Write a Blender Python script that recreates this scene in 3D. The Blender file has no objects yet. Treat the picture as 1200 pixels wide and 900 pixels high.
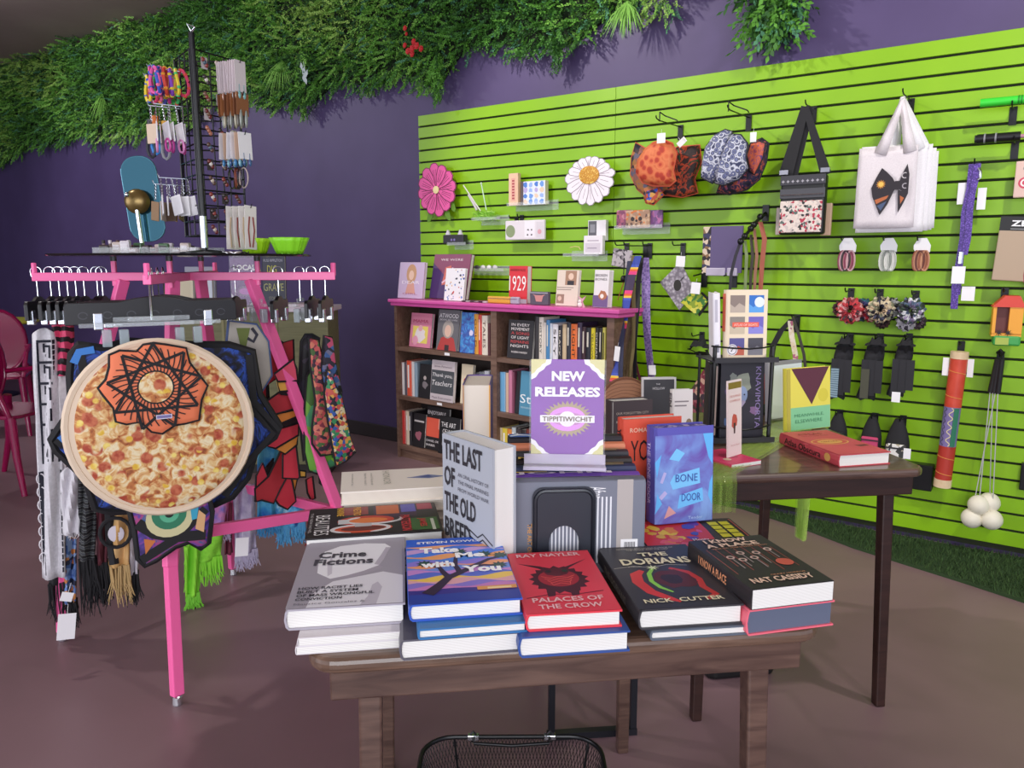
import bpy, bmesh, math, random
import numpy as np
from mathutils import Matrix, Vector, Euler
random.seed(7)
PI = math.pi
scene = bpy.context.scene
COL = scene.collection

# ---------------------------------------------------------------- camera
H, D = 1.30, 3.939                      # eye height, distance from the green wall
YAW, PITCH, FPX = math.radians(35.6), math.atan(144/900), 900.0
cd = bpy.data.cameras.new('camera'); cam_o = bpy.data.objects.new('camera', cd); COL.objects.link(cam_o)
cd.sensor_fit = 'HORIZONTAL'; cd.sensor_width = 36.0; cd.lens = 36.0*FPX/1200.0
cd.clip_start = .05; cd.clip_end = 60
cam_o.location = (0, -D, H); cam_o.rotation_euler = (PI/2-PITCH, 0, YAW)
scene.camera = cam_o

# ---------------------------------------------------------------- world, lights, exposure
scene.view_settings.view_transform = 'Standard'; scene.view_settings.look = 'None'
scene.view_settings.exposure = 0.28; scene.view_settings.gamma = 1.0
try: scene.view_settings.use_curve_mapping = False
except Exception: pass
w = bpy.data.worlds.new('world'); scene.world = w; w.use_nodes = True
bg = w.node_tree.nodes['Background']; bg.inputs[0].default_value = (.80, .84, 1.0, 1); bg.inputs[1].default_value = .95
def area(name, loc, target, sx, sy, power, col):
    l = bpy.data.lights.new(name, 'AREA'); l.shape = 'RECTANGLE'; l.size = sx; l.size_y = sy; l.energy = power; l.color = col
    o = bpy.data.objects.new(name, l); COL.objects.link(o); o.location = loc
    o.rotation_euler = (Vector(target)-Vector(loc)).to_track_quat('-Z', 'Y').to_euler(); return o
def spot(name, loc, target, power, ang, col, rad=.05, blend=.5):
    l = bpy.data.lights.new(name, 'SPOT'); l.energy = power; l.spot_size = math.radians(ang); l.spot_blend = blend
    l.shadow_soft_size = rad; l.color = col
    o = bpy.data.objects.new(name, l); COL.objects.link(o); o.location = loc
    o.rotation_euler = (Vector(target)-Vector(loc)).to_track_quat('-Z', 'Y').to_euler(); return o
# daylight through the shop front behind the camera
area('shop_window_light', (1.9, -7.0, 1.75), (-1.0, -2.6, .9), 4.2, 2.3, 150, (.93, .96, 1.0))
area('side_window_light', (-4.6, -7.4, 1.8), (-2.2, -2.4, .9), 3.0, 2.2, 75, (.95, .96, 1.0))
# ceiling track spots aimed at the green wall and the tables
spot('track_or_fill_spot', (-3.0, -1.75, 3.25), (-1.75, 0, 1.1), 115, 85, (1.0, .96, .90))
spot('track_or_fill_spot', (.55, -1.7, 3.25), (-.45, 0, 1.0), 115, 85, (1.0, .96, .90))
spot('track_or_fill_spot', (-3.6, -3.2, 3.3), (-2.3, -2.4, .6), 60, 80, (1.0, .96, .92))
spot('track_or_fill_spot', (.6, -2.6, 3.3), (-.9, -2.2, .5), 42, 80, (1.0, .96, .92))

spot('track_or_fill_spot', (-7.2, -2.6, 3.3), (-6.4, 0, 1.5), 120, 110, (.97, .96, 1.0))  # added fill spot to brighten the far left wall, no such lamp seen

# ---------------------------------------------------------------- pixel <-> place (used to read real positions off the photograph)
def ray(x, y):
    a = x-600; b = 450-y
    F = FPX*math.cos(PITCH)+b*math.sin(PITCH); U = -FPX*math.sin(PITCH)+b*math.cos(PITCH)
    return Vector((-math.sin(YAW)*F+math.cos(YAW)*a, math.cos(YAW)*F+math.sin(YAW)*a, U))
EYE = Vector((0, -D, H))
def oz(x, y, z=0.0):
    r = ray(x, y); return EYE+r*((z-H)/r.z)
def oy(x, y, yy=0.0):
    r = ray(x, y); return EYE+r*((yy+D)/r.y)
def at(x, y, d): return EYE+ray(x, y)*(d/FPX)

# ---------------------------------------------------------------- materials
def lin(h):
    if not isinstance(h, str): return tuple(h)+((1,) if len(h) == 3 else ())
    h = h.lstrip('#'); v = [int(h[i:i+2], 16)/255 for i in (0, 2, 4)]
    return tuple((c/12.92 if c <= .04045 else ((c+.055)/1.055)**2.4) for c in v)+(1,)
MC = {}
def new_mat(name):
    m = bpy.data.materials.new(name); m.use_nodes = True
    return m, m.node_tree.nodes, m.node_tree.links, m.node_tree.nodes['Principled BSDF']
def mat(h, rough=.55, metal=0.0, trans=0.0, alpha=1.0, spec=.5, name=None, coat=0):
    k = (h, rough, metal, trans, alpha, spec, coat)
    if k in MC: return MC[k]
    m, N, L, b = new_mat(name or 'paint_'+str(h).strip('#'))
    b.inputs['Base Color'].default_value = lin(h); b.inputs['Roughness'].default_value = rough
    b.inputs['Metallic'].default_value = metal; b.inputs['Transmission Weight'].default_value = trans
    b.inputs['Alpha'].default_value = alpha; b.inputs['Specular IOR Level'].default_value = spec
    b.inputs['Coat Weight'].default_value = coat
    MC[k] = m; return m
def ramp_mat(name, kind, scale, stops, rough=.6, interp='LINEAR', distort=0.0, detail=3, stretch=(1, 1, 1), bump=0.0, rot=(0, 0, 0), feature=None, coat=0):
    if name in MC: return MC[name]
    m, N, L, b = new_mat(name)
    tc = N.new('ShaderNodeTexCoord'); mp = N.new('ShaderNodeMapping'); mp.inputs['Scale'].default_value = stretch; mp.inputs['Rotation'].default_value = rot
    L.new(tc.outputs['Object'], mp.inputs['Vector'])
    if kind == 'noise':
        t = N.new('ShaderNodeTexNoise'); t.inputs['Detail'].default_value = detail; t.inputs['Distortion'].default_value = distort; out = t.outputs['Fac']
    elif kind == 'voronoi':
        t = N.new('ShaderNodeTexVoronoi')
        if feature: t.feature = feature
        out = t.outputs['Distance']
    elif kind == 'cells':
        t = N.new('ShaderNodeTexVoronoi'); sp = N.new('ShaderNodeSeparateColor'); L.new(t.outputs['Color'], sp.inputs[0]); out = sp.outputs[0]
    elif kind == 'wave':
        t = N.new('ShaderNodeTexWave'); t.bands_direction = 'Z'; t.inputs['Distortion'].default_value = distort; t.inputs['Detail'].default_value = detail; out = t.outputs['Fac']
    elif kind == 'rings':
        t = N.new('ShaderNodeTexWave'); t.wave_type = 'RINGS'; t.rings_direction = 'SPHERICAL'; t.inputs['Distortion'].default_value = distort; out = t.outputs['Fac']
    elif kind == 'magic':
        t = N.new('ShaderNodeTexMagic'); t.turbulence_depth = detail; t.inputs['Distortion'].default_value = distort or 1; out = t.outputs['Fac']
    t.inputs['Scale'].default_value = scale
    L.new(mp.outputs['Vector'], t.inputs['Vector'])
    r = N.new('ShaderNodeValToRGB'); cr = r.color_ramp; cr.interpolation = interp
    while len(cr.elements) < len(stops): cr.elements.new(.5)
    for e, (p, h) in zip(cr.elements, stops): e.position = p; e.color = lin(h)
    L.new(out, r.inputs['Fac']); L.new(r.outputs['Color'], b.inputs['Base Color'])
    b.inputs['Roughness'].default_value = rough; b.inputs['Coat Weight'].default_value = coat
    if bump:
        bn = N.new('ShaderNodeBump'); bn.inputs['Strength'].default_value = bump; bn.inputs['Distance'].default_value = .002
        L.new(out, bn.inputs['Height']); L.new(bn.outputs['Normal'], b.inputs['Normal'])
    MC[name] = m; return m
def wood(name, dark, light, rough=.4, scale=6, rot=(0, 0, 0), coat=0.0):
    return ramp_mat(name, 'noise', scale, [(.3, dark), (.7, light)], rough, distort=1.2, detail=6, stretch=(1, 9, 9), rot=rot, bump=.05, coat=coat)
PAGES = ramp_mat('page_edges', 'wave', 170, [(0, '#d3cfc8'), (.55, '#e9e6e1'), (1, '#f4f2ee')], .85, distort=.4, stretch=(.02, .02, 1))
PAGES_CREAM = ramp_mat('page_edges_cream', 'wave', 170, [(0, '#cdbfae'), (.5, '#e8ddcf'), (1, '#f4ebdf')], .85, distort=.4, stretch=(.02, .02, 1))
BLACK = mat('#121214', .45); WHITE = mat('#f4f2f4', .6); CHROME = mat('#d8dce2', .18, 1.0); BLACKM = mat('#17171a', .35, .3)
CLEAR = mat('#f4f8fa', .04, 0, 1.0, 1, .5, 'clear_acrylic')
def acrylic(name, h='#eef4f6', a=.16):
    if name in MC: return MC[name]
    m, N, L, b = new_mat(name)
    b.inputs['Base Color'].default_value = lin(h); b.inputs['Roughness'].default_value = .05
    b.inputs['Alpha'].default_value = a; MC[name] = m; return m
ACR = acrylic('thin_clear_plastic')

# ---------------------------------------------------------------- mesh helpers
XZ = Matrix.Rotation(PI/2, 4, 'X')          # a drawing in x,y stands up in x,z and its top side looks towards -y
def RZ(a): return Matrix.Rotation(math.radians(a), 4, 'Z')
def RX(a): return Matrix.Rotation(math.radians(a), 4, 'X')
def RY(a): return Matrix.Rotation(math.radians(a), 4, 'Y')
def T(*v): return Matrix.Translation(Vector(v))
class M:
    def __init__(s, mx=None): s.v = []; s.f = []; s.i = []; s.mx = mx
    def add(s, vs, fs, mi=0, mx=None):
        o = len(s.v)
        for p in vs:
            p = Vector(p)
            if mx is not None: p = mx @ p
            if s.mx is not None: p = s.mx @ p
            s.v.append(p)
        for f in fs: s.f.append([o+k for k in f]); s.i.append(mi)
        return s
    def box(s, c, z, mi=0, mx=None):
        x, y, h = z[0]/2, z[1]/2, z[2]/2
        vs = [(c[0]+a*x, c[1]+b*y, c[2]+d*h) for d in (-1, 1) for b in (-1, 1) for a in (-1, 1)]
        return s.add(vs, [(0, 2, 3, 1), (4, 5, 7, 6), (0, 1, 5, 4), (2, 6, 7, 3), (0, 4, 6, 2), (1, 3, 7, 5)], mi, mx)
    def bb(s, a, b, mi=0, mx=None):
        return s.box([(a[k]+b[k])/2 for k in range(3)], [abs(b[k]-a[k]) for k in range(3)], mi, mx)
    def prism(s, pts, z0, z1, mi=0, mx=None):
        n = len(pts)
        vs = [(p[0], p[1], z0) for p in pts]+[(p[0], p[1], z1) for p in pts]
        fs = [list(range(n-1, -1, -1)), list(range(n, 2*n))]+[(k, (k+1) % n, n+(k+1) % n, n+k) for k in range(n)]
        return s.add(vs, fs, mi, mx)
    def poly(s, pts, z, mi=0, mx=None): return s.add([(p[0], p[1], z) for p in pts], [list(range(len(pts)))], mi, mx)
    def tube(s, pts, r, n=8, mi=0, mx=None, closed=False):
        pts = [Vector(p) for p in pts]; m = len(pts); rs = r if isinstance(r, (list, tuple)) else [r]*m
        vs = []; up = None
        for k in range(m):
            if closed: d = pts[(k+1) % m]-pts[k-1]
            else: d = pts[min(k+1, m-1)]-pts[max(k-1, 0)]
            d = d.normalized() if d.length > 1e-9 else Vector((0, 0, 1))
            if up is None: up = d.orthogonal().normalized()
            else:
                up = up-d*up.dot(d); up = up.normalized() if up.length > 1e-6 else d.orthogonal().normalized()
            q = d.cross(up)
            for j in range(n):
                a = 2*PI*j/n; vs.append(pts[k]+up*(math.cos(a)*rs[k])+q*(math.sin(a)*rs[k]))
        fs = []
        for k in range(m if closed else m-1):
            b = ((k+1) % m)*n; a = k*n
            for j in range(n): fs.append((a+j, a+(j+1) % n, b+(j+1) % n, b+j))
        if not closed: fs += [list(range(n-1, -1, -1)), list(range((m-1)*n, m*n))]
        return s.add(vs, fs, mi, mx)
    def bar(s, a, b, wx, wy, mi=0):          # square bar from a to b
        a, b = Vector(a), Vector(b); d = (b-a).normalized()
        u = Vector((0, 0, 1)) if abs(d.z) < .9 else Vector((1, 0, 0)); p = d.cross(u).normalized(); q = p.cross(d).normalized()
        vs = [c+p*(i*wx/2)+q*(j*wy/2) for c in (a, b) for j in (-1, 1) for i in (-1, 1)]
        return s.add(vs, [(0, 1, 3, 2), (4, 6, 7, 5), (0, 4, 5, 1), (2, 3, 7, 6), (0, 2, 6, 4), (1, 5, 7, 3)], mi)
    def lathe(s, prof, n=16, mi=0, mx=None):
        vs = [(r*math.cos(2*PI*j/n), r*math.sin(2*PI*j/n), z) for r, z in prof for j in range(n)]
        fs = [(k*n+j, k*n+(j+1) % n, (k+1)*n+(j+1) % n, (k+1)*n+j) for k in range(len(prof)-1) for j in range(n)]
        fs += [list(range(n-1, -1, -1)), list(range((len(prof)-1)*n, len(prof)*n))]
        return s.add(vs, fs, mi, mx)
    def ball(s, c, r, n=10, mi=0, mx=None):
        r = (r, r, r) if not isinstance(r, (tuple, list)) else r
        vs = [(c[0]+r[0]*math.sin(PI*(i+.0)/n)*math.cos(2*PI*j/n), c[1]+r[1]*math.sin(PI*i/n)*math.sin(2*PI*j/n), c[2]-r[2]*math.cos(PI*i/n)) for i in range(1, n) for j in range(n)]
        fs = [(k*n+j, k*n+(j+1) % n, (k+1)*n+(j+1) % n, (k+1)*n+j) for k in range(n-2) for j in range(n)]
        b = len(vs); vs += [(c[0], c[1], c[2]-r[2]), (c[0], c[1], c[2]+r[2])]
        fs += [(b, (j+1) % n, j) for j in range(n)]+[(b+1, (n-2)*n+j, (n-2)*n+(j+1) % n) for j in range(n)]
        return s.add(vs, fs, mi, mx)
    def sheet(s, fn, nu, nv, mi=0, mx=None, closed=False):
        vs = [fn(i/nu, j/nv) for j in range(nv+1) for i in range(nu+1)]
        return s.add(vs, [(j*(nu+1)+i, j*(nu+1)+i+1, (j+1)*(nu+1)+i+1, (j+1)*(nu+1)+i) for j in range(nv) for i in range(nu)], mi, mx)
    def build(s, name, mats, parent=None, loc=None, rot=None, smooth=False, bevel=0.0, seg=2, solid=0.0, sub=0):
        me = bpy.data.meshes.new(name); me.from_pydata([tuple(p) for p in s.v], [], s.f)
        for m in (mats if isinstance(mats, (list, tuple)) else [mats]): me.materials.append(m)
        if any(s.i): me.polygons.foreach_set('material_index', s.i)
        if smooth:
            me.polygons.foreach_set('use_smooth', [True]*len(s.f))
            try: me.set_sharp_from_angle(angle=math.radians(45))
            except Exception: pass
        me.update()
        o = bpy.data.objects.new(name, me); COL.objects.link(o)
        if parent is not None: o.parent = parent
        if loc is not None: o.location = loc
        if rot is not None: o.rotation_euler = rot
        if solid:
            md = o.modifiers.new('solid', 'SOLIDIFY'); md.thickness = solid; md.offset = 0
        if bevel:
            md = o.modifiers.new('bevel', 'BEVEL'); md.width = bevel; md.segments = seg; md.limit_method = 'ANGLE'; md.angle_limit = math.radians(40)
        if sub:
            md = o.modifiers.new('sub', 'SUBSURF'); md.levels = sub; md.render_levels = sub
        return o
def tag(o, label=None, cat=None, group=None, kind=None):
    if label: o['label'] = label
    if cat: o['category'] = cat
    if group: o['group'] = group
    if kind: o['kind'] = kind
    return o
def thing(name, label, cat, loc=(0, 0, 0), rz=0.0, group=None, rot=None):
    o = bpy.data.objects.new(name, None); o.empty_display_size = .05; COL.objects.link(o)
    o.location = loc; o.rotation_euler = rot if rot is not None else (0, 0, math.radians(rz))
    return tag(o, label, cat, group)
def struct(o): o['kind'] = 'structure'; return o
def kids(o): return [c for c in bpy.data.objects if c.parent is o]
def copy_tree(o, parent=None, ch=None):
    if ch is None:
        ch = {}
        for q in bpy.data.objects:
            if q.parent: ch.setdefault(q.parent.name, []).append(q)
    c = o.copy(); COL.objects.link(c)
    if parent is not None: c.parent = parent
    for q in ch.get(o.name, []): copy_tree(q, c, ch)
    return c

# flat drawing helpers -------------------------------------------------------
def circ(cx, cy, rx, ry=None, n=20, a0=0, a1=360):
    ry = ry or rx; full = abs(a1-a0) >= 360; k = n if full else n+1
    return [(cx+rx*math.cos(math.radians(a0+(a1-a0)*j/n)), cy+ry*math.sin(math.radians(a0+(a1-a0)*j/n))) for j in range(k)]
def rect(x0, y0, x1, y1): return [(x0, y0), (x1, y0), (x1, y1), (x0, y1)]
def star(cx, cy, R, r, n, a0=90):
    return [(cx+(R if j % 2 == 0 else r)*math.cos(math.radians(a0)+PI*j/n), cy+(R if j % 2 == 0 else r)*math.sin(math.radians(a0)+PI*j/n)) for j in range(2*n)]
def blob(cx, cy, r, n=14, j=.25, rnd=random, sy=1.0):
    return [(cx+r*(1+rnd.uniform(-j, j))*math.cos(2*PI*k/n), cy+sy*r*(1+rnd.uniform(-j, j))*math.sin(2*PI*k/n)) for k in range(n)]
def stroke(pts, w):
    L_, R_ = [], []
    n = len(pts)
    for k in range(n):
        a = pts[max(k-1, 0)]; b = pts[min(k+1, n-1)]
        dx, dy = b[0]-a[0], b[1]-a[1]; l = math.hypot(dx, dy) or 1
        ww = (w[k] if isinstance(w, (list, tuple)) else w)/2
        L_.append((pts[k][0]-dy/l*ww, pts[k][1]+dx/l*ww)); R_.append((pts[k][0]+dy/l*ww, pts[k][1]-dx/l*ww))
    return L_+R_[::-1]
def rrect(x0, y0, x1, y1, r, n=4):
    o = []
    for cx, cy, a in ((x1-r, y0+r, -90), (x1-r, y1-r, 0), (x0+r, y1-r, 90), (x0+r, y0+r, 180)):
        o += [(cx+r*math.cos(math.radians(a+90*k/n)), cy+r*math.sin(math.radians(a+90*k/n))) for k in range(n+1)]
    return o
def frame_mx(o, u, v):
    o, u, v = Vector(o), Vector(u).normalized(), Vector(v).normalized(); n = u.cross(v)
    return Matrix(((u.x, v.x, n.x, o.x), (u.y, v.y, n.y, o.y), (u.z, v.z, n.z, o.z), (0, 0, 0, 1)))
def decal(parent, name, shapes, mx=None, lift=.0003):
    """flat print: shapes = [(points, material)], later ones lie over earlier ones"""
    m = M(mx); mats = []
    for k, (pts, mt) in enumerate(shapes):
        if mt not in mats: mats.append(mt)
        m.poly(pts, lift+k*.00003, mats.index(mt))
    o = m.build(name, mats, parent)
    return o
_fonts = {}
def text(parent, body, mt, x, y, w_, h_, mx=None, bold=.0, lift=.0022, name='lettering', shear=0, spacing=1.0, raise_=0.0):
    """writing fitted into the box x..x+w, y..y+h of the drawing plane mx"""
    c = bpy.data.curves.new('t', 'FONT'); c.body = body; c.size = 1; c.resolution_u = 2; c.offset = bold; c.shear = shear; c.space_character = spacing
    c.align_x = 'CENTER'
    o = bpy.data.objects.new('t', c)
    me = bpy.data.meshes.new_from_object(o); bpy.data.objects.remove(o); bpy.data.curves.remove(c)
    n = len(me.vertices); a = np.empty(n*3, dtype=np.float32); me.vertices.foreach_get('co', a); a = a.reshape(-1, 3)
    lo, hi = a.min(0), a.max(0); s = hi-lo; s[s == 0] = 1
    a[:, 0] = (a[:, 0]-lo[0])/s[0]*w_+x; a[:, 1] = (a[:, 1]-lo[1])/s[1]*h_+y; a[:, 2] = lift
    if mx is not None:
        R = np.array([[mx[i][j] for j in range(3)] for i in range(3)], dtype=np.float32); t = np.array([mx[i][3] for i in range(3)], dtype=np.float32)
        a = a@R.T+t
    me.vertices.foreach_set('co', a.reshape(-1).astype(np.float32)); me.materials.clear(); me.materials.append(mt); me.update(); me.name = name
    ob = bpy.data.objects.new(name, me); COL.objects.link(ob); ob.parent = parent
    return ob
# ================================================================ setting
FLOOR_M = ramp_mat('sealed_concrete', 'noise', 1.3, [(.25, '#755c60'), (.5, '#82666b'), (.75, '#8d7076')], .42, detail=6, distort=.6, bump=.02)
PURPLE = ramp_mat('purple_wall_paint', 'noise', 3, [(.3, '#493a64'), (.7, '#50416d')], .55, detail=4)
CEIL_M = ramp_mat('dark_ceiling_paint', 'noise', 2, [(.3, '#a08c88'), (.7, '#aa9792')], .8)
struct(M().bb((-14, -9, -.1), (4.5, .15, 0)).build('floor', FLOOR_M))
struct(M().bb((-14.15, -9, 0), (-14, .15, 3.5)).build('wall_left', PURPLE))
struct(M().bb((-14, -9, 3.385), (4.5, .15, 3.5)).build('ceiling', CEIL_M))
wall = struct(M().bb((-14, .022, 0), (4.5, .15, 3.385)).build('wall_back', PURPLE))
struct(M().bb((-14, .008, 0), (-3.59, .022, .105)).build('baseboard_back', mat('#2b2122', .5), None, bevel=.004))
# slatwall: each slat a piece of the wall it is fixed to
SLAT = ramp_mat('lime_slat_paint', 'noise', 2.2, [(.3, '#82b40a'), (.7, '#8cbd0e')], .38, detail=3, stretch=(1, 1, .6))
b = M().bb((-3.583, .012, .02), (3.3, .0215, 2.246)).build('slat_backing', mat('#1c2405', .8), wall)
PITCH_S = .0762
def slat_mesh(x0, x1):
    o = M().bb((x0, 0, 0), (x1, .014, PITCH_S-.0115)).build('slat', SLAT, wall, bevel=.0012, seg=1)
    return o
for x0, x1 in ((-3.583, -2.1165), (-2.1145, .324), (.326, 2.76)):
    s0 = slat_mesh(x0, x1); n = 29 if x0 < .3 else 29
    s0.location.z = 2.246-PITCH_S+.0115
    for k in range(1, n):
        c = s0.copy(); COL.objects.link(c); c.location.z = 2.246-PITCH_S*(k+1)+.0115

# ---------------------------------------------------------------- artificial greenery along the top of the wall
def leaf_field(name, placements, mats, template, parent=None):
    """many copies of a small leaf spray joined into one mesh (numpy)"""
    tv, tf = template; tv = np.array(tv, dtype=np.float32); nt = len(tv)
    P = len(placements); V = np.empty((P, nt, 3), dtype=np.float32); mi = np.empty((P, len(tf)), dtype=np.int32)
    for k, (mx, i) in enumerate(placements):
        A = np.array(mx, dtype=np.float32); V[k] = tv@A[:3, :3].T+A[:3, 3]; mi[k] = i
    F = np.array(tf, dtype=np.int32)
    loops = (F[None]+(np.arange(P, dtype=np.int32)*nt)[:, None, None]).reshape(-1)
    me = bpy.data.meshes.new(name); k = F.shape[1]; nf = P*len(F)
    me.vertices.add(P*nt); me.vertices.foreach_set('co', V.reshape(-1))
    me.loops.add(nf*k); me.loops.foreach_set('vertex_index', loops)
    me.polygons.add(nf); me.polygons.foreach_set('loop_start', np.arange(0, nf*k, k, dtype=np.int32))
    try: me.polygons.foreach_set('loop_total', np.full(nf, k, dtype=np.int32))
    except Exception: pass
    for m in mats: me.materials.append(m)
    me.polygons.foreach_set('material_index', mi.reshape(-1)); me.update(calc_edges=True); me.validate()
    o = bpy.data.objects.new(name, me); COL.objects.link(o); o.parent = parent
    return o
def spray(nl, length, lw, ll, seed=1, droop=.0):
    r = random.Random(seed); vs, fs = [], []
    for k in range(nl):
        t = (k+1)/nl; side = 1 if k % 2 else -1; z = length*t
        a = side*(.9-.5*t)+r.uniform(-.3, .3); tw = r.uniform(-.9, .9)
        d = Vector((math.sin(a), tw*.5, math.cos(a))).normalized(); p = Vector((0, droop*t*t, z))
        n = Vector((0, 1, 0)).cross(d).normalized()+Vector((0, r.uniform(-.6, .6), 0)); n.normalize()
        o = len(vs); vs += [p, p+d*ll*.5+n*lw, p+d*ll, p+d*ll*.5-n*lw]; fs.append((o, o+1, o+2, o+3))
    return [tuple(v) for v in vs], fs
def rnd_dir_mx(p, d, s, r):
    q = Vector(d).to_track_quat('Z', 'Y').to_matrix().to_4x4()
    return Matrix.Translation(p) @ q @ Matrix.Rotation(r.uniform(0, 6.28), 4, 'Z') @ Matrix.Scale(s, 4)
GREENS = [mat(h, .6, spec=.3, name='plastic_leaf_'+h[1:]) for h in ('#477a30', '#609a3a', '#7fb44e', '#375f30', '#9cc25e', '#528a66')]
def hem(x):          # lower edge of the greenery
    z = 2.475+.045*math.sin(x*2.1+.5)+.035*math.sin(x*5.3)+.03*math.sin(x*11.7+1)
    for cx, dz, wd in ((-9.9, -.04, .5), (-8.2, -.03, .5), (-6.6, -.06, .22), (-4.72, -.11, .16), (-5.4, .02, .3), (-3.42, -.10, .13), (-3.9, .07, .22), (-2.95, .1, .16), (-2.62, -.03, .2), (-4.35, .04, .12)):
        z += dz*math.exp(-((x-cx)/wd)**2)
    if x > -2.25: z += (x+2.25)*.2
    return z
r = random.Random(11); pl = []
def cov(x, z): return True
x = -11.6
cnt = 0
while cnt < 16000:
    x = -11.6+(9.85)*(r.random()**.85); z0 = hem(x); t = r.random()
    z = z0+.02+(3.37-z0)*t
    thick = .05+.10*(.5+.5*math.sin(x*6+z*9))*min(1, (z-z0)/.2+.3)
    y = -r.uniform(.0, thick)
    down = -.25-.5*r.random() if t > .1 else -.9
    d = Vector((r.uniform(-.7, .7), -.75*r.random()-.1, down+r.uniform(-.2, .7)))
    sc = r.uniform(.55, 1.1)
    zone = math.sin(x*3.1+z*5)+math.sin(x*1.3-z*3.7)+r.uniform(-1.2, 1.2)
    g = 0 if zone < -1 else 1 if zone < .1 else 2 if zone < 1.2 else 4
    if r.random() < .22: g = 3
    if r.random() < .07: g = 5
    pl.append((rnd_dir_mx(Vector((x, y, z)), d, sc, r), g)); cnt += 1
green = leaf_field('artificial_greenery', pl, GREENS, spray(14, .105, .0062, .019, 3))
tag(green, 'thick mat of artificial boxwood greenery running along the top of the purple wall', 'greenery', kind='stuff')
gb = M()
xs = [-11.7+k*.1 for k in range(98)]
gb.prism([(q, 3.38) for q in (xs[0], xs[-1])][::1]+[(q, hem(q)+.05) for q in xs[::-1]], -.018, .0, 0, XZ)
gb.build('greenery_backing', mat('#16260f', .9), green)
# separate clump over the slatwall
pl = []
for k in range(420):
    a = r.random(); x = -1.32+.34*(r.random()-.5)*(1-.0*a); z = 2.42+.55*a
    if abs(x+1.24) > .08+.14*a: x = -1.22+r.uniform(-1, 1)*(.06+.1*a)
    d = Vector((r.uniform(-.7, .7), -.5*r.random(), -.8+r.uniform(-.2, .5)))
    pl.append((rnd_dir_mx(Vector((x, -r.uniform(0, .09), z)), d, r.uniform(.8, 1.4), r), r.choice((0, 1, 1, 3, 5))))
fern = leaf_field('hanging_greenery', pl, GREENS, spray(11, .13, .008, .03, 5))
tag(fern, 'short dark clump of artificial greenery hanging alone above the slatwall', 'greenery', kind='stuff')
pl = []
for k in range(300):
    x = -1.62+r.uniform(-.22, .2); z = 2.62+.6*r.random()
    pl.append((rnd_dir_mx(Vector((x, -r.uniform(0, .07), z)), Vector((r.uniform(-.7, .7), -.4, -.6)), r.uniform(.8, 1.3), r), r.choice((0, 1, 3))))
# trailing vines: one object each
def vine(px, py, py2, label, g=1, n=26):
    a = oy(px, py, -.12); b2 = oy(px+3, py2, -.05); pl = []
    for k in range(n):
        t = k/n; p = a.lerp(b2, t)+Vector((r.uniform(-.03, .03)*(1-t*.5), r.uniform(-.03, .03), 0))
        pl.append((rnd_dir_mx(p, Vector((r.uniform(-.6, .6), -.3, -1)), r.uniform(.7, 1.1)*(1-.3*t), r), g if r.random() < .7 else 3))
    o = leaf_field('trailing_vine', pl, GREENS, spray(11, .10, .007, .024, 9))
    tag(o, label, 'vine', 'vines trailing below the greenery', kind='stuff')
vine(354, 60, 136, 'trailing green vine under the grey leaf sprig left of the slatwall', 2, 60)
vine(512, 60, 114, 'trailing green vine hanging just above the slatwall top left corner', 1, 60)
vine(652, 30, 74, 'trailing dark vine hanging above the middle of the slatwall', 0, 44)
vine(108, 130, 172, 'thin trailing vine hanging at far left of the purple wall', 1, 30)
vine(160, 120, 168, 'trailing vine between the far left vine and the jewelry spinner', 2, 40)
# spiky grass tufts stuck in the greenery
def tuft(px, py, label, n=46, L_=.26):
    c = oy(px, py, -.12); m = M(); o = thing('grass_tuft', label, 'plant', c, group='grass tufts in the greenery')
    for k in range(n):
        a = r.uniform(-.8, .8); l = L_*r.uniform(.5, 1.0); dy = -r.uniform(.0, .5)
        d = Vector((math.sin(a), dy, -math.cos(a)*.9)).normalized(); s_ = d.cross(Vector((0, 1, .01))).normalized()*.0035
        p1 = d*l*.6; p2 = d*l+Vector((0, 0, -.04))
        m.add([-s_, s_, p1+s_, p1-s_, p2], [(0, 1, 2, 3), (3, 2, 4)], 0)
    m.build('blades', GREENS[2], o)['kind'] = 'stuff'
tuft(330, 70, 'spiky grass tuft left of the grey leaf sprig in the greenery')
tuft(735, 2, 'spiky grass tuft in the greenery right of centre at top', 46, .2)
tuft(120, 110, 'spiky grass tuft in the greenery at far left', 30, .3)
# red flower cluster and pale sprig
RED = mat('#d23b3f', .6)
fl = thing('red_flower_cluster', 'red artificial geranium cluster in the greenery', 'flower', oy(485, 58, -.2))
for dx, dz, s_ in ((0, 0, 1), (.04, .012, .9), (-.035, -.008, .85), (.015, .04, .8), (-.06, .03, .7), (.075, -.01, .8), (.0, -.03, .8), (-.055, .13, .7), (-.045, .095, .5)):
    m = M()
    for k in range(6):
        a = 2*PI*k/6+dx*50; c = Vector((dx+.014*s_*math.cos(a), -.012, dz+.014*s_*math.sin(a)))
        m.add([(dx, 0, dz)]+[c+Vector((.011*s_*math.cos(a+q), -.006, .011*s_*math.sin(a+q))) for q in (-1.9, -.9, 0, .9, 1.9)], [(0, 1, 2, 3), (0, 3, 4, 5)], 0)
    m.build('flower', RED, fl)
sp = thing('pale_leaf_sprig', 'sprig of pale grey leaves hanging in the greenery', 'sprig', oy(356, 86, -.2))
PALE = mat('#b9c4c4', .6)
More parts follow.
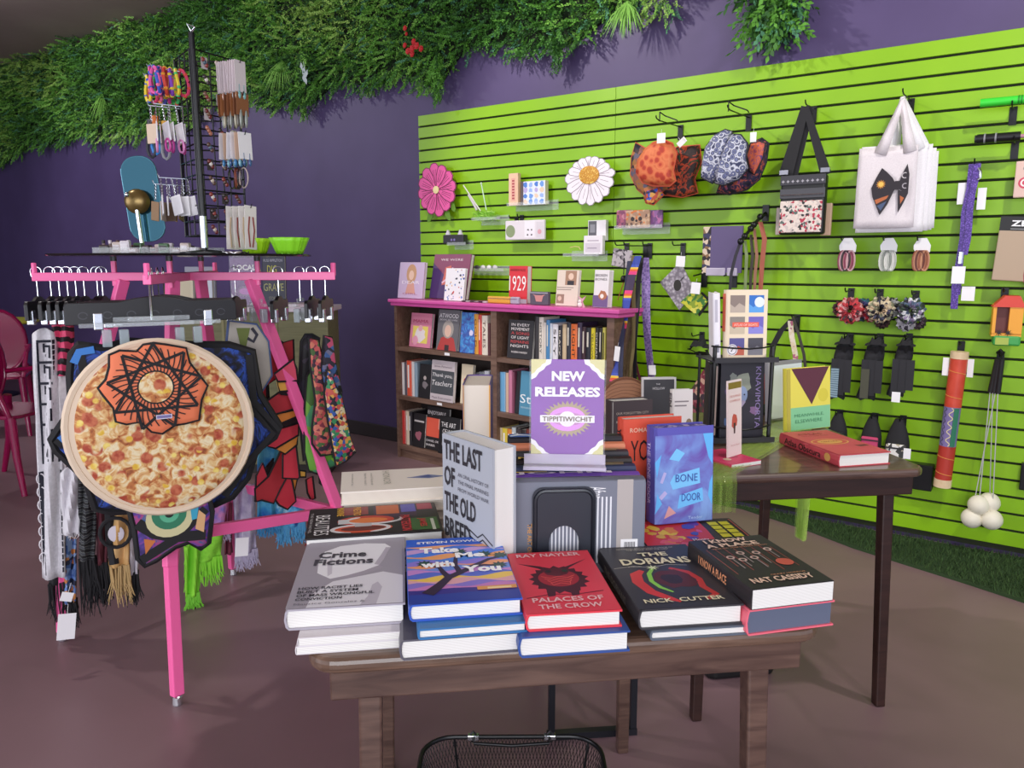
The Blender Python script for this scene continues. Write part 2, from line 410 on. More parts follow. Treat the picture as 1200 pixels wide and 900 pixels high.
for dx, dz, a in ((-.02, .05, 100), (.0, .02, 60), (.012, -.005, 80), (.0, -.03, 95), (.03, -.005, 70), (.02, -.05, 100)):
    m = M(); q = Vector((math.cos(math.radians(a)), 0, math.sin(math.radians(a)))); n_ = Vector((-q.z, 0, q.x)); c = Vector((dx, 0, dz))
    m.add([c-q*.03, c+n_*.012+Vector((0, -.006, 0)), c+q*.03, c-n_*.012], [(0, 1, 2, 3)]); m.build('leaf', PALE, sp, solid=.001)
m = M().tube([(-.01, .01, .08), (.005, .005, .0), (.02, .004, -.07)], .002, 5); m.build('stem', PALE, sp)

# ---------------------------------------------------------------- turf strip on the floor
tf = [(-3.2, -.02), (-2.2, -.03)]+[tuple(oz(a, c)[:2]) for a, c in ((870, 597), (940, 620), (1000, 643), (1060, 662), (1130, 684), (1200, 707))]+[(.35, -.62), (1.2, -.70), (2.4, -.66), (2.6, -.02)]
turf = tag(M().prism([(p[0], p[1]) for p in tf], .0, .012).build('artificial_turf', mat('#2a401f', .95)), 'dark green artificial turf strip on the floor along the green slatwall', 'turf')
pl = []
poly = tf
def inside(x, y):
    c = False
    for i in range(len(poly)):
        a, b_ = poly[i-1], poly[i]
        if (a[1] > y) != (b_[1] > y) and x < (b_[0]-a[0])*(y-a[1])/(b_[1]-a[1])+a[0]: c = not c
    return c
cnt = 0
while cnt < 16000:
    x, y = r.uniform(-1.6, 1.4), r.uniform(-.72, -.02)
    if not inside(x, y): continue
    cnt += 1
    pl.append((rnd_dir_mx(Vector((x, y, .011)), Vector((r.uniform(-.6, .6), r.uniform(-.6, .6), 1)), r.uniform(.7, 1.3), r), 0 if r.random() < .6 else 1))
tb = leaf_field('turf_blades', pl, [mat('#3f5a2c', .9), mat('#2c4523', .9)], ([(-.002, 0, 0), (.002, 0, 0), (0, .003, .024)], [(0, 1, 2)]), turf)
tb['kind'] = 'stuff'
# ================================================================ books
def M_book_cover(w_, h_, t, c, over, rnd):
    """boards and spine as one folded shell, spine on x=0"""
    out = [(w_, 0), (rnd, 0)]; k = 4
    for j in range(1, k): out.append((rnd-rnd*math.sin(PI*j/k), t/2-t/2*math.cos(PI*j/k)))
    out += [(rnd, t), (w_, t)]
    inn = []
    for (x, z) in out:
        zz = c if z <= t*.02 else t-c if z >= t*.98 else c+(z/t)*(t-2*c)
        inn.append((x+(c if x < rnd-1e-6 else 0), zz))
    n = len(out); vs = []; fs = []
    for y in (0, h_):
        vs += [(p[0], y, p[1]) for p in out]+[(p[0], y, p[1]) for p in inn]
    q = 2*n
    for j in range(n-1):
        fs += [(j, j+1, q+j+1, q+j), (n+j+1, n+j, q+n+j, q+n+j+1), (j+1, j, n+j, n+j+1), (q+j, q+j+1, q+n+j+1, q+n+j)]
    fs += [(0, q, q+n, n), (n-1, 2*n-1, q+2*n-1, q+n-1)]
    m = M(); m.add(vs, fs); return m
COVER = {}                                                  # print and lettering belong to the cover they are on
TOP = lambda t: T(0, 0, t)                                  # drawing plane of the front cover
def SPINE(h_): return frame_mx((0, h_, 0), (0, -1, 0), (0, 0, 1))
def book(label, w_, h_, t, cover, loc, rz=0, pose='lay', lean=0, pages=None, hard=True, turn=None, group=None, name='book', cat='book', spine_out=False, flip=False):
    """lay: flat, front cover up; face: standing, front cover towards -y of rz; spine: standing, spine towards -y of rz"""
    mt = mat(cover, .45) if isinstance(cover, str) else cover
    if pose == 'lay': mx = RZ(rz)
    elif pose == 'face': mx = RZ(rz) @ RX(90-lean)
    elif pose == 'spine': mx = RZ(rz) @ RY(lean) @ RZ(90) @ RX(90)
    else: mx = turn
    o = thing(name, label, cat, loc, rot=mx.to_euler(), group=group)
    c = .0028 if hard else .0012; ov = .003 if hard else 0.0
    cvr = M_book_cover(w_, h_, t, c, ov, min(.006, t*.25) if hard else .0015).build('cover', mt, o); COVER[o.name] = cvr
    M().bb((c+.001, ov, c), (w_-ov-.0005, h_-ov, t-c)).build('page_block', pages or PAGES, o)
    o['dims'] = (w_, h_, t)
    return o
def b_title(o, body, x, y, w_, h_, col, bold=.02, **k):
    t = o['dims'][2]; return text(COVER[o.name], body, mat(col, .5), x, y, w_, h_, TOP(t), bold, lift=.0016, **k)
def b_spine(o, body, a, c, size, col, bold=.02):
    W, Hh, t = o['dims']; return text(COVER[o.name], body, mat(col, .5), a, (t-size)/2, c, size, SPINE(Hh), bold, lift=.0008)
def b_art(o, shapes, name='cover_print'):
    return decal(COVER[o.name], name, [(p, mat(c, .45) if isinstance(c, str) else c) for p, c in shapes], TOP(o['dims'][2]))
def b_spine_art(o, shapes, name='spine_print'):
    return decal(COVER[o.name], name, [(p, mat(c, .45) if isinstance(c, str) else c) for p, c in shapes], SPINE(o['dims'][1]))
def lines(x, y, w_, n, dy, hh, col, rnd=random):
    """small unreadable print as fine bars"""
    return [(rect(x+(0 if k % 2 else .004), y-k*dy, x+w_*rnd.uniform(.75, 1), y-k*dy+hh), col) for k in range(n)]
# ================================================================ the two folding tables
WOOD_T = wood('walnut_stain_front', '#4e392d', '#7a6050', .3, 5, coat=.35)
WOOD_D = wood('walnut_stain_dark', '#44302a', '#6a5146', .3, 5, coat=.35)
WOOD_B = wood('dark_table_wood', '#26130f', '#38201a', .4, 5)
TA = 43.0
EX = Vector((math.cos(math.radians(TA)), math.sin(math.radians(TA)), 0)); EY = Vector((-EX.y, EX.x, 0))
def folding_table(label, org, W, Dp, zt, mt, ml, rail):
    o = thing('folding_table', label, 'table', (org[0], org[1], 0), TA)
    M().prism(rrect(0, 0, W, Dp, .045, 6), zt-.026, zt).build('table_top', mt, o, bevel=.010, seg=3)
    zr = zt-.026
    for nm, a, b in (('rail', (.03, .022), (W-.03, .044)), ('rail', (.03, Dp-.044), (W-.03, Dp-.022)), ('rail', (.05, .044), (.07, Dp-.044)), ('rail', (W-.07, .044), (W-.05, Dp-.044))):
        M().bb((a[0], a[1], zr-rail), (b[0], b[1], zr)).build(nm, ml, o, bevel=.003)
    for sx in (0, 1):
        for sy in (0, 1):
            x = .085 if sx == 0 else W-.085; y = .066 if sy == 0 else Dp-.066; ox = -.012 if sx == 0 else .012; oy_ = -.03 if sy == 0 else .03
            m = M(); a, c = .0175, .0145
            vs = [(x+i*a, y+j*a, zr-.01) for i, j in ((-1, -1), (1, -1), (1, 1), (-1, 1))]+[(x+ox+i*c, y+oy_+j*c, 0) for i, j in ((-1, -1), (1, -1), (1, 1), (-1, 1))]
            m.add(vs, [(0, 1, 2, 3), (7, 6, 5, 4)]+[(k, k+4, (k+1) % 4+4, (k+1) % 4) for k in range(4)])
            m.build('leg', ml, o, bevel=.004)
    M().bb((.035, .05, zr-rail-.004), (.09, .058, zr-rail)).build('hinge_bracket', CHROME, o)
    return o
FT = Vector((-.80, -3.31, 0)); ZT = .76
folding_table('brown wooden folding table in front, carrying the stacked new releases', FT, .765, .86, ZT, WOOD_T, WOOD_D, .05)
BT = Vector((-.781, -2.059, 0)); ZB = .73
folding_table('dark wooden folding table behind, standing before the green slatwall', BT, .71, .86, ZB, WOOD_D, WOOD_B, .055)

# ================================================================ books stacked along the front edge of the front table
BR = 48.0
def P2(px, py, z, zz): p = oz(px, py, z); return (p.x, p.y, zz)
# -- stack 1: crime fictions
z1 = ZT; c1 = oz(334, 718, .828); cc = P2(346, 768, ZT, ZT)
for k in range(2):
    book(('plain paperback under the grey hooded figure book, '+('lying on the table' if k == 0 else 'second from the bottom')), .158, .235, .0124, '#d9d3d6', (cc[0]+.003*k, cc[1]+.002*k, ZT+.0002+.0127*k), 44, hard=False, pages=PAGES)
B1 = book('hardcover with a grey white-hooded figure, top of the leftmost front stack', .169, .272, .0312, '#a7a1ab', (-.850, -3.302, .7857), 43.6)
grey = ['#cfcad2', '#d9d5dc', '#e4e1e6', '#c2bcc6']
b_art(B1, [(rect(.002, .002, .166, .253), '#a49ea9'),
    ([(.03, .002), (.035, .05), (.06, .09), (.10, .105), (.135, .118), (.166, .10), (.166, .002)], '#e2dfe6'),
    ([(.105, .002), (.115, .03), (.12, .07), (.128, .08), (.135, .06), (.128, .002)], '#c3bdc8'),
    ([(.033, .125), (.03, .17), (.036, .215), (.06, .238), (.10, .246), (.135, .24), (.146, .222), (.14, .20), (.135, .17), (.128, .145), (.105, .125), (.08, .11), (.055, .10)], '#efedf2'),
    ([(.146, .222), (.14, .20), (.135, .17), (.128, .145), (.12, .15), (.13, .19), (.137, .222)], '#bcb4c0'),
    ([(.055, .10), (.08, .11), (.105, .125), (.128, .145), (.135, .135), (.11, .113), (.08, .1)], '#aaa2ae'),
    ([(.05, .11), (.045, .16), (.05, .20), (.053, .16), (.056, .12)], '#cfc9d3')])
b_title(B1, 'Crime', .028, .183, .078, .026, '#46424c', .03)
b_title(B1, 'Fictions', .024, .153, .094, .026, '#46424c', .03)
for k, s_ in enumerate(('HOW RACIST LIES', 'BUILT A SYSTEM', 'OF MASS WRONGFUL', 'CONVICTION')):
    b_title(B1, s_, .012, .062-.0125*k, (.094, .088, .112, .066)[k], .0088, '#3a3640', .02)
b_title(B1, 'Maurice Gonzalez Van Cleave'.split('Van')[0]+'&', .012, .010, .10, .006, '#77717d', 0)
# -- stack 2: take me with you
c2 = oz(478, 714, .848)
cb = P2(468, 775, ZT, ZT+.0002)
book('hardcover at the bottom of the second front stack with dark grey spine and white pages', .170, .235, .030, '#56535e', cb, 44.5)
book('thin hardcover in the middle of the second front stack with a blue jacket edge', .152, .228, .0158, '#2f6fa8', P2(489, 750, .791, .7904), 44.5)
B2 = book('hardcover with a twisted tree on a striped sunset, top of the second front stack', .160, .251, .025, '#2c55b8', (-.697, -3.2115, .8064), 44.2)
rr = random.Random(3); W2, H2 = .160, .251
bands = [(.0, '#2b3f9c'), (.030, '#3a2f8a'), (.046, '#c97fc0'), (.056, '#8a78d0'), (.066, '#e2a7b0'), (.078, '#f0c95a'), (.09, '#5b6fd0'), (.103, '#c88ad0'), (.115, '#6f8fdd'), (.127, '#f0a070'), (.139, '#8d7ad6'), (.15, '#4f86dd'), (.162, '#efa468'), (.175, '#4a7fe0'), (.188, '#c9a0d8'), (.198, '#3f74d8'), (.208, '#f0a878'), (.216, '#2f62d0')]
sh = []
for k, (y0, col) in enumerate(bands):
    pts = [(.001, y0)]+[(.001+(W2-.002)*q/12, max(.001, y0+.006*math.sin(q*.9+k*1.7)*(1 if 2 < k < 17 else .25))) for q in range(13)]+[(W2-.001, H2-.001), (.001, H2-.001)]
    sh.append((pts, col))
tree = '#33213f'
sh += [(stroke([(.028, .03), (.045, .055), (.062, .085), (.085, .105), (.105, .125), (.13, .148), (.15, .155)], [.02, .016, .013, .012, .01, .007, .004]), tree),
    (stroke([(.062, .085), (.055, .105), (.05, .125), (.03, .135)], [.011, .009, .007, .004]), tree), (stroke([(.08, .103), (.075, .13), (.078, .16), (.085, .178)], [.01, .008, .006, .004]), tree),
    (stroke([(.10, .12), (.12, .125), (.14, .12)], [.008, .006, .004]), tree)]
for cx, cy in ((.028, .142), (.086, .186), (.15, .162), (.143, .122), (.125, .17)):
    sh.append((star(cx, cy, .014, .008, 9), '#1f4a44'))
sh += [(rect(.10, .034, .158, .046), '#e09a50'), (rect(.115, .036, .15, .042), '#f5d9a0')]
sh = [([(p[0]*1.0, p[1]*1.0) for p in q], c_) for q, c_ in sh]
b_art(B2, sh)
b_title(B2, 'STEVEN ROWLEY', .018, .226, .118, .010, '#f4f4fa', .03)
b_title(B2, 'Take', .022, .183, .064, .024, '#ffffff', .05); b_title(B2, 'Me', .078, .158, .048, .022, '#ffffff', .05)
b_title(B2, 'with', .022, .124, .052, .024, '#ffffff', .05); b_title(B2, 'You', .084, .098, .06, .026, '#ffffff', .05)
# -- stack 3: palaces of the crow
c3 = oz(612, 722, .822)
book('blue jacketed hardcover with a teal edge under the red crow book', .158, .225, .031, '#2f4f96', P2(607, 772, ZT, ZT+.0002), 43)
B3 = book('red hardcover with a dark crow on its cover, middle of the front row', .1376, .2265, .0255, '#e0394a', (-.566, -3.117, .7915), 42.5)
crow = '#4a1420'; sh = [(rect(.001, .001, .145, .214), '#e23d4e')]
wing = [(.03, .168), (.055, .155), (.075, .15), (.095, .155), (.128, .178), (.108, .148), (.118, .143)]
sh += [([(.012, .172), (.05, .158), (.072, .14), (.10, .157), (.135, .18), (.10, .15), (.085, .13), (.06, .132), (.045, .15)], crow),
    (star(.073, .108, .05, .042, 17), crow), (circ(.073, .112, .034, .03), '#a3222f'),
    ([(.05, .14), (.073, .152), (.098, .14), (.09, .125), (.073, .118), (.056, .125)], '#5a1a25')]
for k in range(4): sh.append((stroke([(.045+.004*k, .12-.008*k), (.06, .112-.008*k), (.073, .118-.008*k), (.088, .112-.008*k), (.101-.004*k, .12-.008*k)], .002), '#e05a50'))
for x0 in (.052, .09): sh.append(([(x0-.007, .07), (x0+.008, .07), (x0+.004, .052), (x0-.008, .05)], crow))
sh += [(circ(.088, .137, .005), '#1f3a2a'), (circ(.06, .137, .005), '#2a2020'), (stroke([(.01, .048), (.05, .058), (.09, .054), (.135, .062)], .0016), crow)]
sh = [([(p[0]*.935, p[1]*1.049) for p in q], c_) for q, c_ in sh]
b_art(B3, sh)
b_title(B3, 'RAY NAYLER', .014, .202, .106, .014, '#f2c3c4', .02)
b_title(B3, 'PALACES OF', .016, .033, .104, .015, '#f2c3c4', .02); b_title(B3, 'THE CROW', .022, .011, .092, .015, '#f2c3c4', .02)
# -- stack 4: the dorians
c4 = oz(752, 722, .823)
book('thin white paged hardcover under the charcoal apple book', .150, .235, .0148, '#5b6472', (-.440, -2.984, ZT+.0002), 43.2)
B4 = book('charcoal hardcover with a red apple half and green caterpillar on the front row', .159, .242, .031, '#37353a', (-.4555, -2.992, .7752), 43.2)
sh = [(rect(.001, .001, .164, .249), '#38363b')]
ap = '#d83a36'
sh += [(stroke([(.05, .145), (.035, .13), (.03, .10), (.04, .06), (.06, .035), (.075, .02)], [.01, .02, .02, .018, .014, .006]), ap),
    (stroke([(.10, .15), (.125, .13), (.135, .10), (.13, .07), (.14, .04), (.12, .025)], [.008, .012, .011, .012, .012, .01]), '#c23a34'),
    (blob(.095, .105, .034, 16, .18, rr, 1.1), '#5a2420'), (blob(.09, .108, .018, 12, .3, rr), '#33201f'),
    (stroke([(.07, .15), (.058, .13), (.053, .10), (.06, .075), (.075, .055)], [.006, .008, .008, .008, .004]), '#8ed04a'),
    (star(.072, .155, .012, .004, 7), '#dfe8b0')]
for a in (-1, 1): sh.append((stroke([(.07, .155), (.07+a*.03, .165), (.07+a*.065, .158)], .0012), '#c9c6b8'))
sh = [([(p[0]*.942, p[1]*.944) for p in q], c_) for q, c_ in sh]
b_art(B4, sh)
b_title(B4, 'THE', .060, .192, .050, .016, '#efe6bf', .03); b_title(B4, 'DORIANS', .022, .158, .118, .026, '#efe6bf', .03)
b_title(B4, 'NICK  CUTTER', .016, .017, .122, .013, '#efe6bf', .02)
b_title(B4, 'NATIONAL BESTSELLING AUTHOR OF', .03, .225, .10, .0045, '#c9c4b4', 0); b_title(B4, 'THE TROOP AND THE DEEP', .045, .2185, .075, .0045, '#c9c4b4', 0)
b_title(B4, 'A NOVEL', .028, .148, .024, .004, '#c9c4b4', 0)
b_spine(B4, 'THE DORIANS', .05, .13, .012, '#8a8578')
# -- stack 5: i know a place
c5 = oz(882, 700, .845)
book('pink covered hardcover with slate blue page edges under the pull chain book', .147, .206, .040, '#ea6a7c', (-.333, -2.891, ZT+.0002), 49.5, pages=mat('#5c6378', .8))
B5 = book('black paperback with hanging pull chains, right end of the front row', .136, .200, .0315, '#2b272a', (-.328, -2.887, .8005), 49.5, hard=False)
sh = [(rect(.0005, .0005, .1445, .2215), '#2c282b')]
for k in range(8): sh.append((rect(.01+.017*k, .175-.002*k if k % 2 else .172, .0115+.017*k, .06+.01*((k*3) % 5)), '#a34a44'))
for cx, cy, l in ((.035, .13, .05), (.062, .145, .045), (.075, .12, .045), (.09, .14, .05), (.118, .15, .04), (.05, .115, .03)):
    sh += [(circ(cx, cy, .0075), '#d9b8ac'), (circ(cx, cy, .004), '#2c282b'), (rect(cx-.0012, cy-l, cx+.0012, cy-.008), '#9a8f8c')]
sh.append((circ(.115, .09, .015), '#d8604f'))
sh = [([(p[0]*.927, p[1]*.9) for p in q], c_) for q, c_ in sh]
b_art(B5, sh)
b_title(B5, 'I KNOW', .022, .178, .078, .015, '#f1cdb4', .03); b_title(B5, 'A PLACE', .015, .158, .095, .016, '#f1cdb4', .03)
b_title(B5, 'SHIVER AND OTHER ROADSIDE HORRORS', .02, .151, .10, .004, '#e39a70', 0)
b_title(B5, 'CRAZY HORROR', .055, .037, .06, .004, '#e39a70', 0); b_title(B5, 'NAT CASSIDY', .014, .016, .103, .017, '#f1cdb4', .03)
b_spine(B5, 'I KNOW A PLACE', .04, .09, .014, '#e39a70')

# ================================================================ second row on the front table
# lying books whose top points to the right
def side_book(label, W_, H_, t, cov, pxl, pyl, ztop, **k):
    p = oz(pxl, pyl, ztop)                      # front left top corner (fore-edge faces the viewer)
    rz = -43.0; X = Vector((math.cos(math.radians(rz)), math.sin(math.radians(rz)), 0))
    q = p-X*W_
    return book(label, W_, H_, t, cov, (q.x, q.y, ztop-t), rz, **k)
c6 = oz(357, 632, .826)
for k in range(2):
    zz = ZT+.0002+.0162*k
    X = Vector((math.cos(math.radians(-43)), math.sin(math.radians(-43)), 0)); q = Vector((c6.x, c6.y, 0))-X*.163
    book(['black thriller lying at the bottom of the handcuffs book stack', 'black thriller lying in the middle of the handcuffs book stack'][k], .158, .238, .016, '#2a2326', (q.x+.004*k, q.y, zz), -43, hard=True)
B6 = side_book('black thriller with silver handcuffs, lying sideways behind the grey hooded book', .163, .24, .033, '#241d20', 357, 632, .826)
sh = [(rect(.001, .001, .162, .239), '#251e21'), (rect(.005, .12, .075, .20), '#3a1d3a')]
sh += [(rect(.003, .055, .05, .11), '#8a2f2f'), (rect(.003, .125, .055, .168), '#c06030'), (rect(.003, .172, .05, .20), '#5a55a8'), (rect(.003, .203, .04, .232), '#a04050')]
sh += [(circ(.085, .105, .026, .052), '#c23a2a'), (circ(.085, .105, .014, .04), '#e07a3a'), (circ(.128, .10, .022, .052), '#d0502e'), (circ(.128, .10, .012, .04), '#6a2a22')]
sil = '#d8d4d4'
sh += [(stroke(circ(.128, .095, .02, .05, 24, 20, 340), [.003]+[.008]*22+[.003]*2), sil), (stroke(circ(.085, .12, .02, .05, 24, -150, 110), [.003]+[.008]*22+[.003]*2), sil), (rect(.075, .055, .10, .075), '#c9c9c9'), (rect(.10, .085, .118, .115), '#bdb9b9')]
sh += [(rect(.09, .185, .155, .235), '#3f6a34'), (rect(.098, .222, .158, .228), '#cfd2c0')]
b_art(B6, sh)
def turned(o, body, cx, y, ln, hh, col, bold=.02):        # writing that reads towards the viewer
    t = o['dims'][2]; mx = frame_mx((0, 0, t), (1, 0, 0), (0, 1, 0)); text(COVER[o.name], body, mat(col, .5), cx, y, ln, hh, mx, bold, lift=.0016)
turned(B6, 'BEAUTIES', .045, .014, .108, .026, '#dedada', .0)
turned(B6, 'MAXINE', .006, .052, .05, .013, '#e2b23c'); turned(B6, 'PAETRO', .008, .082, .05, .015, '#e2a23c')
turned(B6, 'PATTERSON', .072, .168, .085, .018, '#d63a40'); turned(B6, 'JAMES', .095, .198, .045, .016, '#d63a40')
turned(B6, 'THE NEW NOVEL', .03, .004, .11, .005, '#bdb6b6', 0)
B7 = side_book('cream hardcover with a small blue diamond, lying at back left of the front table', .155, .235, .028, '#efe6da', 399, 577, .852, pages=PAGES_CREAM)
for k in range(3):
    q = oz(399, 577, .852); X = Vector((math.cos(math.radians(-43)), math.sin(math.radians(-43)), 0)); q = q-X*.158
    book('pale hardcover under the cream diamond book, '+('lowest of three' if k == 0 else 'middle of three' if k == 1 else 'directly beneath it'), .155, .232, .0208, ['#cdbfae', '#b9a99a', '#d9cdbf'][k], (q.x+.003*k, q.y+.002, ZT+.0002+.0212*k), -43, pages=PAGES_CREAM)
b_art(B7, [([(.06, .18), (.078, .135), (.09, .18), (.078, .215)], '#7f87ad'), ([(.066, .18), (.078, .155), (.084, .178), (.078, .19)], '#3f4f8a'), (stroke([(.076, .135), (.078, .175), (.079, .22)], .002), '#6a74a8')])
turned(B7, 'HONOR', .02, .085, .10, .015, '#b5b2a4', 0)
for yy, t_ in ((.06, 'a novel of the sea and'), (.047, 'those who crossed it'), (.02, 'translated by')): turned(B7, t_, .03, yy, .09, .005, '#8f8c86', 0)

# standing book: the last of the old breed
B8 = book('tall grey hardcover standing upright with big black capitals, left of the sign', .156, .24, .046, '#aeb2bb', (-.861, -2.886, ZT+.0002), -17.5, 'face')
sh = [(rect(.001, .001, .155, .239), '#a9adb6'), ([(.001, .001), (.001, .06), (.05, .05), (.085, .02), (.09, .001)], '#a08c84')]
for k in range(6): sh.append((stroke([(.085, .085-.01*k), (.11, .078-.01*k), (.125, .088-.01*k), (.154, .076-.01*k)], .003), '#2d2c34'))
b_art(B8, sh)
for k, (s_, w_) in enumerate((('THE LAST', .118), ('OF', .034), ('THE OLD', .098), ('BREED', .082))): b_title(B8, s_, .008, .195-.047*k, w_, .036, '#25232b', .025)
for k, s_ in enumerate(('AN ORAL HISTORY OF', 'THE FINAL MARINES', 'FROM WORLD WAR')): b_title(B8, s_, .052, .172-.013*k, .092, .0065, '#4a4953', 0)
# thick purple book with its fore-edge to the front
p = at(578, 500, 1.86)
pb = book('thick purple and yellow hardcover standing with page edges forward, behind the grey standing book', .15, .272, .062, '#5a3f86', (p.x, p.y, ZT+.0002), 0, turn=RZ(35) @ RZ(-90) @ RX(90), pose='x', pages=PAGES_CREAM)
M().bb((.01, .002, .001), (.151, .270, .0036)).build('endpaper', mat('#e0a542', .7), pb); M().bb((.01, .002, .0595), (.151, .270, .061)).build('endpaper', mat('#e0a542', .7), pb)

# row of books standing on their fore-edges, spines up, behind the metal bookend
p0 = oz(757, 566, .921); RA = 40.0
ex = Vector((math.cos(math.radians(RA)), math.sin(math.radians(RA)), 0)); ey = Vector((-ex.y, ex.x, 0))
rowb = [('#6f7280', .036, .168, .232, 'slate grey hardcover lying spine up right behind the black bookend', None),
        ('#7a4fb5', .034, .166, .235, 'purple hardcover spine up under the sign, second in the row', 'JOHN'),
        ('#2f3a5c', .03, .172, .225, 'navy hardcover spine up in the row under the sign, third', None),
        ('#2a2528', .028, .178, .222, 'black hardcover with gold letters spine up in the row under the sign', 'MIDNIGHT'),
        ('#33333c', .03, .184, .224, 'charcoal hardcover spine up in the row, behind the gold lettered one', None),
        ('#e08a66', .028, .192, .226, 'salmon hardcover spine up near the back of the row under the sign', None),
        ('#2b2b33', .034, .200, .224, 'black hardcover last in the spine-up row, with a blue sea picture', None)]
off = 0.0
for k, (col, t, hw, ln, lab, word) in enumerate(rowb):
    zt = ZT+.0004+hw
    o_ = Vector((p0.x, p0.y, zt))+ey*off
    mx = Matrix(((0, -ex.x, ey.x, 0), (0, -ex.y, ey.y, 0), (-1, 0, 0, 0), (0, 0, 0, 1)))
    bk = book(lab, hw, ln, t, col, o_, pose='x', turn=mx); off += t+.0012
    if k == 0:
        bmx = frame_mx((0, ln, 0), (1, 0, 0), (0, -1, 0))   # back cover, seen from the viewer's side
        sh = [(rect(.002, .002, hw-.002, ln-.002), mat('#767987', .5)), (rect(.0, ln-.05, hw, ln-.022), mat('#b3aaa6', .5)), (rect(hw-.06, ln-.042, hw-.015, ln-.012), mat('#f1eff0', .5)), ]
        sh += [(rect(hw-.055, ln-.018-.0022*q, hw-.03, ln-.018-.0022*q+.0012), mat('#2a2a33', .5)) for q in range(9)]
        sh += [(rect(.03, ln-.10-.0055*0+.0075*q, .15, ln-.10+.0075*q+.003), mat('#e6e6ec', .5)) for q in range(6)]
        sh += [(rect(.05, .048+.0065*q, .15, .0505+.0065*q), mat('#e6e6ec', .5)) for q in range(12)]
        decal(bk, 'back_cover_print', sh, bmx)
        text(bk, 'THE ART OF GONE', mat('#d89a55', .5), .075, .026, .085, .008, bmx, .02, lift=.0012)
        text(bk, 'After', WHITE, .012, ln-.10, .02, .03, bmx, 0, lift=.0012)
    if word: b_spine(bk, word, .01, ln*.75, t*.5, '#e9c45a' if k == 3 else '#f1e6f4')
    if k == 1: b_spine_art(bk, [(rect(.015, t*.72, .07, t*.9), '#e9c65a')])
    if k == 6: b_spine_art(bk, [(rect(.002, .003, .05, t-.003), '#2f57b5'), (stroke([(.004, .012), (.02, .024), (.045, .016)], [.006, .012, .004]), '#e6ecf4')])
    if k in (2, 4): b_spine_art(bk, lines(ln-.06, t*.7, .05, 2, t*.35, t*.14, '#b9a27a'))
# black metal bookend
pe = at(670, 644, 1.205)
be = thing('bookend', 'black metal bookend with an arched cutout in front of the grey book', 'bookend', (pe.x, pe.y, ZT), RA)
pe2 = Vector((p0.x, p0.y, 0))-ey*.004
be.location = (pe2.x-ex.x*.143, pe2.y-ex.y*.143, ZT+.0002)
outer = rrect(-.055, 0, .055, .158, .018, 5); hw = .026
m = M(XZ)
arch = [(hw, .0), (hw, .06)]+[(hw*math.cos(math.radians(a)), .06+hw*1.15*math.sin(math.radians(a))) for a in range(15, 180, 15)]+[(-hw, .06), (-hw, 0)]
plate = [(.055, 0), (.055, .140)]+circ(.037, .14, .018, None, 5, 0, 90)[1:]+circ(-.037, .14, .018, None, 5, 90, 180)+[(-.055, 0)]+arch[::-1]
m.prism(plate, 0, .003)
m.build('plate', mat('#2a2d38', .38, .1), be)
rim = [(.05, 0, 0), (.05, .135, 0)]+[(.032+.018*math.cos(math.radians(a)), .135+.018*math.sin(math.radians(a)), 0) for a in range(15, 91, 15)]+[(-.032-.018*math.cos(math.radians(a)), .135+.018*math.sin(math.radians(a)), 0) for a in range(90, -1, -15)]+[(-.05, 0, 0)]
M(XZ @ T(0, 0, .004)).tube(rim, .0035, 6).build('raised_rim', mat('#20232c', .3, .1), be, smooth=True)
M().bb((-.024, -.10, 0), (.024, 0, .0015)).build('base_tongue', mat('#2a2d38', .38, .1), be)

# acrylic sign on top of the row
ps = at(664, 556, 1.375)
sg = thing('sign_holder', 'purple NEW RELEASES sign in a clear acrylic stand on top of the books', 'sign', (ps.x, ps.y, .9395), 32)
SW, SHh = .128, .178
m = M(XZ); m.prism(rect(-SW/2-.003, .012, SW/2+.003, SHh+.012), -.0035, -.0015); m.prism(rect(-SW/2-.003, .012, SW/2+.003, SHh+.012), .002, .004)
m.build('acrylic_sheet', acrylic('sign_acrylic', '#f4f6f8', .05), sg)
m = M(); m.bb((-SW/2-.012, -.034, .0), (SW/2+.004, .03, .004)); m.bb((-SW/2-.012, -.007, .004), (SW/2+.004, -.0043, .022)); m.bb((-SW/2-.012, -.036, 0), (SW/2+.004, -.031, .006))
m.build('acrylic_base', acrylic('lilac_plastic', '#e8e0f4', .45), sg)  # base plates in pale lilac, denser than the sheet
pm = XZ @ T(-SW/2, .013, .0)
M(pm).prism(rect(0, 0, SW, SHh), 0, .001).build('sign_card', mat('#8f57b2', .6), sg)
def corner(sx, sy, s_):
    o = []
    for a in ((0, 0), (.036, 0), (.034, .008), (.026, .012), (.022, .018), (.014, .023), (.008, .032), (0, .036)):
        x = a[0]*s_; y = a[1]*s_; o.append((x if sx else SW-x, y if sy else SHh-y))
    return o
pur = '#9d66ba'; sh = []
for sx in (0, 1):
    for sy in (0, 1): sh += [(corner(sx, sy, 1.0), mat('#f7f3f6', .6)), (corner(sx, sy, .74), mat('#ddd79c', .6))]
gold = mat('#b3a184', .6)
sh += [(star(SW/2, .078, .045, .036, 30), gold)]
sh = sh[:-1]+[([(SW/2+(p[0])*1.0, .072+p[1]*.72) for p in star(0, 0, .046, .036, 32)], gold), (circ(SW/2, .072, .033, .022, 28), mat('#e29ae8', .6)), (circ(SW/2, .072, .030, .012, 24), mat('#c88fc0', .6)),
       (circ(SW/2, .072, .015, .014, 20), mat('#f2eef4', .6)), (rect(SW/2-.048, .0655, SW/2+.048, .0785), mat('#f5f1f6', .6))]
decal(sg, 'sign_print', sh, pm @ T(0, 0, .0012))
sm = pm @ T(0, 0, .0012)
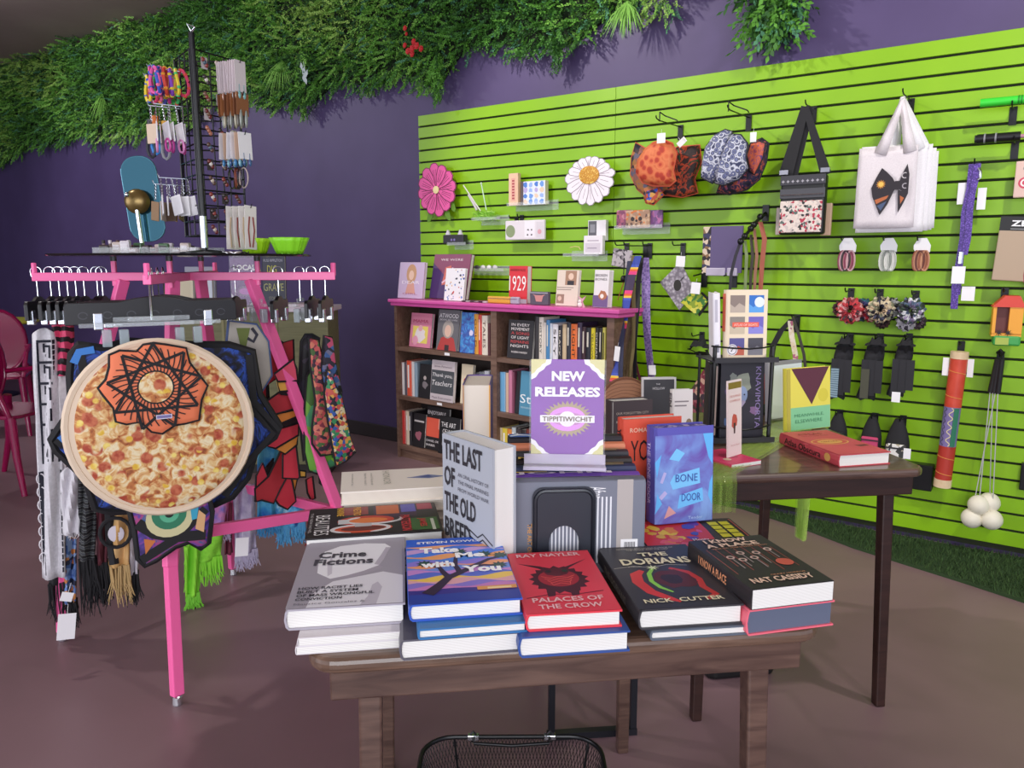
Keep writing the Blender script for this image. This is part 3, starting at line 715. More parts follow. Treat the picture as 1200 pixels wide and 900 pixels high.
text(sg, 'NEW', WHITE, .036, .140, .058, .0175, sm, .045); text(sg, 'RELEASES', WHITE, .007, .112, .114, .0175, sm, .045)
text(sg, 'TIPPITIWICHIT', mat('#75684f', .6), SW/2-.044, .0678, .088, .0088, sm, .012)

# red and blue books standing right of the sign
p = at(722, 560, 1.56)
B9 = book('orange-red hardcover with big black letters standing right of the sign', .128, .23, .036, '#e5553f', (p.x, p.y, ZT+.0002), 52, 'face', lean=2)
b_art(B9, [(rect(.001, .001, .127, .229), '#e65a43')])
b_title(B9, 'ROMAN CHANCE', .014, .203, .105, .009, '#f6c9ae', .01)
b_title(B9, 'YOUNG', .016, .145, .10, .042, '#241a1e', .0); b_title(B9, 'WOMAN', .03, .075, .09, .04, '#241a1e', .0)
b_spine(B9, 'YOUNG WOMAN', .02, .16, .02, '#241a1e')
p = at(755, 598, 1.50)
B10 = book('chunky blue and purple paperback standing on the comic-style book', .122, .186, .046, '#5a55b0', (p.x, p.y, .8025), 50, 'face', lean=3,
           pages=ramp_mat('sprayed_edges', 'cells', 160, [(0, '#5a4f9a'), (.4, '#8f8ac8'), (.7, '#c8b8d8'), (1, '#6f7fd0')], .8, 'CONSTANT'))
sh = [(rect(.001, .001, .121, .171), ramp_mat('bone_door_print', 'noise', 16, [(.35, '#6a4fa8'), (.5, '#6f7fc8'), (.65, '#7fa0dc')], .5, distort=1))]
sh += [(rect(.001, .001, .121, .171), '#6f6fc0')][:0]
bl = '#62b4ee'
for pts in ([(.10, .171), (.121, .171), (.121, .11), (.112, .125), (.108, .14)], [(.121, .09), (.121, .03), (.112, .05), (.115, .075)], [(.001, .12), (.014, .135), (.005, .09)], [(.001, .02), (.016, .04), (.006, .06)]): sh.append((pts, bl))
sh += [([(.038, .066), (.095, .075), (.093, .105), (.04, .094), (.032, .08)], '#7ac4f4'), ([(.048, .028), (.102, .04), (.10, .066), (.052, .054)], '#6ebcf2'), ([(.03, .125), (.05, .12), (.062, .135), (.045, .145)], '#7ac4f4')]
sh += [(stroke([(.012, .05), (.024, .062)], .008), '#b8b0e0'), (stroke([(.014, .08), (.022, .1)], .006), '#b8b0e0'), ([(.02, .01), (.03, .035), (.045, .02)], '#d09a9a')]
b_art(B10, sh)
b_title(B10, 'BONE', .043, .080, .046, .015, '#3a4fa0', .0); b_title(B10, 'DOOR', .056, .042, .040, .015, '#3a4fa0', .0); b_title(B10, 'Tender', .07, .006, .03, .006, '#b9d4f2', .0)
b_spine(B10, 'THE BONE DOOR', .03, .12, .014, '#c9c2ee')
# comic-style book lying
q1 = oz(893, 638, .802)
pr = Vector((q1.x, q1.y, 0)); rz = 43.0
X = Vector((math.cos(math.radians(-47)), math.sin(math.radians(-47)), 0)); Y = Vector((-X.y, X.x, 0))
for k, (t, lab, col) in enumerate(((.020, 'purple-edged hardcover lying under the red and yellow comic-style book', '#5a4a9c'), (.021, 'red, yellow and purple comic-style book lying under the blue standing paperback', '#2c2326'))):
    o_ = pr-X*.145-Y*.205
    bk = book(lab, .145, .205, t, col, (o_.x, o_.y, ZT+.0002+.0205*k), -47)
    if k == 1:
        sh = [(rect(.001, .001, .149, .224), '#2b2427'), ([(.001, .001), (.149, .001), (.149, .12), (.12, .145), (.06, .15), (.001, .15)], '#d9363c')]
        rr2 = random.Random(5)
        for q in range(16): sh.append((blob(rr2.uniform(.03, .14), rr2.uniform(.02, .09), rr2.uniform(.008, .016), 9, .4, rr2), ('#f0c93a', '#ea8a34', '#e2b23a', '#e65a6a')[q % 4]))
        for q in range(7): sh.append((blob(rr2.uniform(.02, .12), rr2.uniform(.10, .14), rr2.uniform(.008, .018), 9, .4, rr2), ('#6a43a8', '#4a55b8', '#e05a9a')[q % 3]))
        for q in range(5): sh.append((rect(.022+.022*q, .165, .040+.022*q, .185), '#ded62e'))
        for q in range(5): sh.append((rect(.022+.022*q, .190, .040+.022*q, .210), '#ded62e'))
        sh.append((rect(.01, .217, .14, .22), '#b04a48'))
        sh = [([(p[0]*.966, p[1]*.91) for p in q], c_) for q, c_ in sh]
        b_art(bk, sh)
        text(COVER[bk.name], 'Monty', mat('#f4ecf0'), .10, .10, .03, .014, frame_mx((.14, .03, t), (0, 1, 0), (-1, 0, 0)) @ T(-.04, -.08, 0), .01)
# ================================================================ bookcase against the green wall
BCW = wood('bookcase_walnut', '#5e4438', '#7d6152', .5, 4, rot=(0, 0, 0)); BCD = mat('#2e2320', .7); PINK_T = mat('#d454a0', .4)
B0 = Vector((-3.556, -.296, 0)); BA = -5.35
bx = Vector((math.cos(math.radians(BA)), math.sin(math.radians(BA)), 0)); by = Vector((-bx.y, bx.x, 0))
bc = thing('bookcase', 'low walnut bookcase with a pink top standing at the slatwall', 'bookcase', B0, BA)
BW, BD_, SH = 1.71, .215, (.747, .423, .088)
for nm, a, c in (('side_panel', 0, .022), ('divider', .855, .900), ('side_panel', BW-.045, BW)):
    M().bb((a, 0, 0), (c, BD_, 1.014)).build(nm, BCW, bc, bevel=.001, seg=1)
M().bb((.022, BD_-.012, .03), (BW-.03, BD_-.004, 1.0)).build('back_panel', BCD, bc)
for z in SH:
    for a, c in ((.0225, .8545), (.9005, BW-.0455)): M().bb((a, .003, z-.028), (c, BD_-.0125, z)).build('shelf', BCW, bc, bevel=.001, seg=1)
for a, c in ((.0225, .8545), (.9005, BW-.0455)): M().bb((a, .02, 0), (c, .035, .059)).build('plinth', BCW, bc)
m = M(); m.bb((-.03, -.028, 1.036), (BW+.045, BD_+.006, 1.058)); m.bb((-.018, -.016, 1.0145), (BW+.033, BD_+.002, 1.036)); m.build('pink_top', PINK_T, bc, bevel=.005, seg=2)
bwld = Matrix.Translation(B0) @ RZ(BA)
def bcp(px, py, dep=0.0):                # photo point -> (s, z) on a plane parallel to the bookcase front
    o = B0+by*dep; rr_ = ray(px, py); n = by
    t = (o-EYE).dot(n)/rr_.dot(n); p = EYE+rr_*t; return (p-B0).dot(bx), p.z
def bcw(s, dep, z): return B0+bx*s+by*dep+Vector((0, 0, z))
def face(label, x0, y0, x1, y1, col, z, dep=.03, t=.022, lean=8, rz=0, **k):
    """cover-out book whose front cover fills the given patch"""
    s0, _ = bcp(x0, (y0+y1)/2, dep); s1, _ = bcp(x1, (y0+y1)/2, dep); _, zt = bcp((x0+x1)/2, y0, dep)
    h_ = max(.05, (zt-z)/math.cos(math.radians(lean)))
    dd = dep+h_*math.sin(math.radians(0))
    L_ = bcw(s0, dep+t*math.cos(math.radians(lean))+.002, z+.0004+t*math.sin(math.radians(lean))*0)
    return book(label, s1-s0, h_, t, col, L_, BA+rz, 'face', lean=lean, **k)
def spine(label, x0, x1, ytop, z, col, dep=.03, word=None, wc='#f0ece8', lean=0, yb=None, depth=.15, **k):
    s0, _ = bcp(x0, ytop+15, dep); s1, _ = bcp(x1, ytop+15, dep); _, zt = bcp((x0+x1)/2, ytop, dep)
    t = (s1-s0)*.96; hh = zt-z
    o = book(label, depth, hh, t, col, bcw(s0, dep, z+.0004), BA, 'spine', lean=lean, **k)
    if word: b_spine(o, word, hh*.12, hh*.7, t*.45, wc, 0)
    elif random.random() < .6: b_spine_art(o, [(rect(hh*.12, t*.3, hh*random.uniform(.5, .8), t*.62), wc)], 'spine_title')
    return o
# -- on top
ZP = 1.058
k1 = face('lilac paperback with a girl in a dress, leftmost on the pink bookcase top', 465, 308, 494, 351, '#cdb6cf', ZP, .06)
W, Hh, _ = k1['dims']; b_art(k1, [(rect(.001, .001, W-.001, Hh-.001), '#cbb5d2'), ([(W*.3, .03), (W*.7, .03), (W*.6, Hh*.5), (W*.4, Hh*.5)], '#d9a08f'), (circ(W*.5, Hh*.68, W*.2, W*.26), '#c99a74'), (circ(W*.5, Hh*.64, W*.1, W*.13), '#e8c3ae')])
b_title(k1, 'DEAR', W*.15, Hh*.40, W*.7, .02, '#f2e8f0', 0); b_title(k1, 'GIRL', W*.2, Hh*.1, W*.6, .012, '#b06a86', 0)
k2 = face('large maroon hardcover leaning behind a white floral book on the bookcase top', 502, 299, 545, 351, '#6b3350', ZP, .12, .03, 12)
W, Hh, _ = k2['dims']; b_art(k2, [(rect(.001, .001, W-.001, Hh-.001), '#84405f'), ([(.001, .001), (W-.001, .001), (.001, Hh*.8)], '#4a3068'), ([(W*.3, Hh*.3), (W*.55, Hh*.35), (W*.5, Hh*.75), (W*.35, Hh*.7)], '#c9655a'), (stroke([(W*.3, Hh*.35), (W*.5, Hh*.5), (W*.55, Hh*.7)], .012), '#e3b7c8')])
b_title(k2, 'WE WERE', W*.2, Hh*.85, W*.6, .014, '#e9d5dd', 0)
k3 = face('white book sprinkled with small blue and red shapes before the maroon book', 519, 315, 542, 354, '#ece8ec', ZP, .04, .018, 8)
W, Hh, _ = k3['dims']; r3 = random.Random(4)
b_art(k3, [(blob(r3.uniform(.008, W-.008), r3.uniform(.008, Hh-.008), r3.uniform(.003, .007), 6, .4, r3), r3.choice(('#3a4a9c', '#c24a4a', '#4a4a55', '#6f8fc8', '#d8a050'))) for _ in range(34)])
k4 = face('red hardcover with big white numerals standing on the pink bookcase top', 595, 312, 617, 358, '#d8343e', ZP, .07, .04, 2)
W, Hh, _ = k4['dims']; b_title(k4, '1929', W*.06, Hh*.34, W*.88, Hh*.40, '#f6ecec', .0); b_title(k4, 'ANDREW ROSS', W*.1, Hh*.86, W*.8, .014, '#6a1a22', 0); b_art(k4, [(rect(.001, .001, W-.001, Hh*.12), '#b9b3c0')])
k5 = face('cream book with two old photographs on its cover, on the bookcase top', 650, 317, 676, 357, '#e0cfc0', ZP, .06, .02, 6)
W, Hh, _ = k5['dims']; b_art(k5, [(rect(W*.4, Hh*.58, W*.9, Hh*.98), '#a8826a'), (circ(W*.65, Hh*.82, W*.12), '#e2c3ae'), (rect(W*.5, Hh*.58, W*.8, Hh*.7), '#2e2a30'), (rect(W*.06, Hh*.06, W*.4, Hh*.32), '#9a7a6a'), (circ(W*.2, Hh*.2, W*.09), '#d9b8a6'), (rect(W*.05, Hh*.5, W*.8, Hh*.52), '#8a7a70'), (rect(W*.05, Hh*.44, W*.7, Hh*.46), '#8a7a70')])
k6 = face('white and purple novel with a hand drawing, rightmost on the pink bookcase top', 694, 317, 712, 361, '#e6e0e2', ZP, .05, .04, 4)
W, Hh, _ = k6['dims']; b_art(k6, [(rect(.001, .001, W-.001, Hh*.32), '#6d5586'), (blob(W*.65, Hh*.32, W*.28, 12, .2), '#b07050'), (circ(W*.6, Hh*.3, W*.12), '#f3e6dc')])
b_title(k6, 'BROKEN', W*.12, Hh*.82, W*.76, .014, '#5a5058', 0); b_title(k6, 'BONES', W*.12, Hh*.72, W*.76, .012, '#5a5058', 0)
def onbc(px, py, dep, z): s, _ = bcp(px, py, dep); return bcw(s, dep, z)
o = thing('pencil_case', 'orange and yellow translucent pencil case lying under the red book on the bookcase top', 'case', onbc(592, 352, .02, ZP), BA)
M().bb((-.13, -.012, .001), (.045, .012, .042)).build('body', mat('#d9a03a', .35), o, bevel=.008); M().bb((.046, -.012, .001), (.11, .012, .042)).build('grey_end', mat('#a9a2b4', .4), o, bevel=.008)
M().tube([(-.125, -.013, .03), (.10, -.013, .03)], .0015, 5).build('zip', CHROME, o)
o = thing('wallet', 'dark grey folded wallet with a red bull skull on the bookcase top', 'wallet', onbc(633, 357, .05, ZP), BA)
M().bb((-.065, -.012, .001), (.065, .012, .075)).build('body', mat('#55505e', .5), o, bevel=.004)
decal(o, 'skull_print', [([(-.02, .02), (.02, .02), (.03, .05), (.045, .06), (.02, .055), (-.02, .055), (-.045, .06), (-.03, .05)], mat('#c98a86', .5)), (rect(-.062, .066, .062, .07), mat('#b9b4c0', .5))], XZ @ T(0, 0, .012))
o = thing('ribbon_ornament', 'small pink ribbon and white bear ornament between two books on the bookcase top', 'ornament', onbc(682, 360, .03, ZP), BA)
M(XZ).prism([(-.025, .06), (-.004, .03), (-.02, 0), (.02, 0), (.004, .03), (.025, .06), (0, .045)], -.003, .003).build('ribbon', mat('#dca3b4', .5), o)
m = M(); m.ball((-.008, -.01, .014), (.014, .01, .014), 8); m.ball((-.008, -.01, .032), (.010, .009, .010), 8); m.build('bear', mat('#efe6e2', .6), o, smooth=True)
for k in range(6):
    c_ = ('#3a3036', '#b9b2b6', '#4a4048', '#8a8086', '#2f2a30', '#cfc8cc')[k]
    o = M().tube([(.016*math.cos(a*PI/5), .016*math.sin(a*PI/5)*.8, .005) for a in range(10)], .004, 6, closed=True).build('bracelet', mat(c_, .4), None, onbc(544+5*k, 354, .02, ZP), smooth=True)
    tag(o, ['dark beaded bracelet first', 'pale beaded bracelet second', 'dark beaded bracelet third', 'grey beaded bracelet fourth', 'black beaded bracelet fifth', 'light beaded bracelet last'][k]+' in the row before the slats on the pink bookcase top', 'bracelet', 'beaded bracelets on the bookcase')
# -- upper left shelf
z = SH[0]
k = face('pink picture book with a yellow frame, leftmost on the upper left shelf', 478, 368, 503, 405, '#d8829e', z, .04)
W, Hh, _ = k['dims']; b_art(k, [(rect(W*.15, Hh*.12, W*.85, Hh*.62), '#e8d36a'), (blob(W*.5, Hh*.38, W*.24, 12, .25), '#e9dce0'), (blob(W*.3, Hh*.2, W*.14, 10, .2), '#e8a0b8'), (circ(W*.5, Hh*.56, W*.1), '#e5a9b0')]); b_title(k, 'MAMA', W*.15, Hh*.72, W*.7, .02, '#b3385e', 0)
k = face('grey hardcover of a woman in red on the upper left shelf', 510, 364, 535, 410, '#5b585e', z, .02)
W, Hh, _ = k['dims']; b_art(k, [(rect(.001, .001, W-.001, Hh-.001), '#67656a'), ([(W*.05, .001), (W*.95, .001), (W*.8, Hh*.3), (W*.6, Hh*.36), (W*.4, Hh*.36), (W*.2, Hh*.3)], '#b5403e'), (circ(W*.5, Hh*.52, W*.26, W*.30), '#a39a94'), (circ(W*.5, Hh*.48, W*.15, W*.2), '#dcb6a4'), (rect(W*.4, .001, W*.6, Hh*.14), '#3a2a2e')])
b_title(k, 'ATWOOD', W*.06, Hh*.80, W*.88, .026, '#f2eef0', .0); b_title(k, 'BOOK OF LIVES', W*.1, Hh*.73, W*.8, .010, '#dcd6da', 0)
k = face('blue and violet fantasy paperback leaning on spines on the upper left shelf', 538, 367, 555, 411, '#3f55a8', z, .02, .02, 6)
W, Hh, _ = k['dims']; b_art(k, [(rect(.001, .001, W-.001, Hh-.001), ramp_mat('fantasy_print', 'noise', 22, [(.3, '#3a2f7a'), (.5, '#3f6fc0'), (.62, '#4aa0d8'), (.75, '#8a5fb8')], .5, distort=1.5)), (blob(W*.7, Hh*.5, W*.15, 8, .3), '#d8d2f0')])
for x0, x1, yt, col, wd, lb in ((555, 560, 368, '#d99a36', 'GOLD', 'orange spine'), (560, 564, 369, '#d2453c', None, 'red spine'), (564, 571, 370, '#e8dccb', 'TALES', 'cream spine'), (571, 574, 379, '#5e2f36', None, 'maroon thin spine')):
    spine(lb+' book at the right end of the upper left shelf', x0, x1, yt, z, col, word=wd, wc='#5a3030' if col != '#d2453c' else '#f3d0c0')
# -- upper right shelf
k = face('black paperback with red and white lettering, cover out on the upper right shelf', 593, 376, 623, 417, '#252226', z, .02, .025, 5)
W, Hh, _ = k['dims']
for q, (s_, c_) in enumerate((('IN EVERY', '#f0e8e6'), ('MOVEMENT', '#f0e8e6'), ('A SONG', '#c8474a'), ('OF LIGHT', '#f0e8e6'), ('REMAINS', '#c8474a'), ('NIGHTS', '#f0e8e6'))): b_title(k, s_, W*.15, Hh*(.84-.11*q), W*.7, .016, c_, 0)
b_title(k, 'ROBIN MARSH', W*.2, Hh*.14, W*.6, .011, '#f0e8e6', 0)
ROW = [(626, 631, 371, '#2f2b2e', 'black'), (631, 636.5, 372, '#e2d8cc', 'cream'), (636.5, 639.5, 378, '#d8cfc6', 'thin beige'), (639.5, 644, 375, '#4a86b8', 'blue'), (644, 647, 379, '#cfd6e2', 'pale blue'), (647, 653.5, 380, '#eae6ea', 'white'), (653.5, 658.5, 382, '#26222a', 'black lettered'), (658.5, 663.5, 380, '#cdb592', 'tan'), (663.5, 668.5, 378, '#2b2c38', 'navy'), (668.5, 676, 380, '#e8702c', 'bright orange'), (676, 681.5, 378, '#3b2a48', 'dark purple'), (681.5, 686, 383, '#40262e', 'dark plum'), (686, 692, 384, '#23242c', 'dark slate'), (692, 697, 384.5, '#e0cf2e', 'yellow'), (697, 701.5, 384, '#1f1d20', 'black beside yellow'), (701.5, 705.5, 384, '#2c2926', 'second black beside yellow'), (705.5, 709.5, 384, '#d8cf62', 'pale yellow')]
for k, (x0, x1, yt, col, nm) in enumerate(ROW):
    spine(nm+' spine book in the full row on the upper right shelf', x0, x1, yt, z, col, word={0: None, 1: 'HISTORY', 5: 'SKY', 6: 'BLACK', 9: 'LIGHT', 13: 'YELLOW', 14: 'CONAN'}.get(k), wc='#2a2420' if nm in ('cream', 'white', 'bright orange', 'yellow', 'tan', 'pale yellow') else '#d8d0c0', group='spines in the upper right row')
# -- middle left shelf
z = SH[1]
for x0, x1, yt, col, nm in ((468, 470.5, 424, '#9a4a52', 'dark red'), (470.5, 473.5, 425, '#e6e0e0', 'white'), (473.5, 476, 425, '#5b5560', 'grey'), (476, 482, 423, '#e0573c', 'orange red'), (482, 485, 424, '#d8d2d2', 'pale'), (485, 488.5, 425, '#8b9fb0', 'blue grey')):
    spine(nm+' spine book at the left of the middle left shelf', x0, x1, yt, z, col)
k = face('black paperback with a pale figure turned sideways on the middle left shelf', 489, 428, 503, 463, '#1e1c20', z, .02, .02, 6)
W, Hh, _ = k['dims']; b_art(k, [(blob(W*.5, Hh*.4, W*.25, 10, .3), '#7d7478'), (circ(W*.5, Hh*.6, W*.12), '#b5a8a4')])
k = face('grey book with white handwritten title words cover out on the middle left shelf', 503, 424, 530, 463, '#c9bcc0', z, .015, .02, 6)
W, Hh, _ = k['dims']; b_art(k, [(rect(.001, .001, W-.001, Hh-.001), '#c8bcc0'), (rect(.003, Hh*.17, W-.003, Hh*.76), '#4c4f54')]); b_title(k, 'Thank you,', W*.06, Hh*.57, W*.86, .03, '#efebec', 0, shear=.2); b_title(k, 'Teachers', W*.06, Hh*.38, W*.86, .032, '#efebec', 0, shear=.2); b_title(k, 'James Patterson', W*.12, Hh*.82, W*.76, .016, '#6a5a66', 0); b_title(k, 'Matt Eversmann', W*.08, Hh*.05, W*.84, .014, '#7a6a76', 0)
k = face('cream paperback with a red blot, behind the thick purple book on the middle left shelf', 538, 428, 552, 463, '#e6d6b8', z, .05, .02, 5)
W, Hh, _ = k['dims']; b_art(k, [(blob(W*.5, Hh*.55, W*.3, 12, .25), '#c8383c')])
for x0, x1, yt, col, nm in ((556, 561, 437, '#3a3a40', 'charcoal'), (561, 567, 436, '#6a6e76', 'grey'), (567, 573, 435, '#b8bac2', 'pale grey')): spine(nm+' spine book at the right of the middle left shelf', x0, x1, yt, z, col)
# -- middle right shelf
for x0, x1, yt, col, nm in ((580, 584, 437, '#26344e', 'navy'), (584, 592, 436, '#6ba6cf', 'sky blue'), (592, 595.5, 437, '#d3b29a', 'tan'), (595.5, 600, 434, '#c77a98', 'pink'), (600, 602.5, 436, '#7a3a52', 'plum')): spine(nm+' spine book at the left of the middle right shelf', x0, x1, yt, z, col)
k = face('black paperback seen half hidden beside the teal blue book', 602, 436, 608, 478, '#1d1a20', z, .03, .02, 5)
k = face('teal blue hardcover with one white word cover out on the middle right shelf', 607, 437, 634, 479, '#4d8cab', z, .015, .022, 5)
W, Hh, _ = k['dims']; b_title(k, 'Still', W*.05, Hh*.28, W*.85, .05, '#eef2f4', 0); b_title(k, 'MEMORIES OF RIVERS', W*.1, Hh*.16, W*.8, .009, '#c7dbe4', 0)
for k in range(9):
    col = ('#8a4a3a', '#3c3f46', '#c9b9a0', '#55392f', '#2f4a46', '#a9a0a8', '#7a2f3a', '#d0c8b8', '#343038')[k]; x0 = 640+k*7
    spine(('brown', 'slate', 'sand', 'dark brown', 'dark green', 'lilac grey', 'crimson', 'ivory', 'ink black')[k]+' spine book behind the sign on the middle right shelf', x0, x0+6.5, 440+k*.7, z, col)
# -- lowest left shelf
z = SH[2]
for x0, x1, yt, col, nm in ((468.5, 475, 481, '#cf3f3c', 'red'), (475, 479, 482, '#dcc9b2', 'cream'), (479, 482, 483, '#2f2b30', 'black')): spine(nm+' spine book at the left of the lowest left shelf', x0, x1, yt, z, col)
k = face('black paperback with a rose face on the lowest left shelf', 482, 486, 496, 521, '#1f1b1e', z, .02, .02, 6)
W, Hh, _ = k['dims']; b_art(k, [(blob(W*.5, Hh*.35, W*.25, 10, .25), '#9a5a68'), (rect(W*.1, Hh*.75, W*.9, Hh*.8), '#c0b8b8')])
k = face('black book with an orange square on the lowest left shelf', 497, 479, 523, 521, '#221e20', z, .03, .02, 6)
W, Hh, _ = k['dims']; b_art(k, [(rect(W*.02, Hh*.3, W*.68, Hh*.74), '#dc5a44'), (rect(W*.56, Hh*.5, W*.68, Hh*.74), '#e2a090')]); b_title(k, 'ENJOYABLE', W*.06, Hh*.80, W*.8, .03, '#e9e2e2', 0); b_title(k, 'DANIEL ORE', W*.06, Hh*.18, W*.6, .014, '#e9e2e2', 0); b_title(k, 'BARBER', W*.06, Hh*.08, W*.4, .014, '#e9e2e2', 0)
k = face('black book with white capitals leaning in front on the lowest left shelf', 512, 490, 536, 526, '#1c1a1c', z, .006, .016, 6)
W, Hh, _ = k['dims']; b_title(k, 'THE ART', W*.12, Hh*.72, W*.7, .03, '#f0ecec', 0); b_title(k, 'OF WAR', W*.2, Hh*.54, W*.6, .03, '#f0ecec', 0); b_art(k, [(blob(W*.4, Hh*.25, W*.2, 10, .3), '#8f8a8c')])
# -- lowest right shelf
for x0, x1, yt, col, nm in ((579, 584, 500, '#3a4470', 'navy'), (584, 588, 501, '#cdbb9a', 'sand'), (588, 594, 502, '#d8c23c', 'yellow'), (594, 599, 503, '#e08a38', 'orange'), (599, 604, 501, '#b9c4c6', 'pale grey'), (604, 609, 502, '#3a3436', 'black'), (609, 616, 504, '#2b2527', 'charcoal'), (616, 622, 503, '#7a3b35', 'rust')): spine(nm+' spine book on the lowest right shelf', x0, x1, yt, z, col)
o = thing('price_label', 'small white shelf label under the woman in red book on the bookcase', 'label', onbc(524, 410, -.001, SH[0]-.018), BA)
M().bb((-.022, -.002, -.004), (.022, 0, .012)).build('card', WHITE, o)
o = thing('price_label', 'small white shelf label under the handwritten title book', 'label', onbc(515, 464, -.001, SH[1]-.018), BA)
M().bb((-.022, -.002, -.002), (.022, 0, .014)).build('card', WHITE, o)
# ================================================================ things on the slatwall
def wb(x0, y0, x1, y1, off):
    """patch of a plane parallel to the wall: centre, width, height"""
    a = oy(x0, (y0+y1)/2, -off); b = oy(x1, (y0+y1)/2, -off); c = oy((x0+x1)/2, y0, -off); d = oy((x0+x1)/2, y1, -off)
    return Vector(((a.x+b.x)/2, -off, (c.z+d.z)/2)), b.x-a.x, c.z-d.z
def hook(px, py, label, ln=.2, plate=.075, group='black slatwall hooks', up=.015, tip=False):
    p = oy(px, py, -ln if tip else 0); o = thing('slatwall_hook', label, 'hook', (p.x, -.001, p.z), 0, group)
    M().bb((-.014, -.006, -plate+.01), (.014, 0, .01)).build('plate', BLACKM, o)
    M().tube([(0, -.004, 0), (0, -ln*.9, -.004), (0, -ln, .004), (0, -ln-.004, up)], .0032, 6).build('prong', BLACKM, o, smooth=True)
    return o
def outline(m, pts, w_, z, mi): m.poly(stroke(pts+[pts[0]], w_), z, mi)
# pink gerbera cut-out
c, W, Hh = wb(491, 200, 535, 245, .05)
o = thing('pink_flower_cutout', 'flat pink gerbera flower cutout with dark petal lines on the green slatwall', 'wall decoration', c)
DK = mat('#7a2450', .6); PK = mat('#e0589c', .55)
R = W*.5
for k in range(12):
    a = 360/12*k+8; mx = XZ @ RZ(a)
    pet = [(R*.12, -R*.05), (R*.5, -R*.2), (R*.85, -R*.23), (R*.98, -R*.12), (R*1.0, 0), (R*.98, R*.12), (R*.85, R*.23), (R*.5, R*.2), (R*.12, R*.05)]
    if k in (3, 4, 9): pet = [(p[0]*1.06, p[1]) for p in pet]
    m = M(mx); m.prism(pet, .0+.001*(k % 3), .008+.001*(k % 3), 0); z = .0085+.001*(k % 3)
    m.poly(stroke(pet, R*.035), z, 1)
    for q in (-.08, .02, .1): m.poly(stroke([(R*.3, q*R*.6), (R*.8, q*R)], R*.02), z, 1)
    m.build('petal', [PK, DK], o)
M(XZ @ T(0, 0, .011)).lathe([(R*.15, 0), (R*.15, .006), (R*.05, .009)], 16).build('centre', mat('#e8d9a0', .6), o)
for dx, dz in ((-.05, -.13), (.06, -.125), (.10, -.07)):
    M(XZ @ T(dx, dz, -.008) @ RZ(-60 if dx > 0 else -120)).prism([(0, 0), (.03, -.022), (.07, -.015), (.085, 0), (.07, .015), (.03, .022)], 0, .005).build('leaf', mat('#5d8a1f', .6), o)  # dark green leaf shapes stand in for shadows of the clear shelves
M().tube([(0, 0, 0), (0, .05, 0)], .003, 6).build('mount_peg', BLACKM, o)
# white daisy
c, W, Hh = wb(663, 186, 721, 238, .06)
o = thing('white_daisy_cutout', 'large white daisy cutout with a yellow centre on the green slatwall', 'wall decoration', c)
R = W*.5; sy = Hh/W*1.06; WP = mat('#efe6ee', .55); WD = mat('#8d7f88', .6)
for k in range(16):
    a = 360/16*k+4; far = 1.0
    ctr = (0, R*.2); ca, sa = math.cos(math.radians(a)), math.sin(math.radians(a))
    Rx = R*(1.0 if sa < .3 else .92-.12*max(0, sa)); l = Rx
    mx = XZ @ T(0, R*.18, 0) @ Matrix.Diagonal((1, 1.02 if sa < 0 else .82, 1, 1)) @ RZ(a)
    pet = [(R*.2, -R*.07), (l*.6, -R*.16), (l*.9, -R*.17), (l*1.0, -R*.06), (l*1.0, R*.06), (l*.9, R*.17), (l*.6, R*.16), (R*.2, R*.07)]
    m = M(mx); z = .0012*(k % 2); m.prism(pet, z, z+.008, 0); m.poly(stroke(pet, R*.022), z+.0085, 1); m.poly(stroke([(l*.45, 0), (l*.8, R*.01)], R*.014), z+.0085, 1)
    m.build('petal', [WP, WD], o)
M(XZ @ T(0, R*.2, .009) @ Matrix.Diagonal((1, .78, 1, 1))).lathe([(R*.40, 0), (R*.40, .006), (R*.3, .009), (0.001, .010)], 20).build('centre', ramp_mat('daisy_eye', 'voronoi', 120, [(.2, '#d9a02c'), (.5, '#b8741e'), (.8, '#f0cf6a')], .6), o)
M().tube([(0, 0, .02), (0, .06, .02)], .003, 6).build('mount_peg', BLACKM, o)
# acrylic shelves
def acr_shelf(x0, x1, y, label, dep=.10, group='clear acrylic slatwall shelves'):
    a = oy(x0, y, -dep); b = oy(x1, y, -dep); w_ = b.x-a.x
    o = thing('acrylic_shelf', label, 'shelf', (a.x, -.001, a.z), 0, group)
    M().bb((0, -dep, -.003), (w_, 0, 0)).build('shelf_plate', ACR, o); M().bb((0, -.004, -.03), (w_, 0, .03)).build('back_plate', ACR, o)
    M().bb((0, -dep-.003, -.003), (w_, -dep, .016)).build('front_lip', ACR, o)
    return o, w_
o, _ = acr_shelf(553, 586, 258, 'clear acrylic shelf holding green shredded filler and sticks')
gx = o.location.copy(); m = M(); r5 = random.Random(8)
for k in range(260):
    p = Vector((r5.uniform(.0, .14), -r5.uniform(.02, .09), r5.uniform(.002, .05))); d = Vector((r5.uniform(-1, 1), r5.uniform(-1, 1), r5.uniform(-.3, .6))).normalized()*.022
    s_ = Vector((.0012, 0, .0014)); m.add([p-d-s_, p-d+s_, p+d+s_, p+d-s_], [(0, 1, 2, 3)], 0 if r5.random() < .6 else 1)
tag(m.build('shredded_filler', [mat('#b7e86a', .6), mat('#8fd23a', .6)], None, gx), 'nest of pale green shredded filler on an acrylic shelf by the pink flower', 'filler', kind='stuff')
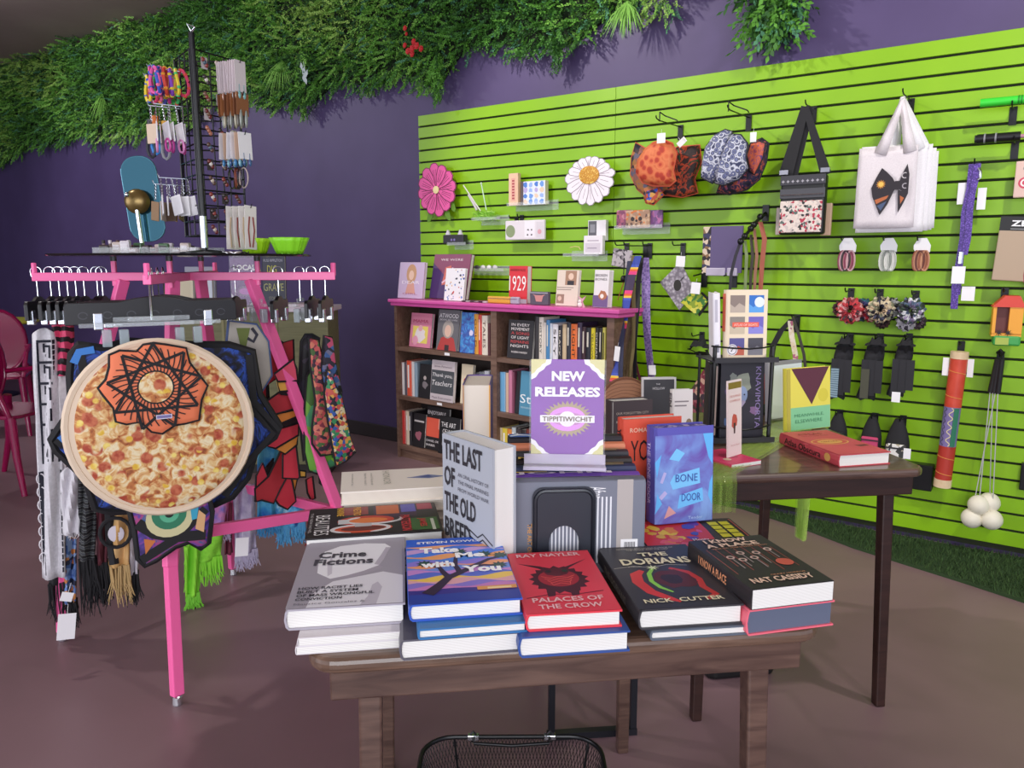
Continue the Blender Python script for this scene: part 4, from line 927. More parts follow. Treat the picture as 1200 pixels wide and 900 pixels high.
for k, (x0, y0, x1, y1, rr_, col, lab) in enumerate(((543, 217, 563, 247, .004, '#e9e2e0', 'slim white stick poking left out of the green filler'), (549, 228, 559, 246, .0075, '#d6cdd2', 'short white rolled card leaning on the thin stick in the green filler'), (564, 215, 570, 246, .0035, '#cfe8d0', 'pale green wand with a small top standing in the filler'))):
    a = oy(x0, y0, -.07); b2 = oy(x1, y1, -.06); m = M(); m.tube([a, b2], rr_, 8)
    if k == 2: m.ball(tuple(a), .007, 8)
    tag(m.build('stick', mat(col, .5), smooth=True), lab, 'stick')
# small boxed goods
def slab(name, label, cat, x0, y0, x1, y1, off, t, col, shapes=None, tilt=0, lean=0, bev=.002, group=None):
    c, W, Hh = wb(x0, y0, x1, y1, off)
    o = thing(name, label, cat, (c.x, -off, c.z-Hh/2), rot=(RY(tilt) @ RX(-lean)).to_euler(), group=group)
    M().bb((-W/2, 0, 0), (W/2, t, Hh)).build('body', mat(col, .5) if isinstance(col, str) else col, o, bevel=bev)
    if shapes: decal(o, 'print', [(p, mat(c_, .5) if isinstance(c_, str) else c_) for p, c_ in shapes(W, Hh)], XZ @ T(-W/2, 0, 0))
    return o, W, Hh
acr_shelf(594, 644, 241, 'clear acrylic shelf holding a tall pink box and a tile-pattern book')
slab('slim_box', 'slim tall pale pink box with red writing standing on an acrylic shelf', 'box', 596, 203, 607, 241, .07, .03, '#e6bfa0', lambda W, h: [(rect(W*.3, h*.15, W*.7, h*.85), '#e0a596')]+[(rect(W*.38, h*(.2+.09*k), W*.62, h*(.25+.09*k)), '#a83a44') for k in range(7)])
def tiles(W, h):
    o = [(rect(.001, .001, W-.001, h-.001), '#dfe4ee')]; rt = random.Random(2)
    for i in range(4):
        for j in range(4): o.append((blob(W*(.2+.22*i), h*(.14+.24*j), W*.085, 8, .3, rt), rt.choice(('#6f9be0', '#9ab4e8', '#e3c9b0', '#b7a8d8', '#4f7fd0'))))
    o.append((rect(.001, .001, W*.12, h), '#5a4a4e')); return o
slab('tile_pattern_book', 'white book with blue tile flowers standing on an acrylic shelf next to slim box', 'book', 610, 212, 639, 240, .06, .035, '#d9cdb4', tiles)
# hanging pouch packs
slab('sleep_mask_pack', 'white pack of sleep masks with small drawn faces hanging on the slatwall', 'pack', 592, 258, 638, 281, .07, .02, '#e3dbe0', lambda W, h: [(rect(W*.5, h*.12, W*.76, h*.95), '#efe9ee'), (circ(W*.14, h*.45, W*.12, h*.32), '#8a9a70'), (rect(W*.8, h*.1, W*.98, h*.9), '#d8d0d6'), ([(W*.56, h*.5), (W*.6, h*.56), (W*.62, h*.45)], '#2e2a30'), (circ(W*.58, h*.25, W*.02), '#4a4048'), (circ(W*.68, h*.25, W*.02), '#4a4048'), (circ(W*.68, h*.5, W*.018), '#2e2a30'), (circ(W*.88, h*.4, W*.05), '#d8a0a8')], bev=.006)
hook(606, 256, 'black hook carrying the white sleep mask pack', .08)
o, _ = acr_shelf(524, 546, 287, 'clear acrylic shelf under the black cat-ear case', .08)
c, W, Hh = wb(520, 275, 544, 286, .06)
o = thing('cat_ear_case', 'small black case with two white cat ears on an acrylic shelf', 'case', (c.x, -.06, c.z-Hh/2))
M().bb((-W/2, -.01, 0), (W/2, .04, Hh)).build('body', mat('#2a2630', .4), o, bevel=.008)
for s in (-1, 1): M(XZ @ T(s*W*.3, Hh, -.01)).prism([(-.02, -.004), (.02, -.004), (.004, .03), (-.004, .03)], 0, .012).build('ear', mat('#cfc9d4', .5), o)
decal(o, 'face_print', [(circ(-.012, Hh*.45, .008), mat('#7a6aa8', .5)), (circ(.012, Hh*.45, .008), mat('#7a6aa8', .5))], XZ @ T(0, 0, .010))
acr_shelf(546, 590, 317, 'empty clear acrylic shelf with rounded front above the red numerals book', .09)
for k in range(5):
    x = 552+7*k; p = oy(x, 313, -.05); o = M().ball((0, 0, 0), (.018, .012, .014), 8).build('stone_charm', mat(('#2a262a', '#3a343a', '#e8e2e6', '#f0ecee', '#d9d2d8')[k], .4), None, (p.x, -.05, p.z-.001), smooth=True)
    tag(o, ('black pebble charm first', 'dark pebble charm second', 'white pebble charm third', 'white pebble charm fourth', 'pale pebble charm last')[k]+' in a row on the empty-looking acrylic shelf', 'charm', 'pebble charms')
acr_shelf(660, 702, 300, 'clear acrylic shelf holding two small card decks')
slab('card_deck', 'white card box with pale print, lower and forward on the acrylic shelf', 'card box', 684, 276, 706, 298, .075, .03, '#ebe4ea', lambda W, h: [(rect(W*.08, h*.1, W*.9, h*.6), '#d6ccd6'), (rect(W*.2, h*.3, W*.7, h*.36), '#a597a8'), (rect(W*.2, h*.7, W*.8, h*.76), '#b8aab8')])
slab('card_deck', 'white and charcoal card box standing higher behind the pale one', 'card box', 689, 258, 710, 282, .04, .03, '#e8e2e6', lambda W, h: [(rect(W*.04, h*.2, W*.48, h*.96), '#5a5860'), (rect(W*.12, h*.4, W*.4, h*.8), '#8a8890')])
p = oy(672, 290, -.09); M1 = M(XZ); M1.tube([(0, 0, 0), (.03, .006, 0), (.06, .003, 0), (.07, -.012, 0)], .002, 5)
tag(M1.build('hair_pin', mat('#e2c08a', .3), None, (p.x-.03, -.08, p.z)), 'thin gold hair pin on the acrylic shelf left of card boxes', 'pin')
# wallets row
acr_shelf(720, 776, 268, 'clear acrylic shelf holding the three patterned wallets')
SK1 = ramp_mat('skull_print_pink', 'cells', 60, [(0, '#8a4a68'), (.35, '#b0607a'), (.6, '#6a3a5a'), (.8, '#c98a9a')], .55, 'CONSTANT')
SK2 = ramp_mat('skull_print_tan', 'cells', 70, [(0, '#b08a70'), (.4, '#c9a88a'), (.65, '#6a5048'), (.8, '#d9783a')], .55, 'CONSTANT')
SK3 = ramp_mat('print_violet', 'cells', 50, [(0, '#6f4a7a'), (.4, '#8f5f98'), (.7, '#b06a9a')], .55, 'CONSTANT')
for x0, x1, off, mt_, lab in ((722, 740, .05, SK1, 'pink patterned wallet at left of the three on the shelf'), (757, 776, .05, SK3, 'violet patterned wallet at right of the three on the shelf'), (733, 761, .075, SK2, 'tan wallet with skull face in the middle of the three on the shelf')):
    slab('wallet', lab, 'wallet', x0, 246, x1, 267, off, .018, mt_, (lambda W, h: [(circ(W*.3, h*.5, W*.08), '#2e2426'), (circ(W*.62, h*.5, W*.08), '#2e2426'), (circ(W*.46, h*.4, W*.05), '#3a2c2c')]) if mt_ is SK2 else None, bev=.006)
# ------------------------------------------------ hats
def printm(nm, cols, sc, kind='cells'): return ramp_mat(nm, kind, sc, [(k/len(cols), c_) for k, c_ in enumerate(cols)], .65, 'CONSTANT')
PIZ_H = ramp_mat('pepperoni_print', 'voronoi', 30, [(0, '#a83224'), (.36, '#b83c28'), (.44, '#d2603a'), (.7, '#dc7c4c'), (1, '#c8522f')], .65, distort=0)
def hatshape(name, label, px, py, w_, h_, off, mt_, rim, tilt=0, brim=None, yaw=0):
    """soft bucket hat hung by its edge: folded crown over a curved flat brim, seen from the side"""
    p = oy(px, py, -off); o = thing(name, label, 'hat', (p.x, -off, p.z), rot=(RZ(yaw) @ RY(tilt)).to_euler(), group='bucket hats on two hooks')
    def crown(u, v):
        a = -1+2*u; zz = -h_*v; wd = w_*(.36+.16*v**1.5)
        return (a*wd, -.075*math.cos(a*PI/2)*(.55+.45*v)-.004*math.sin(a*9), zz+.014*math.cos(a*PI/2)*(1-v)-.02*abs(a)**3*(1-v)-.03*(1-a*a)*v)
    M().sheet(crown, 14, 8).build('crown', mt_, o, smooth=True, solid=.004)
    def back(u, v):
        a = -1+2*u; zz = -h_*v; wd = w_*(.36+.16*v**1.5); return (a*wd, .055*math.cos(a*PI/2)*(.5+.5*v), zz-.02*abs(a)**3*(1-v)-.03*(1-a*a)*v)
    M().sheet(back, 14, 8).build('crown_back', mt_, o, smooth=True, solid=.004)
    def br(u, v):
        a = 2*PI*u; R1 = w_*.54*(1+.20*v); return (R1*math.cos(a), .07*math.sin(a)*(1+.45*v)-.0, -h_*.98-.03*v-.03*(1-math.cos(a)**2)+.012*math.sin(a*3))
    M().sheet(br, 28, 2).build('brim', brim or mt_, o, smooth=True, solid=.004)
    pts = [br(k/28, 1) for k in range(28)]; M().tube(pts, .004, 5, closed=True).build('edge_binding', rim, o, smooth=True)
    M().tube([(0, -.02, .012), (0, 0, .04), (0, .02, .012)], .002, 5).build('hang_loop', BLACK, o)
    return o
def fan_hat(name, label, pts_px, off, mt_, rim, t=.05, tagpos=None):
    """folded cap seen face on: outline traced to its real size on a plane before the wall, puffed to a soft thickness"""
    P = [oy(a, b2, -off) for a, b2 in pts_px]; cx = sum(p.x for p in P)/len(P); cz = sum(p.z for p in P)/len(P)
    pts = [(p.x-cx, p.z-cz) for p in P]
    o = thing(name, label, 'hat', (cx, -off, cz), group='hats on the slatwall hooks')
    n = len(pts); vs = []; fs = []
    rings = ((1.0, 0), (.93, .6), (.75, .92), (.45, 1.0), (.02, 1.02))
    for sgn in (1, -1):
        base = len(vs)
        for s_, h_ in rings: vs += [(p[0]*s_, -sgn*t*.5*h_-.004*math.sin(9*p[0]/.1*s_), p[1]*s_) for p in pts]
        for k in range(len(rings)-1):
            for j in range(n):
                q = (base+k*n+j, base+k*n+(j+1) % n, base+(k+1)*n+(j+1) % n, base+(k+1)*n+j); fs.append(q if sgn > 0 else q[::-1])
    m = M(); m.add(vs, fs); m.build('fabric', mt_, o, smooth=True)
    M().tube([(p[0], 0, p[1]) for p in pts], .0045, 6, closed=True).build('edge_binding', rim, o, smooth=True)
    return o
RIM_R = mat('#d0553a', .6); RIM_K = mat('#1e1a24', .6)
MIX = printm('carnival_print', ['#3a2a2e', '#a06a3a', '#5f5a6e', '#c27a4a', '#2a2a38', '#8a5a52'], 45)
FIRE = ramp_mat('ember_print', 'noise', 16, [(.3, '#1c1416'), (.45, '#3a2420'), (.52, '#c84a26'), (.6, '#1f1a1e'), (.68, '#3a6a3a'), (.75, '#d8502a')], .65, distort=2)
NAVY = ramp_mat('mandala_navy_print', 'voronoi', 42, [(.08, '#f0f0f8'), (.2, '#2f345a'), (.36, '#7d83ac'), (.5, '#23274a'), (.62, '#dcdeec'), (.8, '#2a2f55')], .6, distort=0)
GALX = ramp_mat('galaxy_print', 'noise', 22, [(.35, '#181426'), (.5, '#2e2348'), (.6, '#c05a34'), (.66, '#5a3a7a'), (.75, '#1a1628')], .65, distort=2)
hook(798, 149, 'forked black hook holding the pizza print hats', .30); hook(878, 138, 'forked black hook holding the navy print hats', .30)
for px, py in ((798, 149), (878, 138)):
    p = oy(px, py, -.1); o = thing('hook_fork', 'short crosswise fork wired to the '+('pizza' if px == 798 else 'navy')+' hats hook', 'hook', (p.x, -.22, p.z+.012))
    M().tube([(-.05, -.03, .045), (-.035, 0, .03), (.03, 0, .002), (.045, -.02, -.012)], .003, 6).build('wire', BLACKM, o, smooth=True); M().tube([(-.05, -.03, .045), (-.05, -.03, .0)], .003, 6).build('tip', BLACKM, o, smooth=True)
fan_hat('folded_hat', 'patchwork patterned hat showing its left side behind the pizza hat', [(745, 167), (740, 185), (739, 205), (747, 222), (757, 230), (756, 236), (765, 235), (772, 226), (785, 222), (775, 190), (760, 176)], .13, MIX, RIM_R, .06)
fan_hat('folded_hat', 'dark hat with red and green flames behind the pizza hat at its right', [(780, 178), (795, 172), (820, 170), (822, 190), (814, 210), (818, 226), (800, 231), (775, 228), (768, 205)], .11, FIRE, RIM_R, .07)
fan_hat('folded_hat', 'blue and orange speckled hat low behind the flame hat', [(758, 224), (772, 220), (778, 228), (766, 240), (757, 238)], .16, printm('speckle_blue', ['#3a5ac0', '#d8a050', '#2a2a48', '#c0503a'], 60), RIM_R, .04)
fan_hat('folded_hat', 'pizza print hat with red pepperoni hanging in front on the left hook', [(766, 167), (758, 173), (748, 187), (746, 203), (753, 214), (766, 218), (785, 218), (792, 212), (789, 200), (793, 180), (788, 168), (778, 164)], .22, PIZ_H, RIM_R, .09)
fan_hat('folded_hat', 'galaxy print hat with an orange curl at right behind the navy hat', [(880, 168), (893, 162), (901, 168), (898, 190), (890, 210), (876, 222), (855, 228), (840, 226), (850, 200)], .12, GALX, RIM_K, .08)
fan_hat('folded_hat', 'orange flame print flap at far right behind the navy hat', [(880, 168), (890, 166), (897, 168), (894, 185), (884, 205), (879, 200), (876, 182)], .18, ramp_mat('sunset_print', 'noise', 24, [(.35, '#8a3a5a'), (.5, '#d8683a'), (.65, '#5a3a78')], .65, distort=2), RIM_K, .03)
fan_hat('folded_hat', 'white and navy mandala hat, left half of the folded pair on the right hook', [(850, 152), (838, 158), (828, 172), (824, 190), (822, 208), (835, 215), (848, 200), (852, 182), (856, 165), (858, 154)], .22, NAVY, RIM_K, .08)
fan_hat('folded_hat', 'white and navy mandala hat, right half in front of the galaxy hat', [(858, 157), (868, 158), (876, 168), (874, 185), (877, 197), (866, 210), (848, 217), (838, 215), (843, 195), (850, 172)], .25, NAVY, RIM_K, .08)
def ptag(px, py, w_, h_, off, label, rz=0, col=WHITE):
    p = oy(px, py, -off); o = thing('price_tag', label, 'tag', p, rot=(RY(rz)).to_euler(), group='white price tags')
    M().bb((-w_/2, -.0006, -h_), (w_/2, 0, 0)).build('card', col, o); M().tube([(0, 0, 0), (0, .004, .02)], .0006, 4).build('string', WHITE, o); return o
ptag(775, 156, .045, .048, .275, 'white price tag on the pizza print hat'); ptag(797, 164, .05, .03, .16, 'tilted white price tag between the pizza hat and flame hat', -40); ptag(883, 155, .03, .045, .19, 'white price tag on the orange flap of the galaxy hat')
# ------------------------------------------------ cross body bag
hook(944, 121, 'black hook carrying the skull crossbody bag', .15, tip=True); 
c, W, Hh = wb(913, 204, 970, 275, .14)
o = thing('crossbody_bag', 'black crossbody bag with a skull and red rose print pocket and wide straps', 'bag', (c.x, -.14, c.z-Hh/2))
SKR = ramp_mat('skull_rose_print', 'cells', 95, [(0, '#e6d6cc'), (.34, '#cfc0ba'), (.55, '#b8344c'), (.72, '#e2d0c6'), (.84, '#5a6a64'), (.93, '#2e2a2c')], .6, 'CONSTANT')
M().bb((-W*.46, -.02, 0), (W*.46, .03, Hh*.98)).build('bag_body', BLACK, o, bevel=.012, seg=3)
M().bb((-W*.44, -.03, .01), (W*.42, -.02, Hh*.56)).build('print_pocket', SKR, o, bevel=.004)
M().bb((-W*.46, -.026, Hh*.6), (W*.46, -.02, Hh*.76)).build('zip_pocket', mat('#4a4a50', .5), o, bevel=.002)
M().bb((-W*.46, -.027, Hh*.82), (W*.46, -.02, Hh*.98)).build('top_flap', mat('#3c3b42', .55), o, bevel=.002)
m = M(XZ @ T(0, 0, .028))
for k in range(9): m.poly(star(-W*.4+W*.1*k, Hh*.88, .008, .004, 4), 0)
m.build('flap_trim', mat('#a9a6ae', .5), o)
M().tube([(-W*.44, -.031, Hh*.66), (W*.44, -.031, Hh*.66)], .002, 5).build('zip', CHROME, o)
t_ = oy(944, 122, -.14); top = Vector((t_.x-c.x, .0, t_.z-(c.z-Hh/2)-.01))
for s, nm in ((-1, 'strap'), (1, 'strap')):
    e = Vector((s*W*.42, .01, Hh*.97)); wd = .034 if s < 0 else .024; d = (e-top); n_ = Vector((-d.z, 0, d.x)).normalized()*wd
    for q in (0, 1) if s < 0 else (0,):
        m = M(); y = .012*q; vs = []
        for t in (0, .5, 1): p = top.lerp(e, t)+Vector((q*.02, y, 0)); k = .55+.45*t; vs += [p-n_*k, p+n_*k]
        m.add(vs, [(0, 1, 3, 2), (2, 3, 5, 4)]); m.build(nm, mat('#1b1a1e', .7), o, solid=.003)
    M().bb((e.x-.02, -.014, e.z+.01), (e.x+.02, -.006, e.z+.03)).build('buckle', mat('#8a8a92', .3, .8), o)
slab('fabric_pouch', 'pale floral pouch hanging behind the lower left of the crossbody bag', 'pouch', 909, 243, 930, 275, .09, .02, '#d9c6bf', bev=.004)
slab('fabric_pouch', 'beige pouch edge hanging behind the lower right of the crossbody bag', 'pouch', 962, 238, 974, 276, .09, .02, '#c9a88f', bev=.004)
# ------------------------------------------------ tote bags
hook(1058, 108, 'black hook carrying the stack of white tote bags', .22, tip=True)
TOTE = ramp_mat('cotton_canvas', 'noise', 240, [(.3, '#d9d0d4'), (.7, '#e6dee1')], .85, bump=.05); TOTE_B = ramp_mat('white_canvas', 'noise', 240, [(.3, '#e9e5ea'), (.7, '#f4f1f4')], .85)
for k, (x0, y0, x1, y1, off, lab) in enumerate(((1012, 180, 1098, 268, .08, 'hindmost white tote bag of the stack, sticking out furthest right'), (1010, 176, 1095, 270, .11, 'fourth white tote bag from the front of the stack'), (1008, 172, 1091, 271, .14, 'third white tote bag from the front of the stack'), (1006, 170, 1085, 272, .17, 'second white tote bag from the front, just behind the bow print'), (1003, 172, 1074, 267, .20, 'front cream tote bag printed with a black celestial bow'))):
    c, W, Hh = wb(x0, y0, x1, y1, off); o = thing('tote_bag', lab, 'bag', (c.x, -off, c.z-Hh/2), rz=(0, 3, -2, 2, 0)[k], group='white tote bags on one hook')
    mt_ = TOTE if k == 4 else TOTE_B; ws = lambda u, v: .006*math.sin(6*u+5*v+k)+.004*math.sin(17*u-9*v)
    def front(u, v): return ((u-.5)*W*(1-.04*v), -.012*math.sin(PI*u)*(1-v*.3)-ws(u, v)*.5, Hh*v-.01*math.sin(PI*u)*(1 if v > .9 else 0)*2)
    def back(u, v): return ((u-.5)*W*(1-.04*v), .006*math.sin(PI*u)+.002, Hh*v)
    m = M(); m.sheet(front, 12, 10); m.sheet(back, 4, 4); m.build('canvas', mt_, o, smooth=True, solid=.002)
    tp = oy(1058, 114+k*1.0, -off); tx, tz = tp.x-c.x, tp.z-(c.z-Hh/2)
    for q in ((-1, 1) if k in (0, 2, 4) else (1,)):
        bx_ = -W*.12 if q < 0 else W*.36
        vs = []; d = Vector((bx_-tx, 0, Hh-tz)); n_ = Vector((-d.z, 0, d.x)).normalized()*.026
        for t in (0, .35, .7, 1.0): p = Vector((tx, -.004, tz)).lerp(Vector((bx_, -.008, Hh-.03)), t); kk = .35+.65*t; vs += [p-n_*kk, p-n_*kk*.1+Vector((0, -.009, 0)), p+n_*kk]
        M().add(vs, [(3*j+i, 3*j+i+1, 3*j+i+4, 3*j+i+3) for j in range(3) for i in range(2)]).build('handle', mt_, o, solid=.002, smooth=True)
    if k == 4:
        S = Hh/95; B_ = lambda px, py: ((px-1003)/71*W-W/2, (267-py)/95*Hh)
        L1 = [B_(*p) for p in ((1034, 197), (1040, 202), (1047, 209), (1051, 216), (1051, 222), (1048, 227), (1025, 231), (1023, 220), (1028, 208))]; L2 = [B_(*p) for p in ((1025, 230), (1049, 226), (1043, 240), (1035, 252))]
        R1 = [B_(*p) for p in ((1055, 214), (1058, 205), (1063, 194), (1066, 206), (1066, 228), (1060, 226), (1055, 222))]; R2 = [B_(*p) for p in ((1054, 223), (1066, 228), (1061, 240), (1056, 250))]
        K_ = mat('#2b252c', .7); blu = mat('#4a5a7a', .7); orr = mat('#b8683e', .7)
        sh = [(L1, K_), (L2, K_), (R1, K_), (R2, K_), ([B_(*p) for p in ((1050, 213), (1058, 213), (1058, 223), (1050, 223))], K_)]
        cx, cy = B_(1034, 216); sh += [(star(cx, cy, .02, .012, 12), mat('#c98a3a', .7)), (circ(cx, cy, .010), mat('#e8c05a', .7)), ([B_(*p) for p in ((1028, 234), (1044, 229), (1042, 233), (1030, 239))], orr), ([B_(*p) for p in ((1031, 241), (1042, 236), (1036, 247))], blu)]
        cx, cy = B_(1061, 207); sh += [(stroke(circ(cx, cy, .011, None, 12, 60, 300), .004), mat('#b9b2b6', .7)), (stroke(circ(*B_(1062, 219), .010, None, 12, 60, 300), .004), mat('#a9a2aa', .7)), ([B_(*p) for p in ((1057, 230), (1062, 233), (1058, 240))], orr)]
        decal(o, 'bow_print', sh, XZ @ T(0, 0, .022), lift=.0006)
# ------------------------------------------------ hair tie cards
def loops(o, w_, h_, cols, n, r6):
    for k in range(n):
        cx = (k/(n-1)-.5)*w_*.5; m = M(); a = w_*.22
        m.tube([(cx+a*math.cos(q*PI/8), -.004*(k % 3)-.004, -h_*.55+h_*.42*math.sin(q*PI/8)) for q in range(16)], .004, 5, closed=True); m.build('hair_tie', mat(cols[k % len(cols)], .6), o, smooth=True)
for px, cols, lab in ((993, ('#8a3a52', '#c8a0a4', '#3a2a36', '#b06a7a'), 'card of mauve and burgundy hair ties, leftmost of three'), (1041, ('#d8d8d2', '#b9bcb4', '#8a8f88', '#e4e2dc'), 'card of grey and white hair ties, middle of three'), (1080, ('#9a5a42', '#c08a6a', '#6a3a32', '#b87a60'), 'card of rust brown hair ties, rightmost of three')):
    c, W, Hh = wb(px-12, 279, px+12, 318, .10); o = thing('hair_tie_card', lab, 'hair ties', (c.x, -.10, c.z+Hh/2), group='hair tie cards')
    M(XZ).prism([(-W*.4, -Hh*.34), (-W*.42, -Hh*.22), (-W*.2, 0), (W*.2, 0), (W*.42, -Hh*.22), (W*.4, -Hh*.42), (-W*.3, -Hh*.42)], 0, .002).build('card', WHITE, o)
    o2 = o; m = None
    for k in range(6):
        cx = (k/5-.5)*W*.42; M().tube([(cx+W*.2*math.cos(q*PI/7), -.006-.003*(k % 3), -Hh*.68+Hh*.30*math.sin(q*PI/7)) for q in range(14)], .0042, 5, closed=True).build('hair_tie', mat(cols[k % 4], .6), o, smooth=True)
    hook(px, 281, {993: 'black hook of the mauve hair tie card', 1041: 'black hook of the grey hair tie card', 1080: 'black hook of the rust hair tie card'}[px], .12)
# ------------------------------------------------ scrunchie bunches
def scrunchy(px, py, rpx, off, cols, sc, lab, nm='scrunchie'):
    p = oy(px, py, -off); q = oy(px, py-rpx, -off); R = q.z-p.z; o = thing(nm, lab, 'scrunchie', p, group='scrunchies on three hooks')
    m = M(); N_ = 40
    def ring(u, v):
        a = 2*PI*u; b2 = 2*PI*v; rr_ = R*.42*(1+.22*math.sin(a*13+b2*2)+.12*math.sin(a*7-b2*3)); return ((R*.56+rr_*math.cos(b2))*math.cos(a), rr_*math.sin(b2)*1.1, (R*.62+rr_*math.cos(b2))*math.sin(a))
    m.sheet(ring, 44, 10); m.build('ruffle', printm('scrunchie_'+lab[:14].replace(' ', '_'), cols, sc), o, smooth=True); return o
for px, py, rp, off, cols, lab in ((996, 364, 15, .10, ['#c23a42', '#8a2a34', '#d8a0a0', '#3a2a30', '#c84a50'], 'red patterned scrunchie in front on the left hook'), (985, 362, 9, .05, ['#5a2a36', '#3a2028'], 'dark maroon scrunchie peeking out at far left behind the red one'), (1010, 363, 13, .05, ['#3a3a6a', '#5a3a72', '#2a2a3a', '#2f6a72'], 'blue and purple scrunchie behind the red one'),
                                      (1020, 367, 10, .06, ['#b83240', '#e0a8a8', '#7a2430'], 'small red scrunchie at left on the middle hook'), (1032, 363, 15, .11, ['#d8c8a8', '#2a262e', '#8a8a70', '#3a3a52', '#c8b090'], 'cream and black scrunchie in front on the middle hook'), (1044, 361, 12, .06, ['#9a9a9a', '#4a4a50', '#25252a'], 'grey and black scrunchie at right on the middle hook'), (1034, 376, 9, .05, ['#4a2a30', '#2a1a20'], 'dark brown scrunchie low behind the cream one on the middle hook'),
                                      (1068, 364, 15, .10, ['#5a6a82', '#d8d8da', '#2a2a32', '#8a7a9a', '#3a4a3a'], 'blue grey and white scrunchie in front on the right hook'), (1062, 377, 11, .07, ['#a8a4ac', '#3a3440', '#d0ccd2'], 'black and pale scrunchie hanging lower on the right hook'), (1076, 377, 9, .05, ['#2a2228', '#54404a'], 'very dark scrunchie at far right, behind the pale one')):
    scrunchy(px, py, rp, off, cols, 70, lab)
for px, py, lab in ((998, 340, 'black hook of the red scrunchies'), (1032, 341, 'black hook of the cream scrunchies'), (1074, 343, 'black hook of the blue grey scrunchies')): hook(px, py, lab, .13, .10)
# ------------------------------------------------ black fabric belts
def belt_bunch(px, y0, y1, w_, off, lab, accent=None, label_card=False):
    a = oy(px, y0, -off); b2 = oy(px, y1, -off); L_ = a.z-b2.z; o = thing('folded_belt_bag', lab, 'belt bag', (a.x, -off, a.z), group='black belt bags')
    m = M(); 
    def body(u, v):
        an = 2*PI*u; wd = w_*(.35+.25*min(1, v*3)+.12*math.sin(v*7)); return (wd*math.cos(an)*.9-.035*v, .03*math.sin(an), -L_*v+.008*math.sin(an*4))
    m.sheet(body, 16, 12); m.build('fabric', ramp_mat('black_webbing', 'noise', 60, [(.4, '#17161a'), (.6, '#26252b')], .8), o, smooth=True)
    def ruff(u, v):
        an = 2*PI*u; R = w_*(.55+.12*math.sin(an*7)); return (R*math.cos(an), -.03-.02*v, -L_*.12+R*.8*math.sin(an)*(1-.8*v))
    M().sheet(ruff, 28, 3).build('gathered_top', mat('#1d1c21', .85), o, smooth=True)
    m = M()
    for k in range(3): m.bb((-w_*.5+.03*k-.02, -.036-.004*k, -L_*(.98-.05*k)), (-w_*.5+.03*k+.012, -.033-.004*k, -L_*.35))
    m.build('straps', mat('#201f25', .6), o)
    if accent: M().bb((-w_*.75, -.044, -L_*.98), (-w_*.25, -.040, -L_*.50)).build('patterned_strap', accent, o)
    if label_card: M().bb((-.01-.03, -.05, -L_*1.1), (.025-.03, -.049, -L_*.92)).build('price_tag', WHITE, o)
    return o
BLUEP = ramp_mat('blue_woven_strap', 'wave', 30, [(.3, '#5a7080'), (.6, '#8fa8b4')], .7, distort=3)
belt_bunch(993, 395, 467, .07, .10, 'black belt bag with a blue grey woven strap, leftmost of three', BLUEP)
belt_bunch(1029, 396, 468, .07, .10, 'black belt bag with an olive strap edge, middle of three', mat('#4a4a3c', .7))
belt_bunch(1064, 397, 464, .06, .10, 'black belt bag with a white price tag, rightmost of three', None, True)
for px, lab in ((997, 'black hook of the left belt bag'), (1032, 'black hook of the middle belt bag'), (1066, 'black hook of the right belt bag')): hook(px, 393, lab, .13)
# lower pouches
def pouch(px, y0, y1, w_, off, lab, col2, tagc=False):
    a = oy(px, y0, -off); b2 = oy(px, y1, -off); L_ = a.z-b2.z; o = thing('belt_pouch', lab, 'pouch', (a.x, -off, a.z), group='small black pouches low on the slatwall')
    def body(u, v):
        an = 2*PI*u; wd = w_*(.25+.5*math.sin(min(1, v*1.3)*PI/2)); return (wd*math.cos(an), .035*math.sin(an)*(.4+.6*v), -L_*v)
    M().sheet(body, 16, 8).build('fabric', mat('#1a191d', .75), o, smooth=True)
    M().bb((-w_*.6, -.045, -L_), (w_*.6, -.03, -L_*.62)).build('lower_pocket', mat(col2, .6) if isinstance(col2, str) else col2, o, bevel=.006)
    M().bb((-w_*.62, -.048, -L_*.74), (w_*.62, -.044, -L_*.70)).build('zip_strip', mat('#2a282e', .6), o)
    if tagc: M().bb((w_*.5, -.05, -L_*.95), (w_*.5+.03, -.049, -L_*.68)).build('price_tag', WHITE, o)
pouch(983, 484, 516, .06, .08, 'small black pouch half hidden behind the yellow and green book', '#1a191d')
pouch(1023, 488, 524, .06, .08, 'small black pouch with a pink pocket, middle of the low row', '#c2406a')
pouch(1054, 491, 536, .07, .08, 'small black pouch with a white floral pocket and tag, right of the low row', ramp_mat('white_floral', 'cells', 60, [(0, '#e4e0dc'), (.5, '#b9b09a'), (.7, '#3a3a3a')], .6, 'CONSTANT'), True)
for px, py, lab in ((985, 482, 'black hook of the left low pouch'), (1026, 486, 'black hook of the pink pocket pouch'), (1059, 489, 'black hook of the floral pocket pouch')): hook(px, py, lab, .1)
